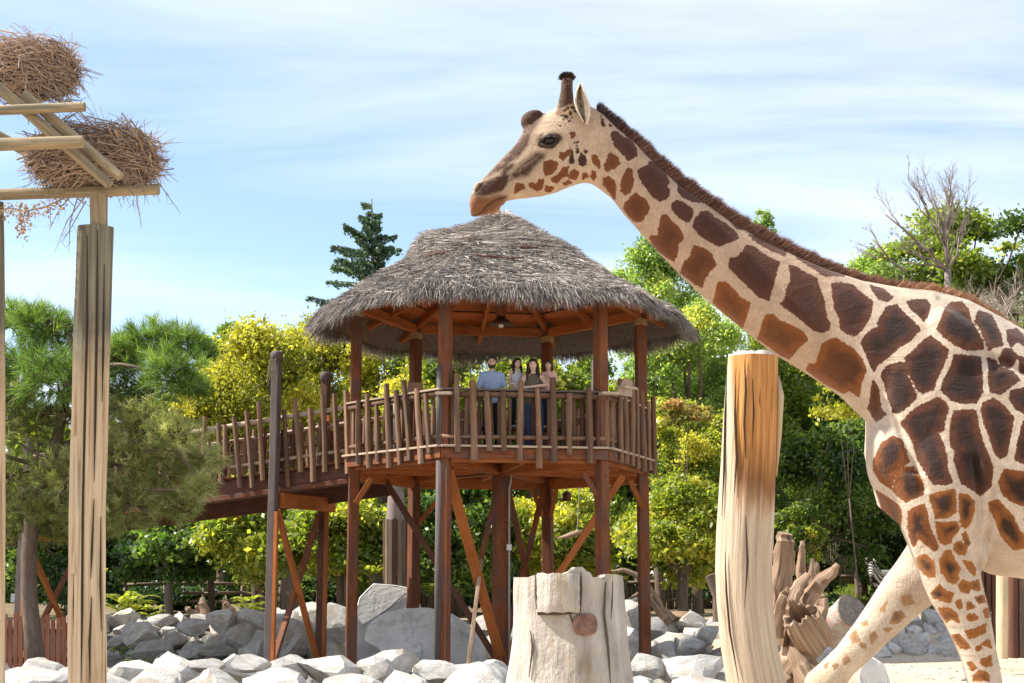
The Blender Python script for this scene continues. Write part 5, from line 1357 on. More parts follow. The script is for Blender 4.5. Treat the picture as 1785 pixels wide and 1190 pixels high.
# speckled log with a rusty patch
lg = thing('fallen_log', 'fallen pale log with a rusty patch and a grey sawn end, among the rocks', 'log', P(1465, 1085, 19))
a, b = P(1428, 1108, 19.3), P(1484, 1064, 18.5); ax = (b - a); x_, y_, _ = frame(ax); rings = []
for f in np.linspace(0, 1, 9):
    rings.append([a + ax * f + (x_ * math.cos(q) + y_ * math.sin(q)) * .205 * (1 + .04 * math.sin(3 * q + 4 * f) + mnoise.noise(Vector((math.cos(q), math.sin(q), 3 * f))) * .12) * (.8 if f == 0 else 1) for q in np.linspace(0, 6.2832, 33)[:-1]])
lm_ = rock_mat('lichen_log', (.20, .17, .14), (.48, .45, .42), scale=2.0, warm=(.40, .14, .035))
mb = MB(); mb.ring_tube([list(reversed(r_)) for r_ in rings]); mb.build('log_body', lm_, lg, True, 60)
mb = MB(); e = rings[-1]; ce = sum(e, Vector()) / len(e); u_ = ax.normalized()
mb.ring_tube([list(reversed([p + u_ * .004 for p in e])), list(reversed([ce + (p - ce) * .97 + u_ * .025 for p in e])), list(reversed([ce + (p - ce) * .1 + u_ * .03 for p in e]))]); mb.build('sawn_end', MAT['cut_grey'], lg, True, 30)

# big upright timbers at the right edge
tb = thing('timber_shelter', 'stout upright timbers of a shelter standing on the sand behind the giraffe', 'shelter', P(1775, 1142, 22))
for (x0, x1, yb, yt, Y, m_) in [(1737, 1757, 1142, 700, 21.8, 'pale_log'), (1758, 1775, 1141, 700, 22.1, 'dark_wood'), (1775, 1796, 1141, 700, 22.1, 'bark'), (1797, 1820, 1141, 700, 22.1, 'dark_wood'), (1822, 1850, 1141, 700, 22, 'pale_log'), (1706, 1716, 1120, 760, 23.4, 'dark_wood'), (1718, 1727, 1120, 760, 23.4, 'dark_wood'), (1728, 1736, 1120, 760, 23.4, 'dark_wood')]:  # pale timber paints the sunlit strip, rear dark ones the dim interior
    a, b = P((x0 + x1) / 2, yb + 6, Y), P((x0 + x1) / 2, yt, Y); r_ = (x1 - x0) / 2 * Y / F_PX
    mb = MB(); mb.tube([a.lerp(b, f) for f in np.linspace(0, 1, 8)], [r_ * R.uniform(.94, 1.06) for _ in range(8)], 12, rough=.06, rng=R); mb.build('timber', MAT[m_], tb, True, 40)
mb = MB(); mb.beam(P(1700, 705, 22.4), P(1900, 705, 22.4), .3, .3, .03); mb.build('lintel', MAT['dark_wood'], tb)

# ------------------------------------------------------------------ nest platforms at the left
YN = 10.0
nf = thing('nest_frame', 'tall weathered pole of bundled logs carrying a frame of crossed beams', 'nest platform', P(155, 1385, YN))
def slab_log(secs, Y, name='log', mat='pale_log', n=14, parent=nf, squash=.8):
    mb = MB(); rings = []
    for i in range(len(secs) - 1):
        for f in np.linspace(0, 1, 5)[:-1] if i < len(secs) - 2 else np.linspace(0, 1, 5):
            l, r, y = [secs[i][k] + (secs[i + 1][k] - secs[i][k]) * f for k in range(3)]
            A, B = P(l, y, Y), P(r, y, Y); c = (A + B) / 2; ra = (B - A).length / 2
            rings.append([c + Vector((math.cos(q) * ra * (1 + .07 * math.sin(3 * q + y * .004) + .05 * mnoise.noise(Vector((q, y * .02, l)))), math.sin(q) * ra * squash * (1 + .06 * math.sin(4 * q)), 0)) for q in np.linspace(0, 6.2832, n + 1)[:-1]])
    mb.ring_tube(rings); return mb.build(name, MAT[mat], parent, True, 42)
MAT['pole_log_old'] = wood('greenish_weathered_log', [(0.2, (0.22, 0.16, 0.09)), (0.48, (0.47, 0.37, 0.24)), (0.8, (0.60, 0.50, 0.35))], grain=(26, .9), bump=.6, var=.07, stain=(.27, .30, .22))
pm = NT('weathered_pole'); uv = pm.n('UVMap').outputs[0]; oo = pm.n('TexCoord').outputs['Object']; zc_ = pm.n('SeparateXYZ', {0: oo}).outputs[2]
rn_ = pm.n('ObjectInfo').outputs['Random']
gq1 = pm.noise(pm.mapping(pm.n('VectorMath', {0: uv, 1: pm.n('CombineXYZ', {0: pm.math('MULTIPLY', rn_, 9.0), 1: rn_}).outputs[0]}, operation='ADD').outputs[0], (30, 1.0, 1)), 1, 6, .62, .4); gq2 = pm.noise(oo, 2.4, 4, .6)
cw = pm.ramp(gq1, [(.28, (.16, .09, .045)), (.45, (.46, .34, .21)), (.72, (.66, .54, .39))]); cg = pm.ramp(gq1, [(.25, (.055, .050, .038)), (.5, (.165, .145, .105)), (.75, (.31, .275, .205))])
hh = pm.math('ADD', zc_, pm.math('MULTIPLY', pm.math('SUBTRACT', gq2, .5), 1.1))
cc_ = pm.mix(pm.n('MapRange', {0: hh, 1: 2.7, 2: 3.3}, interpolation_type='SMOOTHSTEP').outputs[0], cw, cg)
gm_ = pm.ramp(pm.noise(pm.mapping(oo, (3, 3, .7), (1, 4, 2)), 1, 4, .6), [(.56, (0, 0, 0)), (.66, (1, 1, 1))])
cc_ = pm.mix(pm.math('MULTIPLY', gm_, .5), cc_, (.30, .34, .26))
pm.principled(cc_, .8, pm.bump(gq1, .7, .02), .2); MAT['pole_log'] = pm.m
slab_log([(117, 193, 1400), (120, 187, 1190), (123, 185, 900), (129, 190, 640), (135, 196, 396)], YN + .02, 'core_log', 'pole_log', 40)
slab_log([(122, 141, 1000), (124, 146, 860), (127, 148, 600), (130, 149, 520)], YN - .045, 'side_log', 'pole_log', 12)
slab_log([(124, 140, 760), (127, 145, 620), (131, 149, 500), (134, 150, 402)], YN - .06, 'side_log', 'pole_log', 10)
for pts in ([(152, 410), (152, 560), (148, 720), (144, 900), (143, 1060), (141, 1195)], [(170, 400), (169, 560), (166, 740), (164, 840)], [(164, 870), (160, 960), (158, 1010)], [(160, 1040), (156, 1120), (157, 1190)], [(182, 460), (180, 620), (178, 700)], [(131, 900), (129, 1050), (128, 1190)], [(176, 900), (175, 1020), (177, 1100)]):
    m_ = MB(); vs = []
    for (x_, y_) in pts:
        l = np.interp(y_, [396, 640, 900, 1190, 1400], [135, 129, 123, 120, 117]); r = np.interp(y_, [396, 640, 900, 1190, 1400], [196, 190, 185, 187, 193])
        u_ = (x_ - (l + r) / 2) / ((r - l) / 2); rad = (r - l) / 2 * YN / F_PX
        vs.append(P(x_, y_, YN + .02 - rad * .84 * math.sqrt(max(0, 1 - u_ * u_)) - .002))
    m_.tube(vs, [.003] + [.0085] * (len(vs) - 2) + [.002], 6); m_.build('crack', plain('pole_crack', (.04, .03, .02), .95), nf)
slab_log([(157, 187, 400), (156, 187, 338)], YN - .01, 'peg', 'beam_log')
slab_log([(-14, 8, 1400), (-12, 10, 900), (-12, 8, 500), (-10, 6, 352)], YN + .1, 'side_pole', 'pole_log')
slab_log([(-330, -280, 1400), (-328, -282, 900), (-325, -285, 500), (-322, -287, 215)], YN + .1, 'side_pole', 'pole_log')
def log(p0, p1, wpx, Y0, Y1, mat='beam_log', parent=nf):
    a, b = P(*p0, Y0), P(*p1, Y1); mb = MB(); pts = [a.lerp(b, f) for f in np.linspace(0, 1, 7)]
    r_ = wpx / 2 * (Y0 + Y1) / 2 / F_PX
    mb.tube(pts, [r_ * (1.05 - .1 * f + R.uniform(-.03, .03)) for f in np.linspace(0, 1, 7)], 12, rough=.04, rng=R, squash=.95); return mb.build('beam', MAT[mat], parent, True, 40)
log((-330, 262), (145, 247), 25, 9.52, 9.55); log((-330, 350), (277, 330), 22, 10.05, 10.1); log((-330, 205), (148, 186), 20, 9.58, 9.6)
log((-4, 150), (192, 322), 20, 9.66, 9.70, 'beam_log'); log((42, 165), (210, 308), 20, 9.72, 9.74, 'beam_log'); log((-60, 205), (170, 332), 20, 10.3, 10.35)
log((-300, 320), (-190, 150), 26, 10, 10)

def nest(name, label, cx, cy, rx, ry, Y, n, seed, tail):
    t_ = thing(name, label, 'nest', P(cx, cy + ry, Y), 'stork nests on the frame')
    rg_ = random.Random(seed); c = P(cx, cy, Y); k = Y / F_PX; RX, RZ_ = rx * k, ry * k
    mass = MB()
    def twig_pts():
        a = rg_.uniform(0, 6.283); e = rg_.gauss(0, .5); rr_ = rg_.uniform(.72, 1.0)
        p = Vector((math.cos(a) * RX * rr_ * math.cos(e * .8), math.sin(a) * RX * .72 * rr_ * math.cos(e * .8), math.sin(e) * RZ_ * rr_ - .0))
        tang = Vector((-math.sin(a), math.cos(a), rg_.gauss(0, .35)))
        tang = (tang + Vector((rg_.gauss(0, .4), rg_.gauss(0, .4), rg_.gauss(0, .25)))).normalized()
        L = rg_.uniform(.12, .46) * (RX / .45); out = Vector((p.x, p.y, p.z * 1.5)).normalized(); bw = rg_.uniform(.0, .16) * L
        return c + p - tang * L / 2 + out * rg_.uniform(-.02, .03), c + p + out * bw, c + p + tang * L / 2 + out * rg_.uniform(-.05, .04) - Vector((0, 0, rg_.uniform(0, .12) * L))
    core = MB(); core.sphere(c + Vector((0, 0, -.02)), 1.0, 18, 10, (RX * .80, RX * .56, RZ_ * .74)); core.build('nest_core', plain('dark_nest_matter', (.10, .065, .045), .95, nscale=30, amt=.6, bump=1.0), t_, True)
    for i in range(n):
        p0, p1, p2 = twig_pts(); r_ = .0018 + .0055 * rg_.random() ** 3
        if i < 150:
            m_ = MB(); m_.tube([p0, p1, p2], [r_ * 1.5, r_ * 1.3, r_ * .7], 4); m_.build('twig', (MAT['twig'], MAT['nest_twig'], MAT['bark'])[i % 3], t_)
        else: mass.tube([p0, p1, p2], [r_, r_, r_ * .5], 3)
    mass.build('twig_mass', MAT['nest_twig'], t_)['kind'] = 'stuff'
    for i in range(tail):                                        # stray twigs sticking out and hanging down
        a = rg_.uniform(-1.2, 1.2) if rg_.random() < .6 else rg_.uniform(0, 6.28)
        p = c + Vector((math.cos(a) * RX * .8, math.sin(a) * RX * .6, rg_.uniform(-.9, .7) * RZ_))
        d = Vector((math.cos(a) * .8 + rg_.gauss(0, .3), math.sin(a) * .4, rg_.gauss(-.25, .45))).normalized(); L = rg_.uniform(.12, .32)
        m_ = MB(); q1 = p + d * L * .5 + Vector((0, 0, rg_.uniform(-.03, .03))); q2 = p + d * L + Vector((0, 0, rg_.uniform(-.1, .02)))
        m_.tube([p, q1, q2], [.0045, .0035, .0015], 4); m_.tube([q1, q1 + (d + Vector((rg_.gauss(0, .5), 0, rg_.gauss(0, .6)))).normalized() * L * .4], [.0025, .001], 3)
        m_.build('twig', MAT['twig'], t_)
    return t_
MAT['nest_twig'] = wood('brown_twig', [(0.2, (0.26, 0.18, 0.135)), (0.5, (0.44, 0.33, 0.255)), (0.8, (0.60, 0.50, 0.41))], var=0.25)
nest('stork_nest', 'upper twig nest resting on the highest beam of the frame', 45, 122, 92, 58, 10.0, 2200, 5, 40)
n2 = nest('stork_nest', 'wide lower twig nest sagging over the top of the bundled pole', 165, 274, 112, 58, 10.15, 2800, 6, 60)
Rn = random.Random(8)
for (x0, y0, x1, y1) in [(250, 280, 315, 372), (130, 335, 85, 402), (150, 340, 95, 440), (135, 345, 120, 440), (238, 335, 247, 395), (100, 330, 88, 400), (225, 330, 232, 360), (150, 350, 110, 420)]:
    m_ = MB(); a, b = P(x0, y0, 10), P(x1, y1, 9.95); q = a.lerp(b, .5) + Vector((Rn.uniform(-.03, .03), 0, .02))
    m_.tube([a, q, b], [.005, .004, .0015], 4)
    for f in (.4, .6, .8):
        s_ = a.lerp(b, f); m_.tube([s_, s_ + Vector((Rn.uniform(-.08, .06), 0, Rn.uniform(-.08, -.02)))], [.0025, .001], 3)
    m_.build('twig', MAT['twig'], n2)
# dry leafy spray hanging under the lower beam
rg2 = np.random.default_rng(12)
def quads_cloud(cen, size, normal_up, rgn):
    n = len(cen)
    nn = rgn.normal(size=(n, 3)) + np.array([0, 0, normal_up]); nn /= np.linalg.norm(nn, axis=1)[:, None]
    a = np.cross(nn, rgn.normal(size=(n, 3))); a /= np.linalg.norm(a, axis=1)[:, None]; b = np.cross(nn, a)
    a *= size[:, None]; b *= (size * .62)[:, None]
    droop = nn * (size * .25)[:, None]
    return np.stack([cen - a, cen - b * .9 - droop * .3, cen + a - droop, cen + b * .9 - droop * .3], 1).reshape(-1, 3)
dc = thing('dried_creeper', 'dry brown leafy spray dangling below the lowest beam', 'creeper', P(40, 380, 10))
pts = [(112, 345), (80, 360), (45, 368), (20, 362), (-20, 370), (-80, 360)]
mb = MB(); mb.tube([P(x_, y_, 10) for x_, y_ in pts], .006, 5); mb.tube([P(45, 368, 10), P(38, 385, 10), P(36, 405, 9.98)], .004, 4); mb.build('stem', MAT['twig'], dc)
cen = []
for i in range(520):
    f = rg2.random() * 4.99; k = int(f); f -= k
    x_, y_ = pts[k][0] + (pts[k + 1][0] - pts[k][0]) * f, pts[k][1] + (pts[k + 1][1] - pts[k][1]) * f
    if i % 5 == 0: x_, y_ = 40 + rg2.normal(0, 5), rg2.uniform(372, 408)
    cen.append(P(x_ + rg2.normal(0, 6), y_ + rg2.normal(0, 8) + 3, 10 + rg2.normal(0, .05))[:])
cen = np.array(cen); dm = leaf_mat('dry_leaf', [(0, (.26, .16, .11)), (1, (.52, .36, .26))], .3, .02, 1.1)
np_mesh('leaves', quads_cloud(cen, rg2.uniform(.009, .020, len(cen)), -.3, rg2), np.arange(len(cen) * 4).reshape(-1, 4), dm, dc, {'tint': np.repeat(rg2.random(len(cen)), 4)})['kind'] = 'stuff'
# ------------------------------------------------------------------ trees and shrubs
LEAF = {
 'yellow': leaf_mat('yellow_leaf', [(0, (.075, .10, .012)), (.3, (.20, .20, .020)), (.7, (.34, .335, .045)), (1, (.47, .41, .07))], .55, .05, 1.7, 1.15),
 'lime': leaf_mat('lime_leaf', [(0, (.030, .062, .010)), (.35, (.088, .128, .018)), (.75, (.175, .21, .028)), (1, (.34, .31, .045))], .55, .06, 1.9, 1.45),
 'pale': leaf_mat('pale_leaf', [(0, (.05, .085, .022)), (.4, (.12, .175, .04)), (.8, (.20, .26, .07)), (1, (.38, .33, .07))], .56, .08, 1.85, 1.75),
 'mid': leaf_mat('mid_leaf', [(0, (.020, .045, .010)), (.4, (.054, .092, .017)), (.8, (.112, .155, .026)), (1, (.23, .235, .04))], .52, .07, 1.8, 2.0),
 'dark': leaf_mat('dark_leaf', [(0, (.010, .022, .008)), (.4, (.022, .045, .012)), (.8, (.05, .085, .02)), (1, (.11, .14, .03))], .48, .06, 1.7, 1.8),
 'conifer': leaf_mat('conifer_needle', [(0, (.010, .020, .014)), (.5, (.024, .044, .028)), (1, (.055, .08, .045))], .34, .06, 1.5, 3.2),
 'pine': leaf_mat('pine_needle', [(0, (.030, .060, .012)), (.4, (.075, .125, .024)), (.75, (.15, .20, .045)), (1, (.28, .30, .11))], .46, .05, 1.7, 1.75),
 'blush': leaf_mat('turning_leaf', [(0, (.10, .12, .03)), (.35, (.26, .26, .05)), (.7, (.40, .30, .09)), (1, (.48, .28, .15))], .5, .05, 1.3),
 'grey': leaf_mat('grey_leaf', [(0, (.10, .11, .07)), (.5, (.22, .23, .16)), (1, (.34, .34, .26))], .35, .08, 1.2),
}
NRG = np.random.default_rng(2024)
def cloud(name, cen, size, mat, parent, tint, up=.35, rg_=NRG):
    V = quads_cloud(cen, size, up, rg_)
    o = np_mesh(name, V, np.arange(len(V)).reshape(-1, 4), mat, parent, {'tint': np.repeat(np.clip(tint, 0, 1), 4)})
    o['kind'] = 'stuff'
    return o
def crown_points(c, r, ncl, n, rg_, clump=.26, shell=.55, gaps=0.0):
    """leaf positions bunched round clump centres inside an ellipsoid; returns points, clump ids, clump centres"""
    d = rg_.normal(size=(ncl, 3)); d /= np.linalg.norm(d, axis=1)[:, None]
    rad = shell + (1 - shell) * rg_.random(ncl) ** .6
    cc = d * rad[:, None]
    cs = rg_.uniform(.45, 1.5, ncl) * clump * 1.05
    w = cs ** 2; ids = rg_.choice(ncl, n, p=w / w.sum())
    q = rg_.normal(size=(n, 3)) * .50 * np.array([1, 1, .66]) * cs[ids][:, None]
    sp_ = rg_.normal(size=(n, 3)); q[:, 2] -= .25 * cs[ids] * (q[:, 0] ** 2 + q[:, 1] ** 2) / (cs[ids] ** 2)
    lo_ = rg_.random(n) < .12; q[lo_] += sp_[lo_] * .09
    return np.array(c) + (cc[ids] + q) * np.array(r), ids, np.array(c) + cc * np.array(r)
def tree(name, label, cat, px, py, Y, wpx, hpx, mat, n, leaf, seed, trunk_px=None, trunk_r=.14, ncl=46, clump=.26, group=None, shell=.55, tint0=.45, dr=.9, bark='bark', limbs=12, lower=None):
    """px, py: crown centre in the photograph at depth Y; wpx, hpx: half extents in photograph pixels"""
    rg_ = np.random.default_rng(seed); k = Y / F_PX; rr = random.Random(seed)
    c = P(px, py, Y); r = (wpx * k, wpx * k * dr, hpx * k)
    tx = P(trunk_px if trunk_px else px, HORIZON, Y).x
    b = Vector((tx, Y, gz(tx, Y)))
    t_ = thing(name, label, cat, b, group)
    n = int(n * 2.0); leaf *= .70; ncl = int(ncl * .85)
    pts, ids, cc = crown_points(c[:], r, ncl, n, rg_, clump, shell)
    keep = pts[:, 2] > gz(tx, Y) + .05
    pts, ids = pts[keep], ids[keep]
    ct = rg_.normal(0, .19, ncl)
    tint = tint0 + ct[ids] + rg_.normal(0, .17, len(pts))
    lv = rg_.uniform(.7, 1.35, ncl)
    cloud('crown', pts, leaf * lv[ids] * (.45 + 1.0 * rg_.random(len(pts))), mat, t_, tint, .4, rg_)
    mb = MB()
    fork = b.lerp(Vector(c), .55 if c.z - b.z > 1.2 else .2); fork.z = max(fork.z, b.z + .3)
    mb.tube([b - Vector((0, 0, .15)), b + (fork - b) * .08, b.lerp(fork, .5) + Vector((rr.uniform(-.08, .08), rr.uniform(-.08, .08), 0)), fork], [trunk_r * 1.35, trunk_r * 1.02, trunk_r * .88, trunk_r * .7], 9, rough=.08, rng=rr)
    order = list(range(ncl)); rr.shuffle(order)
    for j in order[:limbs]:
        e = Vector(cc[j]); m_ = fork.lerp(e, .5) + Vector((rr.uniform(-.15, .15), rr.uniform(-.15, .15), rr.uniform(0, .25) * (e - fork).length * .5))
        mb.tube([fork - Vector((0, 0, rr.uniform(0, .3) * (fork.z - b.z))), m_, e], [trunk_r * .5, trunk_r * .28, trunk_r * .08], 6, rough=.06, rng=rr)
    mb.build('trunk', MAT[bark], t_, True)
    return t_
G = 'broadleaf trees behind the enclosure'
tree('tree', 'golden yellow tree rising directly behind the tall ramp posts', 'tree', 455, 690, 42, 122, 128, LEAF['yellow'], 30000, .08, 1, 450, .16, group=G, tint0=.56)
tree('tree', 'yellow tree touching the pavilion thatch, its top the highest of the yellow ones', 'tree', 560, 672, 44, 92, 118, LEAF['yellow'], 24000, .08, 2, 560, .16, group=G, tint0=.50)
tree('tree', 'small yellow tree low behind the ramp where the pine branches end', 'tree', 368, 720, 41, 66, 84, LEAF['yellow'], 11000, .08, 3, 372, .1, group=G, tint0=.58)
tree('tree', 'yellow-green tree seen between the pavilion posts beside the ramp head', 'tree', 668, 690, 43, 92, 100, LEAF['lime'], 20000, .085, 4, 660, .16, group=G, tint0=.78)
tree('tree', 'lime green tree behind the man in the blue shirt', 'tree', 800, 700, 42, 92, 96, LEAF['lime'], 20000, .09, 5, 800, .16, group=G, tint0=.66)
tree('tree', 'bright green tree behind the mother and children', 'tree', 940, 700, 41, 90, 92, LEAF['lime'], 20000, .09, 6, 930, .16, group=G, tint0=.52)
tree('tree', 'fresh green tree filling the gap between the pavilion posts with the white notice board', 'tree', 1055, 715, 42, 88, 100, LEAF['lime'], 20000, .085, 7, 1050, .15, group=G, tint0=.48)
tree('tree', 'airy pale green tree standing above the thatch beside the giraffe neck', 'tree', 1140, 520, 45, 88, 112, LEAF['pale'], 20000, .075, 8, 1150, .16, 60, .20, G, .45, .5)
tree('tree', 'pale green tree under the thick part of the giraffe neck', 'tree', 1210, 640, 43, 104, 112, LEAF['pale'], 26000, .075, 9, 1215, .18, 60, .2, G, .5, .55)
tree('tree', 'green tree with turning yellow and pink leaves beside the pavilion railing', 'tree', 1205, 780, 38, 88, 92, LEAF['lime'], 20000, .075, 10, 1215, .14, 56, .2, G, .5, .7)
tree('tree', 'leafy mid green tree standing behind the last pavilion post', 'tree', 1185, 915, 36.5, 100, 95, LEAF['lime'], 26000, .085, 12, 1190, .14, 56, .22, G, .4, .68)
tree('tree', 'dense dark green tree between the bent trunk and the giraffe chest', 'tree', 1420, 850, 44, 150, 150, LEAF['mid'], 22000, .095, 13, 1400, .2, 66, .17, G, .35, .42)
tree('tree', 'slim light green sapling in front of the dark trees near the driftwood', 'tree', 1400, 940, 40, 46, 60, LEAF['lime'], 3600, .085, 44, 1405, .05, 20, .24, G, .3, .45)
tree('tree', 'darker tree with bright edges right behind the giraffe chest', 'tree', 1500, 790, 47, 120, 150, LEAF['lime'], 26000, .095, 14, 1500, .2, 60, .2, G, .4, .3)
tree('tree', 'green tree between giraffe throat and bent trunk top', 'tree', 1330, 690, 46, 96, 110, LEAF['lime'], 22000, .085, 15, 1330, .16, 56, .2, G, .45, .5)
tree('tree', 'round-leaved dark tree with a straight pale trunk by the rail fence', 'tree', 300, 935, 40, 104, 72, LEAF['mid'], 17000, .105, 16, 296, .14, 44, .24, G, .45, .32, bark='twig')
tree('tree', 'yellow-green young tree under the ramp beside the trestle', 'tree', 440, 925, 38.5, 82, 82, LEAF['lime'], 15000, .105, 17, 465, .11, 40, .26, G, .4, .72)
tree('tree', 'bright leafy tree between the trestle and the pavilion stilts', 'tree', 590, 925, 38, 100, 80, LEAF['lime'], 17000, .11, 18, 600, .12, 42, .26, G, .4, .6)
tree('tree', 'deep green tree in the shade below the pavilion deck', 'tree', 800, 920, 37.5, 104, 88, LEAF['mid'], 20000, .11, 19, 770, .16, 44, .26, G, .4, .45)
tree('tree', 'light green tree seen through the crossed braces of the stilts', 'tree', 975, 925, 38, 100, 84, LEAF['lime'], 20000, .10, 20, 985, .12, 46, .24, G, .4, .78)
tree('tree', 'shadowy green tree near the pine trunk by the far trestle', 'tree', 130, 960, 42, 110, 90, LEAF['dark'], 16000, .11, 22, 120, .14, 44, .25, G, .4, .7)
tree('tree', 'broad round-topped green tree standing behind the bare branches', 'tree', 1690, 455, 38, 165, 84, LEAF['lime'], 17000, .09, 23, 1665, .2, 44, .23, G, .45, .40)
tree('tree', 'green tree low behind the bare branches with grey gaps', 'tree', 1590, 470, 40, 90, 62, LEAF['pale'], 12000, .085, 24, 1600, .16, 40, .22, G, .5, .62)
tree('tree', 'dull grey-green bushy tree above the giraffe withers', 'tree', 1745, 560, 36.5, 110, 90, LEAF['grey'], 14000, .06, 25, 1740, .16, 60, .16, G, .5, .5)
tree('tree', 'small bluish-green tree tip peeping over the mane', 'tree', 1325, 410, 62, 30, 44, LEAF['pale'], 2600, .09, 26, 1325, .1, 20, .3, G, .4, .3)
tree('tree', 'pine-like green treetop beside the yellow trees', 'tree', 385, 600, 52, 40, 34, LEAF['mid'], 5000, .1, 27, 385, .12, 24, .28, G, .4, .55)
for (px_, py_, Y_, w_, h_, m_, lb) in [(-170, 720, 40, 150, 190, 'mid', 'leafy green tree standing farthest past the pine'), (2010, 640, 38, 170, 230, 'mid', 'leafy green tree far behind the giraffe rump'), (1880, 830, 46, 150, 170, 'dark', 'dark tree behind the giraffe belly and the shelter')]:
    tree('tree', lb, 'tree', px_, py_, Y_, w_, h_, LEAF[m_], 22000, .1, int(px_ + 500), px_, .2, 50, .22, G)
# sprigs of bright leaves reaching out below the neck
tree('shrub', 'sprawling branch of bright yellow-green leaves below the giraffe throat', 'shrub', 1462, 690, 30, 52, 40, LEAF['yellow'], 900, .085, 41, 1500, .02, 16, .3, None, .4, .4, limbs=3)
tree('shrub', 'bush with pinkish turning leaves beside the pavilion', 'shrub', 1195, 720, 36, 44, 26, LEAF['blush'], 2600, .07, 42, 1195, .03, 22, .26, None, .4, .55, limbs=3)
tree('shrub', 'low round shrub behind the rusty log on the lawn edge', 'shrub', 1462, 1062, 36, 40, 24, LEAF['dark'], 3600, .06, 43, 1460, .03, 20, .3, None, .4, .45, limbs=3)
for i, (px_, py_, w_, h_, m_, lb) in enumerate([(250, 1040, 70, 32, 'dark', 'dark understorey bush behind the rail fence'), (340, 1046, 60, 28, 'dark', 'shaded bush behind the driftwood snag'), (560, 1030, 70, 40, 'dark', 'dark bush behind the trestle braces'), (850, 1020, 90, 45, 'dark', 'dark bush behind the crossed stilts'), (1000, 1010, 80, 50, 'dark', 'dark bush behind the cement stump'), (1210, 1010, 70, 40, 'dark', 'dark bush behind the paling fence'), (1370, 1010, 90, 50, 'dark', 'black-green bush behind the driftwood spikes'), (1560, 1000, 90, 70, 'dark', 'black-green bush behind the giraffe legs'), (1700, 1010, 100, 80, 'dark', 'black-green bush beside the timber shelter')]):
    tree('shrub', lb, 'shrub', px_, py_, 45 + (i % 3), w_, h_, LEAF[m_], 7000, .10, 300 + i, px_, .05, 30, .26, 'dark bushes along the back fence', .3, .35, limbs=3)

# dark spruce-like conifer with drooping boughs
def conifer(label, px_top, py_top, Y, wpx, seed, lean=12):
    rg_ = np.random.default_rng(seed); rr = random.Random(seed); k = Y / F_PX
    top = P(px_top, py_top, Y); b = Vector((P(px_top + 10, 1000, Y).x, Y, gz(0, Y)))
    t_ = thing('conifer', label, 'tree', b)
    H_ = top.z - b.z; mb = MB(); mb.tube([b, b.lerp(top, .5), top], [.28, .17, .02], 8); cen, tn = [], []
    for i in range(84):
        f = (rr.random() ** .8 * .62 + (i % 7) * .02)                                   # distance from the top along the stem
        z = top.z - .1 - f * H_ * .55; p0 = b.lerp(top, (z - b.z) / H_)
        a = rr.uniform(0, 6.283); Lmax = wpx * k * (.20 + 2.0 * f) * (1.0 if math.cos(a) < 0 else .8); L = Lmax * rr.choice((.5, .8, 1.0, 1.0, 1.3)) * rr.uniform(.85, 1.1)
        d = Vector((math.cos(a), math.sin(a), 0)); rise = .62 - .5 * f
        q = [p0 + d * L * s_ + Vector((0, 0, L * (rise * s_ - .25 * s_ * s_ + .18 * max(0, s_ - .8)))) for s_ in (0, .35, .7, 1)]
        mb.tube(q, [.035, .025, .015, .006], 5)
        m = int(70 + 170 * L / 2)
        s_ = rg_.uniform(.15, 1.03, m)
        pp = np.array([np.interp(s_, (0, .35, .7, 1), [v[j] for v in q]) for j in range(3)]).T
        wd = .05 + .10 * (1 - s_) * L
        pp += np.stack([-math.sin(a) * rg_.normal(0, 1, m) * wd, math.cos(a) * rg_.normal(0, 1, m) * wd, -np.abs(rg_.normal(0, .11, m)) - .02], 1)
        cen.append(pp); tn.append(np.full(m, rr.uniform(.25, .7)) + rg_.normal(0, .15, m))
    mb.build('trunk', MAT['bark'], t_, True); cen = np.concatenate(cen)
    cloud('crown', cen, rg_.uniform(.045, .11, len(cen)), LEAF['conifer'], t_, np.concatenate(tn), -.2, rg_)
conifer('tall dark blue-green conifer with drooping boughs behind the thatch', 648, 346, 55, 88, 61)

# far wood closing the view
rg_ = np.random.default_rng(99); n = 150000
wx = rg_.uniform(-36, 42, n); topz = 9.4 + 1.2 * np.sin(wx * .35) + 1.1 * np.sin(wx * .9 + 1) + .6 * np.sin(wx * 2.3)
topz = np.where(wx > 6, topz + 1.5, topz); topz = np.where(wx < -11.5, topz - 1.2, topz)
wz = rg_.random(n) ** .85 * topz; wy = 64 + rg_.uniform(-3, 3, n) + 1.2 * np.sin(wx * 1.3) + 1.3 * np.sin(wz * 1.7 + wx)
cl = np.sin(wx * 1.9 + wz * 1.2) * .2 + np.sin(wz * 3.1 - wx * .8) * .15
fw = cloud('far_wood', np.stack([wx, wy, wz], 1), rg_.uniform(.14, .34, n), LEAF['lime'], None, .42 + cl + rg_.normal(0, .18, n), .4, rg_)
tag(fw, 'dense green wood closing off the view behind everything', 'wood', kind='stuff')

MAT['bare'] = wood('grey_brown_branch', [(0.2, (0.10, 0.078, 0.065)), (0.5, (0.18, 0.145, 0.125)), (0.8, (0.28, 0.235, 0.21))], var=0.15)
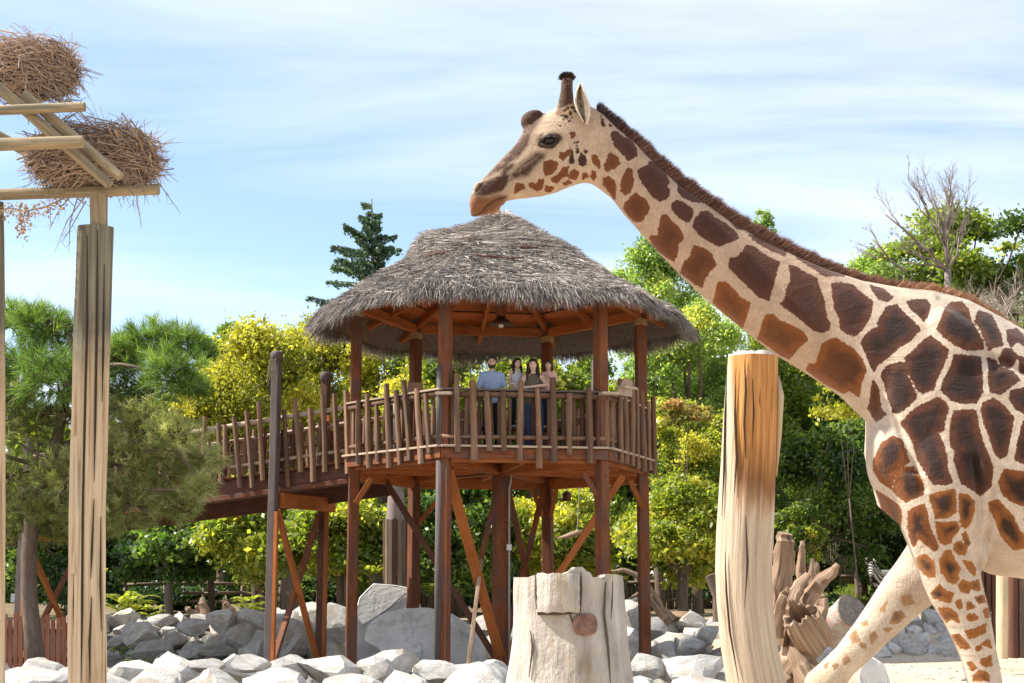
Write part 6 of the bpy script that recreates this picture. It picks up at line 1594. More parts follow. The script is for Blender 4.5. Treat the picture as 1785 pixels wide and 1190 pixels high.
# leafless tree at the right, and grey twiggy scrub
def bare(name, label, base, tips, r0, seed, mat='twig', depth=3, spread=.5, cat='tree'):
    rr = random.Random(seed); t_ = thing(name, label, cat, base); mb = MB(); tw = MB()
    def grow(p, d, L, r_, lev):
        L = L * .62 if lev == 0 else L
        q1 = p + d * L * .5 + Vector((rr.gauss(0, .05), rr.gauss(0, .05), rr.gauss(0, .04))) * L; q2 = p + d * L + Vector((rr.gauss(0, .08), rr.gauss(0, .08), rr.gauss(.04, .05))) * L
        (mb if lev < 2 else tw).tube([p, q1, q2], [r_, r_ * .8, r_ * .55], 6 if lev < 2 else 4)
        if lev >= depth: return
        for j in range(rr.choice((2, 3, 3, 4))):
            s_ = rr.uniform(.35, 1.0); st_ = p.lerp(q1, s_ * 2) if s_ < .5 else q1.lerp(q2, s_ * 2 - 1)
            nd = (d + Vector((rr.gauss(0, spread), rr.gauss(0, spread), rr.gauss(.12, spread * .6)))).normalized()
            grow(st_, nd, L * rr.uniform(.45, .75), r_ * .5, lev + 1)
    for (a, b, L) in tips:
        a, b = Vector(a), Vector(b); d = (b - a).normalized(); grow(a, d, (b - a).length, r0, 0)
    return t_, mb, tw
Yb = 34
fk = P(1652, 470, Yb); b0 = Vector((P(1655, 1000, Yb).x, Yb, gz(8, Yb)))
tp = [(fk, P(x_, y_, Yb + dy), 0) for x_, y_, dy in [(1585, 400, -.5), (1620, 350, .4), (1650, 320, 0), (1655, 350, .8), (1690, 350, .3), (1700, 380, -.5), (1560, 440, .3), (1600, 440, -.6)]]
tp += [(P(1600, 422, Yb), P(1512, 352, Yb), 0), (P(1640, 420, Yb), P(1603, 315, Yb), 0), (P(1648, 400, Yb), P(1655, 300, Yb), 0), (P(1580, 475, Yb), P(1488, 392, Yb), 0), (P(1650, 400, Yb), P(1690, 325, Yb), 0)]
t_, mb, tw = bare('bare_tree', 'leafless grey tree with fine branches spreading against the sky', b0, tp, .034, 17, depth=4, spread=.38)
mb.tube([b0, b0.lerp(fk, .5), fk], [.16, .12, .085], 8); mb.build('trunk', MAT['bare'], t_, True); tw.build('twigs', MAT['bare'], t_)['kind'] = 'stuff'
for (pxs, Y_, sd_, lb) in [((1690, 1785), 33, 71, 'tangle of grey leafless scrub above the giraffe withers'), ((1560, 1660), 35, 72, 'grey twiggy scrub showing over the mane by the bare trunk')]:
    rr = random.Random(sd_); bx = P(sum(pxs) / 2, 1000, Y_).x; tp = []
    for i in range(26):
        x_ = rr.uniform(*pxs); yb = rr.uniform(560, 640); tp.append((P(x_, yb, Y_ + rr.uniform(-1, 1)), P(x_ + rr.gauss(0, 22), yb - rr.uniform(50, 90), Y_ + rr.uniform(-1, 1)), 0))
    t_, mb, tw = bare('scrub', lb, (bx, Y_, 0), tp, .016, sd_, depth=3, spread=.7, cat='shrub')
    mb.tube([Vector((bx, Y_, 0)), Vector((bx, Y_, 2.5)), P(sum(pxs) / 2, 610, Y_)], [.12, .09, .05], 7); mb.build('trunk', MAT['twig'], t_, True); tw.build('twigs', MAT['twig'], t_)['kind'] = 'stuff'

# pine at the left with long soft needles
Yp = 24.0
pb = Vector((P(62, 1000, Yp).x, Yp, gz(-8, Yp)))
pine = thing('pine_tree', 'bushy long-needled pine with a leaning trunk in front of the ramp', 'pine tree', pb)
rr = random.Random(55); rg_ = np.random.default_rng(55); mb = MB()
tk = [P(66, 1172, Yp), P(58, 1120, Yp), P(50, 1040, Yp), P(50, 960, Yp), P(58, 880, Yp), P(80, 815, Yp), P(95, 780, Yp), P(110, 720, Yp), P(125, 640, Yp), P(120, 560, Yp)]
mb.tube(tk, [.15, .14, .13, .125, .125, .12, .10, .08, .055, .03], 12, rough=.10, rng=rr)
clumps = [(30, 560, 52, .62), (72, 566, 50, .45), (112, 590, 55, .3), (40, 640, 62, .35), (100, 660, 70, .3), (165, 625, 52, .35), (215, 618, 48, .5), (265, 600, 58, .52), (318, 596, 46, .45), (350, 612, 26, .4), (300, 650, 58, .4), (235, 680, 66, .4), (330, 670, 34, .45), (160, 720, 70, .45),
          (60, 740, 70, .42), (250, 750, 70, .66), (310, 760, 52, .72), (345, 800, 42, .85), (200, 800, 80, .62), (290, 830, 72, .68), (350, 850, 32, .72), (120, 830, 66, .55), (230, 880, 66, .55), (310, 880, 44, .6), (150, 890, 50, .5), (60, 890, 60, .35), (20, 910, 46, .35), (95, 925, 34, .4), (20, 830, 60, .5), (20, 700, 50, .4), (80, 890, 40, .55), (190, 920, 30, .5), (-60, 640, 70, .4), (-70, 780, 80, .45), (-30, 880, 60, .5)]
segs, tints, low_s, low_t = [], [], [], []
for (x_, y_, r_, tn) in clumps:
    hi_ = y_ < 700; tn = tn * .62 if hi_ else tn
    k = Yp / F_PX; c = Vector(P(x_, y_, Yp + rr.uniform(-1.0, 1.0))); R_ = r_ * k
    j = min(range(4, len(tk)), key=lambda q: (tk[q] - c).length + (0 if tk[q].z < c.z + .3 else .8)); s0 = tk[j]
    mb.tube([s0, s0.lerp(c, .5) + Vector((0, 0, rr.uniform(-.1, .2))), c], [.05, .035, .012], 6, rough=.06, rng=rr)
    ns_ = int(26 + 62 * (r_ / 60) ** 2) if hi_ else int(40 + 100 * (r_ / 60) ** 2)
    for q in range(ns_):
        d = Vector((rr.gauss(0, 1), rr.gauss(0, 1), rr.gauss(.25, .9))).normalized()
        e = c + Vector((d.x * R_ * 1.15, d.y * R_, d.z * R_ * .85)) * rr.uniform(.45, 1.02)
        sd_ = (d + Vector((rr.gauss(0, .4), rr.gauss(0, .4), .45))).normalized()
        if q % 4 == 0: mb.tube([c.lerp(e, .2), e], [.010, .004], 4)
        m = 30; ax = np.array(sd_[:]); t0 = rg_.uniform(-.16, .0, m)[:, None] * ax
        dv = rg_.normal(size=(m, 3)); dv -= (dv @ ax)[:, None] * ax; dv /= np.linalg.norm(dv, axis=1)[:, None]
        nd = ax * rg_.uniform(.5, 1.3, m)[:, None] + dv * rg_.uniform(.5, 1.1, m)[:, None]; nd /= np.linalg.norm(nd, axis=1)[:, None]
        p0 = np.array(e[:]) + t0; L_ = (rg_.uniform(.19, .33, m) if hi_ else rg_.uniform(.10, .20, m))[:, None]; wn_ = .0068 if hi_ else .0048; sdv = np.cross(nd, rg_.normal(size=(m, 3))); sdv /= np.linalg.norm(sdv, axis=1)[:, None]
        (segs if hi_ else low_s).append(np.stack([p0 - sdv * wn_, p0 + sdv * wn_, p0 + nd * L_ + np.array([0, 0, -.012])], 1)); (tints if hi_ else low_t).append(np.full(m, tn + rr.gauss(0, .17)) + rg_.normal(0, .08, m))
LEAF['pine_low'] = leaf_mat('old_pine_needle', [(0, (.06, .08, .024)), (.4, (.16, .185, .055)), (.75, (.29, .31, .12)), (1, (.44, .45, .24))], .46, .05, 1.7)
for S_, T_, m_ in ((segs, tints, 'pine'), (low_s, low_t, 'pine_low')):
    V = np.concatenate(S_).reshape(-1, 3); tn = np.clip(np.concatenate(T_), 0, 1)
    np_mesh('needles', V, np.arange(len(V)).reshape(-1, 3), LEAF[m_], pine, {'tint': np.repeat(tn, 3)})['kind'] = 'stuff'
for pts in ([(150, 790), (240, 786), (310, 786), (372, 795)], [(305, 786), (325, 805), (348, 840)], [(100, 900), (140, 860), (200, 840)], [(60, 830), (66, 790), (64, 760)], [(90, 800), (60, 790), (30, 770)]):
    mb.tube([P(x_, y_, Yp - .6) for x_, y_ in pts], [.028, .022, .015, .007][:len(pts)], 6, rough=.08, rng=rr)
mb.build('trunk', MAT['bark'], pine, True)

# feathery light green plants (each frond a row of leaflets)
def frond_plant(label, px_, py_b, Y, hpx, n, seed, cat='plant', mat='lime'):
    rr = random.Random(seed); rg_ = np.random.default_rng(seed); b = Vector(P(px_, py_b, Y)); k = Y / F_PX
    t_ = thing('feathery_plant', label, cat, b, 'feathery plants by the rocks'); st_ = MB(); cen, nr = [], []
    V = []
    for i in range(n):
        a = rr.uniform(0, 6.283); L = hpx * k * rr.uniform(.7, 1.15); d = Vector((math.cos(a), math.sin(a) * .7, 0)); s0 = b + Vector((rr.uniform(-.2, .2), 0, rr.uniform(0, .5) * L))
        q = [s0 + d * L * s_ * .75 + Vector((0, 0, L * (.75 * s_ - .55 * s_ * s_))) for s_ in np.linspace(0, 1, 6)]
        st_.tube(q, [.008, .007, .006, .005, .004, .002], 4)
        for s_ in np.linspace(.2, 1, 12):
            f = s_ * 5; j = min(int(f), 4); p = q[j].lerp(q[j + 1], f - j); tg = (q[j + 1] - q[j]).normalized(); sv = tg.cross(Vector((0, 0, 1))).normalized()
            for sg in (-1, 1):
                ll = L * .20 * (1.1 - .6 * s_); tip = p + sv * sg * ll + tg * ll * .4 - Vector((0, 0, ll * .25)); w_ = tg * ll * .17
                m_ = p.lerp(tip, .45); V += [p, m_ - w_, tip, m_ + w_]
    st_.build('stems', LEAF[mat], t_); V = np.array([v[:] for v in V])
    for ch in t_.children: ch['kind'] = 'stuff'
    np_mesh('fronds', V, np.arange(len(V)).reshape(-1, 4), LEAF[mat], t_, {'tint': np.repeat(rg_.uniform(.5, .95, len(V) // 4), 4)})['kind'] = 'stuff'
frond_plant('feathery bright green plant beside the bundled pole', 215, 1072, 37, 62, 26, 1)
frond_plant('feathery plant at the foot of the rail fence, lower than its neighbours', 262, 1080, 36, 34, 18, 2)
frond_plant('feathery green plant beside the snag on the rock bank', 432, 1075, 36, 44, 26, 3)
frond_plant('tall feathery plant beside the plank-clad trunk', 652, 1010, 36.5, 60, 22, 4)
frond_plant('small tuft of green fronds sprouting among the shaded rocks', 214, 1146, 31.5, 26, 16, 5, mat='mid')
frond_plant('thin weed growing between the front boulders', 243, 1172, 23.5, 34, 7, 6, mat='mid')
frond_plant('green fronds rising behind the white boulder', 775, 1040, 36, 46, 16, 7)

# ------------------------------------------------------------------ fences, snags and stumps at the back
R = random.Random(91)
def rail_fence(label, p0, p1, n, h, rails, r_, group=None, pickets=0):
    t_ = thing('rail_fence' if not pickets else 'paling_fence', label, 'fence', Vector((p0[0], p0[1], gz(*p0))), group)
    a, b = Vector((*p0, 0)), Vector((*p1, 0))
    for i in range(n + 1):
        q = a.lerp(b, i / n); g_ = gz(q.x, q.y); mb = MB(); mb.tube([vz(q, g_ - .2), vz(q, g_ + h * R.uniform(.98, 1.1))], [r_ * 1.25, r_ * 1.1], 8, rough=.08, rng=R); mb.build('fence_post', MAT['fence'], t_, True)
    for f in rails:
        for i in range(n):
            q0, q1 = a.lerp(b, i / n), a.lerp(b, (i + 1) / n)
            mb = MB(); mb.tube([vz(q0, gz(q0.x, q0.y) + h * f + R.uniform(-.03, .03)) + Vector((0, -r_ * 1.9, 0)), vz(q1, gz(q1.x, q1.y) + h * f + R.uniform(-.03, .03)) + Vector((0, -r_ * 1.9, 0))], [r_, r_ * .85], 8, rough=.08, rng=R); mb.build('fence_rail', MAT['fence'], t_, True)
    for i in range(pickets):
        q = a.lerp(b, (i + .5) / pickets); g_ = gz(q.x, q.y); mb = MB(); tl = R.uniform(-.03, .03)
        mb.tube([vz(q, g_ - .1), vz(q + Vector((tl, 0, 0)), g_ + h * R.uniform(.85, 1.12))], [r_, r_ * .75], 6, rough=.1, rng=R); mb.build('paling', MAT['fence'], t_, True)
    return t_
def gp(px_, Y): return (P(px_, HORIZON, Y).x, Y)
rail_fence('rustic rail fence of thin logs running behind the rock bank', gp(150, 44), gp(490, 45.5), 5, .95, (.35, .62, .93), .055)
rail_fence('dark paling fence behind the trunk and the white rocks', gp(1090, 46), gp(1330, 46.5), 6, 1.0, (.3, .85), .06, None, 34)
rail_fence('tall paling fence in the trees behind the giraffe knee', gp(1420, 54), gp(1640, 54), 5, 2.3, (.2, .9), .05, None, 48)
rail_fence('weathered stake fence under the pavilion deck', gp(700, 41), gp(800, 41), 2, 1.35, (.5,), .08, None, 14)
# red plank fence at the left
rf = thing('plank_fence', 'low reddish fence of upright planks beside the pine trunk', 'fence', Vector((*gp(70, 25.5), gz(-8, 25.5))))
for i, x_ in enumerate(np.arange(-20, 122, 9.4)):
    a, b = P(x_, 1176, 25.5), P(x_ + R.uniform(-1, 1), 1074 + R.uniform(-6, 8), 25.5)
    mb = MB(); mb.beam(a, b, .078, .03, .005, up=(0, -1, 0)); mb.build('plank', MAT['red_plank'], rf)
for y_ in (1100, 1150):
    mb = MB(); mb.beam(P(-22, y_, 25.56), P(122, y_, 25.56), .05, .08, .005); mb.build('rail', MAT['red_wood'], rf)
# plank-clad trunk behind the stilts
pc_ = thing('plank_clad_trunk', 'thick tree trunk jacketed with upright brown planks behind the stilts', 'tree trunk', P(690, 1060, 36))
A, B = P(690, 1062, 36.2), P(690, 905, 36.2); r_ = .30
for i in range(16):
    a = i / 16 * 6.283; o_ = Vector((math.cos(a), math.sin(a), 0)); mb = MB()
    mb.beam(A + o_ * r_, vz(B, B.z + R.uniform(-.05, .05)) + o_ * r_, .112, .04, .006, up=o_); mb.build('plank', MAT['fence'] if i % 3 else MAT['dark_wood'], pc_)
mb = MB(); mb.tube([A, B, P(690, 860, 36.2), P(676, 790, 36.3), P(690, 700, 36.4)], [.27, .26, .2, .15, .08], 12, rough=.08, rng=R); mb.tube([P(690, 868, 36.2), P(710, 820, 36.2), P(735, 760, 36.4)], [.13, .1, .06], 8); mb.build('stem', MAT['twig'], pc_, True)
for (x_, yt, yb, Y, r_, lb, m_) in [(598, 995, 1066, 40, .16, 'short pale log post behind the marble slab', 'rail'), (612, 990, 1066, 41, .12, 'taller thin log post beside the pale one behind the slab', 'fence'), (875, 985, 1050, 42, .18, 'grey log post behind the crossed braces', 'fence'), (1258, 1000, 1075, 33, .2, 'leaning dark stump tight behind the bent trunk', 'bark'), (505, 970, 1062, 41, .24, 'thick pale tree stem behind the trestle braces', 'twig')]:
    t_ = thing('log_post', lb, 'post', P(x_, yb, Y)); mb = MB(); mb.tube([P(x_ + 2, yb + 8, Y), P(x_ + R.uniform(-3, 3), (yt + yb) / 2, Y), P(x_ + (-16 if x_ > 1200 else 0), yt, Y)], [r_ * 1.1, r_, r_ * .9], 10, rough=.08, rng=R); mb.build('stem', MAT[m_], t_, True, 50)
# pale snag on the rock bank, dead branch by the stump
sn = thing('snag', 'pale weathered driftwood snag standing on top of the rock bank', 'driftwood', P(355, 1082, 35))
horn([(366, 1088), (358, 1068), (353, 1050), (352, 1041)], [12, 10, 7, 3], .8, 34.6, par=sn, n=10); horn([(346, 1086), (338, 1072), (328, 1062), (323, 1058)], [9, 8, 6, 3], .8, 34.6, par=sn, n=10); horn([(352, 1085), (345, 1064), (344, 1055)], [8, 6, 3], .8, 34.7, par=sn, n=9)
sn2 = thing('snag', 'dark forked snag leaning beside the feathery plant on the bank', 'driftwood', P(400, 1075, 35))
horn([(412, 1085), (402, 1066), (392, 1052), (387, 1047)], [11, 9, 6, 3], .8, 34.8, par=sn2, n=10); horn([(392, 1085), (390, 1068), (394, 1050)], [9, 7, 3], .8, 34.9, par=sn2, n=9)
db = thing('dead_branch', 'bleached dead branch arching down beside the last stilt', 'branch', P(1150, 1085, 34))
horn([(1168, 1085), (1150, 1062), (1128, 1020), (1108, 1002), (1088, 994), (1066, 996)], [13, 9, 6, 5, 4, 2], .9, 34, par=db, n=9); horn([(1160, 1078), (1130, 1040), (1104, 1052), (1086, 1058)], [8, 6, 5, 2], .9, 33.8, par=db, n=8); horn([(1136, 1040), (1122, 1030), (1096, 1044)], [5, 4, 2], .9, 33.9, par=db, n=8); horn([(1150, 1088), (1180, 1074), (1215, 1078), (1240, 1090)], [11, 9, 7, 4], .9, 34.2, par=db, n=9)
sg = thing('sign_panel', 'small white information panel beyond the pine trunk', 'sign', P(33, 1060, 33)); mb = MB(); mb.box(P(33, 1042, 33), .36, .04, .20, 0); mb.build('panel', MAT['white_box'], sg)
mb = MB(); mb.beam(vz(P(33, 1042, 33.05), gz(-11, 33)), P(33, 1046, 33.05), .06, .06); mb.build('post', MAT['fence'], sg)
# ------------------------------------------------------------------ the family on the deck
def skin_mat(name, col):
    t = NT(name); o = t.n('TexCoord').outputs['Object']
    t.principled(t.mix(1.0, col, t.ramp(t.noise(o, 30, 3), [(.3, (.9, .88, .86)), (.7, (1.05, 1.05, 1.05))]), 'MULTIPLY'), .55, None, .3, **{'Subsurface Weight': .08, 'Subsurface Radius': (.01, .004, .002)}); return t.m
def cloth(name, col, stripes=None):
    t = NT(name); o = t.n('TexCoord').outputs['Object']
    c = t.mix(1.0, col, t.ramp(t.noise(o, 14, 4), [(.3, (.82,) * 3), (.7, (1.08,) * 3)]), 'MULTIPLY')
    if stripes:
        s_ = t.n('SeparateXYZ', {0: o}); w = t.math('SINE', t.math('MULTIPLY', s_.outputs[0], 190.0)); c = t.mix(t.math('GREATER_THAN', w, .2), c, stripes)
    t.principled(c, .85, t.bump(t.noise(o, 25, 3), .4, .02), .1); return t.m
SKIN = skin_mat('skin', (.62, .39, .29)); SKIN2 = skin_mat('fair_skin', (.72, .48, .37))
HAIR = plain('dark_brown_hair', (.022, .014, .011), .5, nscale=60, amt=.5); HAIR2 = plain('brown_hair', (.060, .026, .016), .5, nscale=60, amt=.5)
EYE = plain('dark_eye', (.015, .012, .01), .2, .5); LIPS = plain('lips', (.36, .12, .10), .5); TEETH = plain('teeth', (.75, .72, .68), .3)
def person(label, x, y, z0, Hh, skin, pose, shirt, trouser, shoe, hair, hairmat, face='smile', turn=0.0, sleeve='short', beard=False, female=False, tilt=0.0):
    s = Hh / 1.75; child = Hh < 1.45
    hs = 1.16 if child else 1.0
    p_ = thing('person', label, 'person', (x, y, z0))
    M_ = Matrix.Rotation(turn, 4, 'Z')
    def W(v): return Vector((x, y, z0)) + (M_ @ Vector(v)) * s
    def cap(mb, a, ra, b, rb, n=12):
        a, b = W(a), W(b); d = (b - a); L = d.length; u = d.normalized(); ra *= s; rb *= s
        pts = [a - u * ra * .95, a - u * ra * .6, a, b, b + u * rb * .6, b + u * rb * .95]; mb.tube(pts, [ra * .3, ra * .8, ra, rb, rb * .8, rb * .3], n)
    def el(mb, c, r, n=14): mb.sphere(W(c), s, n, 10, r, M_.to_3x3())
    sw = .160 if female else .172
    J = {'hipL': (.09, 0, .90), 'hipR': (-.09, 0, .90), 'kneeL': (.095, -.02, .49), 'kneeR': (-.095, -.02, .49), 'ankL': (.10, .01, .08), 'ankR': (-.10, .01, .08),
         'shL': (sw, 0, 1.40), 'shR': (-sw, 0, 1.40), 'elL': (.25, .02, 1.12), 'elR': (-.25, .02, 1.12), 'wrL': (.25, -.14, .93), 'wrR': (-.25, -.14, .93)}
    J.update(pose)
    hc = (tilt * .05, -.015, 1.62)
    b = MB()
    el(b, (hc[0], hc[1], hc[2] + .02), (.073 * hs, .09 * hs, .10 * hs)); el(b, (hc[0], hc[1] - .028, hc[2] - .045), (.052 * hs, .058 * hs, .066 * hs)); el(b, (hc[0], hc[1] - .09 * hs, hc[2] - .01), (.014, .020, .026)); 
    for sg in (-1, 1): el(b, (hc[0] + sg * .074 * hs, hc[1] + .01, hc[2] - .005), (.012, .022, .032))
    cap(b, (0, .01, 1.44), .055, (hc[0] * .7, 0, 1.56), .05)
    el(b, (0, .005, 1.28), (.15 if female else .165, .10, .20)); el(b, (0, 0, 1.08), (.13, .095, .16)); el(b, (0, .01, .93), (.155 if female else .15, .105, .13))
    cap(b, J['shL'], .052, (0, 0, 1.42), .06); cap(b, J['shR'], .052, (0, 0, 1.42), .06)
    for sd_ in 'LR':
        cap(b, J['sh' + sd_], .047, J['el' + sd_], .036); cap(b, J['el' + sd_], .036, J['wr' + sd_], .025)
        cap(b, J['hip' + sd_], .078, J['knee' + sd_], .052); cap(b, J['knee' + sd_], .05, J['ank' + sd_], .035)
        w, e = Vector(J['wr' + sd_]), Vector(J['el' + sd_]); d = (w - e).normalized(); sx = d.cross(Vector((0, 0, 1)));
        sx = sx.normalized() if sx.length > .1 else Vector((1, 0, 0)); dn = sx.cross(d)
        pc = w + d * .05; cap(b, w, .024, w + d * .07, .032)
        for f in range(4):
            k0 = w + d * .085 + sx * (.024 - .016 * f); L_ = (.060, .068, .064, .050)[f]; k1 = k0 + d * L_ * .55 + dn * .008; k2 = k1 + d * L_ * .3 - Vector((0, 0, L_ * .45)); cap(b, k0, .0095, k1, .009, 8); cap(b, k1, .009, k2, .0075, 8)
        t0 = w + d * .035 + sx * (.026 if sd_ == 'L' else .026); cap(b, t0, .011, t0 + sx * .025 + d * .035 - Vector((0, 0, .012)), .009, 8)
    remeshed('body', b, .0085 * s + .0012, 2, skin, p_)
    c = MB()
    el(c, (0, .005, 1.27), (.166 if female else .178, .122, .215)); el(c, (0, 0, 1.06), (.148 if female else .168, .112, .17)); el(c, (0, .005, .93), (.168, .120, .11)); sr_ = .05 if sleeve == 'none' else .072; sx_ = .62 if sleeve == 'none' else .95
    cap(c, (sw * sx_, 0, 1.395), sr_, (0, 0, 1.41), .078); cap(c, (-sw * sx_, 0, 1.395), sr_, (0, 0, 1.41), .078); cap(c, (0, .01, 1.40), .075, (0, .012, 1.455), .064)
    fr = {'short': .72, 'none': .10, 'cap': .38, 'long': 1.0}[sleeve]
    for sd_ in ('LR' if sleeve != 'none' else ''):
        a_, e_ = Vector(J['sh' + sd_]), Vector(J['el' + sd_]); cap(c, a_, .062 if sleeve != 'none' else .05, a_.lerp(e_, fr), .054 if sleeve != 'none' else .05)
    remeshed('shirt', c, .010 * s + .002, 3, shirt, p_)
    if not female and not child:
        c2 = MB(); c2.tube([W((.075 * math.cos(q), .012 + .075 * math.sin(q), 1.462 - .018 * (math.sin(q) < 0))) for q in np.linspace(0, 6.2832, 17)], .014 * s, 6, cap=False); c2.build('collar', shirt, p_, True)
    d_ = MB(); el(d_, (0, .005, .92), (.160, .116, .12))
    for sd_ in 'LR': cap(d_, J['hip' + sd_], .090, J['knee' + sd_], .064); cap(d_, J['knee' + sd_], .063, Vector(J['ank' + sd_]) + Vector((0, 0, .02)), .05)
    remeshed('trousers', d_, .011 * s + .002, 3, trouser, p_)
    for sd_ in 'LR':
        a_ = Vector(J['ank' + sd_]); m_ = MB(); cap(m_, a_ + Vector((0, .02, -.035)), .043, a_ + Vector((0, -.13, -.045)), .036); remeshed('shoe', m_, .012 * s + .002, 2, shoe, p_)
    h_ = MB(); hx, hy, hz_ = hc
    el(h_, (hx, hy + .022, hz_ + .045), (.085 * hs, .098 * hs, .096 * hs)); el(h_, (hx, hy - .03 * hs, hz_ + .098 * hs), (.070 * hs, .062, .036))
    if hair == 'long':
        for sg in (-1, 1): cap(h_, (hx + sg * .078 * hs, hy + .01, hz_ + .03), .034, (hx + sg * .098 * hs, hy - .005, hz_ - .13), .038); cap(h_, (hx + sg * .098 * hs, hy - .005, hz_ - .13), .038, (hx + sg * .105, hy - .035, hz_ - .27), .024)
        cap(h_, (hx, hy + .07, hz_), .075, (hx, hy + .075, hz_ - .24), .07)
    elif hair == 'bob':
        for sg in (-1, 1): cap(h_, (hx + sg * .084 * hs, hy + .0, hz_ + .04), .034, (hx + sg * .094 * hs, hy - .01, hz_ - .075), .030)
        cap(h_, (hx, hy + .06, hz_), .08, (hx, hy + .06, hz_ - .08), .07); cap(h_, (hx - .05, hy - .078, hz_ + .082), .018, (hx + .05, hy - .078, hz_ + .082), .018)
    else:
        for sg in (-1, 1): cap(h_, (hx + sg * .07, hy + .0, hz_ + .06), .026, (hx + sg * .074, hy + .015, hz_ + .0), .018)
    remeshed('hair', h_, .010 * s + .0015, 2, hairmat, p_)
    if beard:
        b_ = MB(); 
        for q in np.linspace(-1.35, 1.35, 9): el(b_, (hx + .058 * math.sin(q), hy - .036 - .042 * math.cos(q), hz_ - .088 + .05 * (abs(q) / 1.35) ** 2), (.020, .020, .026), 8)
        for q in (-.022, 0, .022): el(b_, (hx + q, hy - .092, hz_ - .052), (.014, .010, .008), 8)
        remeshed('beard', b_, .008, 2, hairmat, p_)
    for sg in (-1, 1):
        m_ = MB(); el(m_, (hx + sg * .031 * hs, hy - .083 * hs, hz_ + .018), (.011, .006, .007), 8); m_.build('eye', EYE, p_, True)
        m_ = MB(); el(m_, (hx + sg * .032 * hs, hy - .086 * hs, hz_ + .040), (.018, .005, .004), 8); m_.build('eyebrow', hairmat, p_, True)
    m_ = MB(); el(m_, (hx, hy - .087 * hs, hz_ - .062), (.022, .007, .0085), 8); m_.build('lips', LIPS, p_, True)
    if face == 'smile': m_ = MB(); el(m_, (hx, hy - .0905 * hs, hz_ - .061), (.016, .006, .004), 8); m_.build('teeth', TEETH, p_, True)
    return p_
FZ = 3.71
dl = lambda px_, Y: P(px_, 700, Y).x
person('bearded man in a light blue polo shirt standing at the railing', dl(857.5, 26.85), 26.85, FZ + .02, 1.84, SKIN, {'elL': (.245, .0, 1.14), 'elR': (-.245, .0, 1.14), 'wrL': (.26, -.17, 1.06), 'wrR': (-.26, -.17, 1.06)},
       cloth('blue_polo', (.29, .38, .58)), cloth('black_trousers', (.02, .02, .024)), plain('brown_shoe', (.10, .06, .04), .5), 'short', HAIR, 'calm', beard=True)
person('woman in a brown-grey top hugging the girl beside her', dl(930, 26.95), 26.95, FZ + .02, 1.80, SKIN2, {'elL': (.24, -.17, 1.24), 'wrL': (-.10, -.27, 1.19), 'elR': (-.24, .05, 1.16), 'wrR': (-.32, -.05, 1.22), 'kneeL': (.12, -.06, .49), 'ankL': (.14, -.02, .08)},
       cloth('taupe_top', (.135, .115, .09)), cloth('blue_jeans', (.05, .085, .16)), plain('white_shoe', (.65, .62, .6), .5), 'long', HAIR, 'smile', sleeve='none', female=True, tilt=-.2)
person('girl in a white sleeveless blouse with long dark wavy hair', dl(901, 27.28), 27.28, FZ + .53, 1.34, SKIN2, {'elL': (.22, -.03, 1.16), 'wrL': (.14, -.15, 1.0), 'elR': (-.22, .0, 1.14), 'wrR': (-.17, -.14, .95)},
       cloth('white_blouse', (.66, .70, .78)), cloth('dark_leggings', (.02, .026, .035)), plain('grey_shoe', (.4, .42, .45), .5), 'long', HAIR, 'smile', turn=.45, sleeve='none', female=True)
person('smiling child in a pink striped shirt with a brown bob', dl(956, 27.28), 27.28, FZ + .53, 1.30, SKIN2, {'elL': (.23, -.06, 1.22), 'wrL': (.10, -.17, 1.30), 'elR': (-.21, .0, 1.14), 'wrR': (-.16, -.16, 1.0)},
       cloth('pink_stripes', (.80, .38, .34), (.78, .66, .64)), cloth('navy_jeans', (.018, .03, .07)), plain('pale_shoe', (.6, .58, .56), .5), 'bob', HAIR2, 'smile', turn=-.12, sleeve='cap', female=True)

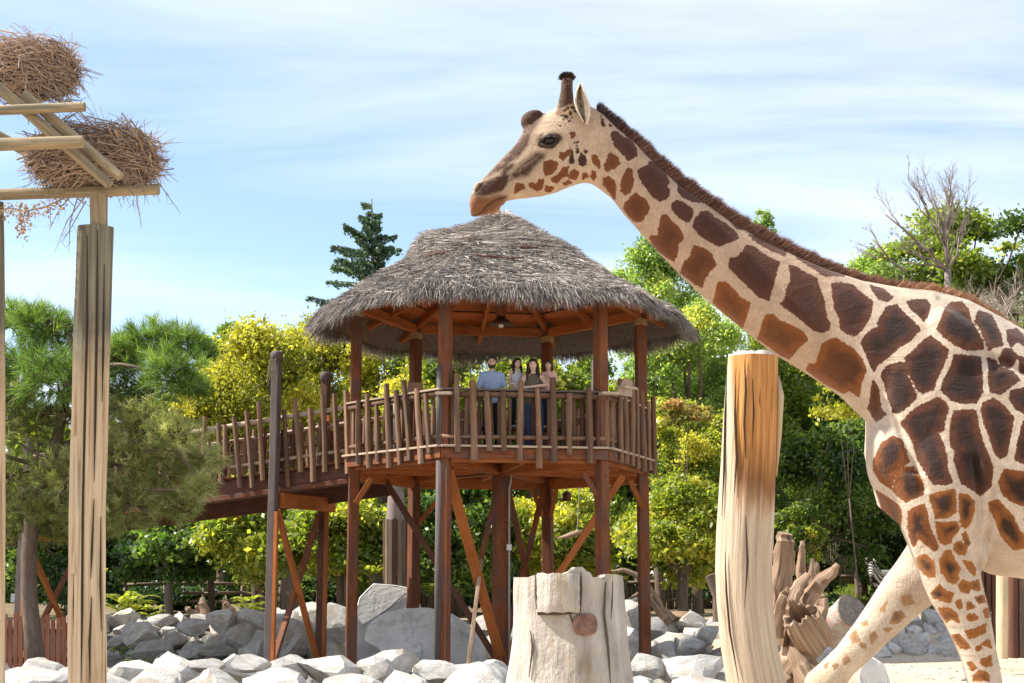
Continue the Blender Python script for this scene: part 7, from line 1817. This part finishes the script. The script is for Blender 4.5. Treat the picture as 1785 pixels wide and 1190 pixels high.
# ------------------------------------------------------------------ zebra in the shade
t = NT('zebra_stripes'); o = t.n('TexCoord').outputs['Object']
wv = t.n('TexWave', {'Vector': o, 'Scale': 4.2, 'Distortion': 3.0, 'Detail': 1.5, 'Detail Scale': 1.2}, bands_direction='DIAGONAL').outputs['Fac']
t.principled(t.ramp(wv, [(.42, (.025, .022, .02)), (.58, (.42, .39, .35))]), .8, None, .1)
zx, zy = P(1530, 1000, 40).x, 40.0; zz0 = gz(zx, zy)
zb = thing('zebra', 'zebra with pricked ears half hidden behind the giraffe foreleg', 'zebra', (zx, zy, zz0))
zm = MB()
def zc(a, ra, b, rb): 
    a, b = Vector((zx, zy, zz0)) + Vector(a), Vector((zx, zy, zz0)) + Vector(b); u = (b - a).normalized(); zm.tube([a - u * ra * .9, a - u * ra * .5, a, b, b + u * rb * .5, b + u * rb * .9], [ra * .35, ra * .82, ra, rb, rb * .82, rb * .35], 16)
zc((.05, .1, .92), .27, (.75, .75, .93), .26); zc((.0, .05, .98), .20, (-.22, -.12, 1.22), .12); zc((-.22, -.12, 1.26), .105, (-.26, -.38, 1.02), .062)
for (dx, dy, f) in ((-.02, -.02, 1), (.16, .14, 1), (.70, .62, -1), (.82, .82, -1)):
    zc((dx, dy, .85), .11, (dx, dy - .03 * f, .46), .055); zc((dx, dy - .03 * f, .46), .05, (dx, dy + (.05 if f < 0 else 0), .06), .04)
remeshed('body', zm, .022, 3, t.m, zb)
for sg in (-1, 1):
    m_ = MB(); m_.tube([Vector((zx - .22 + sg * .085, zy - .10, zz0 + 1.33)), Vector((zx - .22 + sg * .115, zy - .12, zz0 + 1.43)), Vector((zx - .22 + sg * .11, zy - .12, zz0 + 1.52))], [.03, .042, .008], 8, squash=.5); m_.build('ear', t.m, zb, True)
    m_ = MB(); m_.sphere((zx - .235 + sg * .085, zy - .26, zz0 + 1.20), .017, 8, 6); m_.build('eye', EYE, zb, True)
m_ = MB(); m_.sphere((zx - .262, zy - .42, zz0 + 1.0), .058, 10, 8); m_.build('muzzle', plain('dark_muzzle', (.03, .025, .022), .7), zb, True)
m_ = MB(); m_.tube([Vector((zx - .22, zy - .05, zz0 + 1.38)), Vector((zx - .12, zy + .02, zz0 + 1.34)), Vector((zx + .05, zy + .12, zz0 + 1.2))], [.03, .04, .03], 6, squash=1.6); m_.build('mane', t.m, zb, True)
m_ = MB(); m_.tube([Vector((zx + .95, zy + .95, zz0 + 1.0)), Vector((zx + 1.05, zy + 1.05, zz0 + .8)), Vector((zx + 1.06, zy + 1.06, zz0 + .5))], [.03, .02, .035], 6); m_.build('tail', t.m, zb, True)
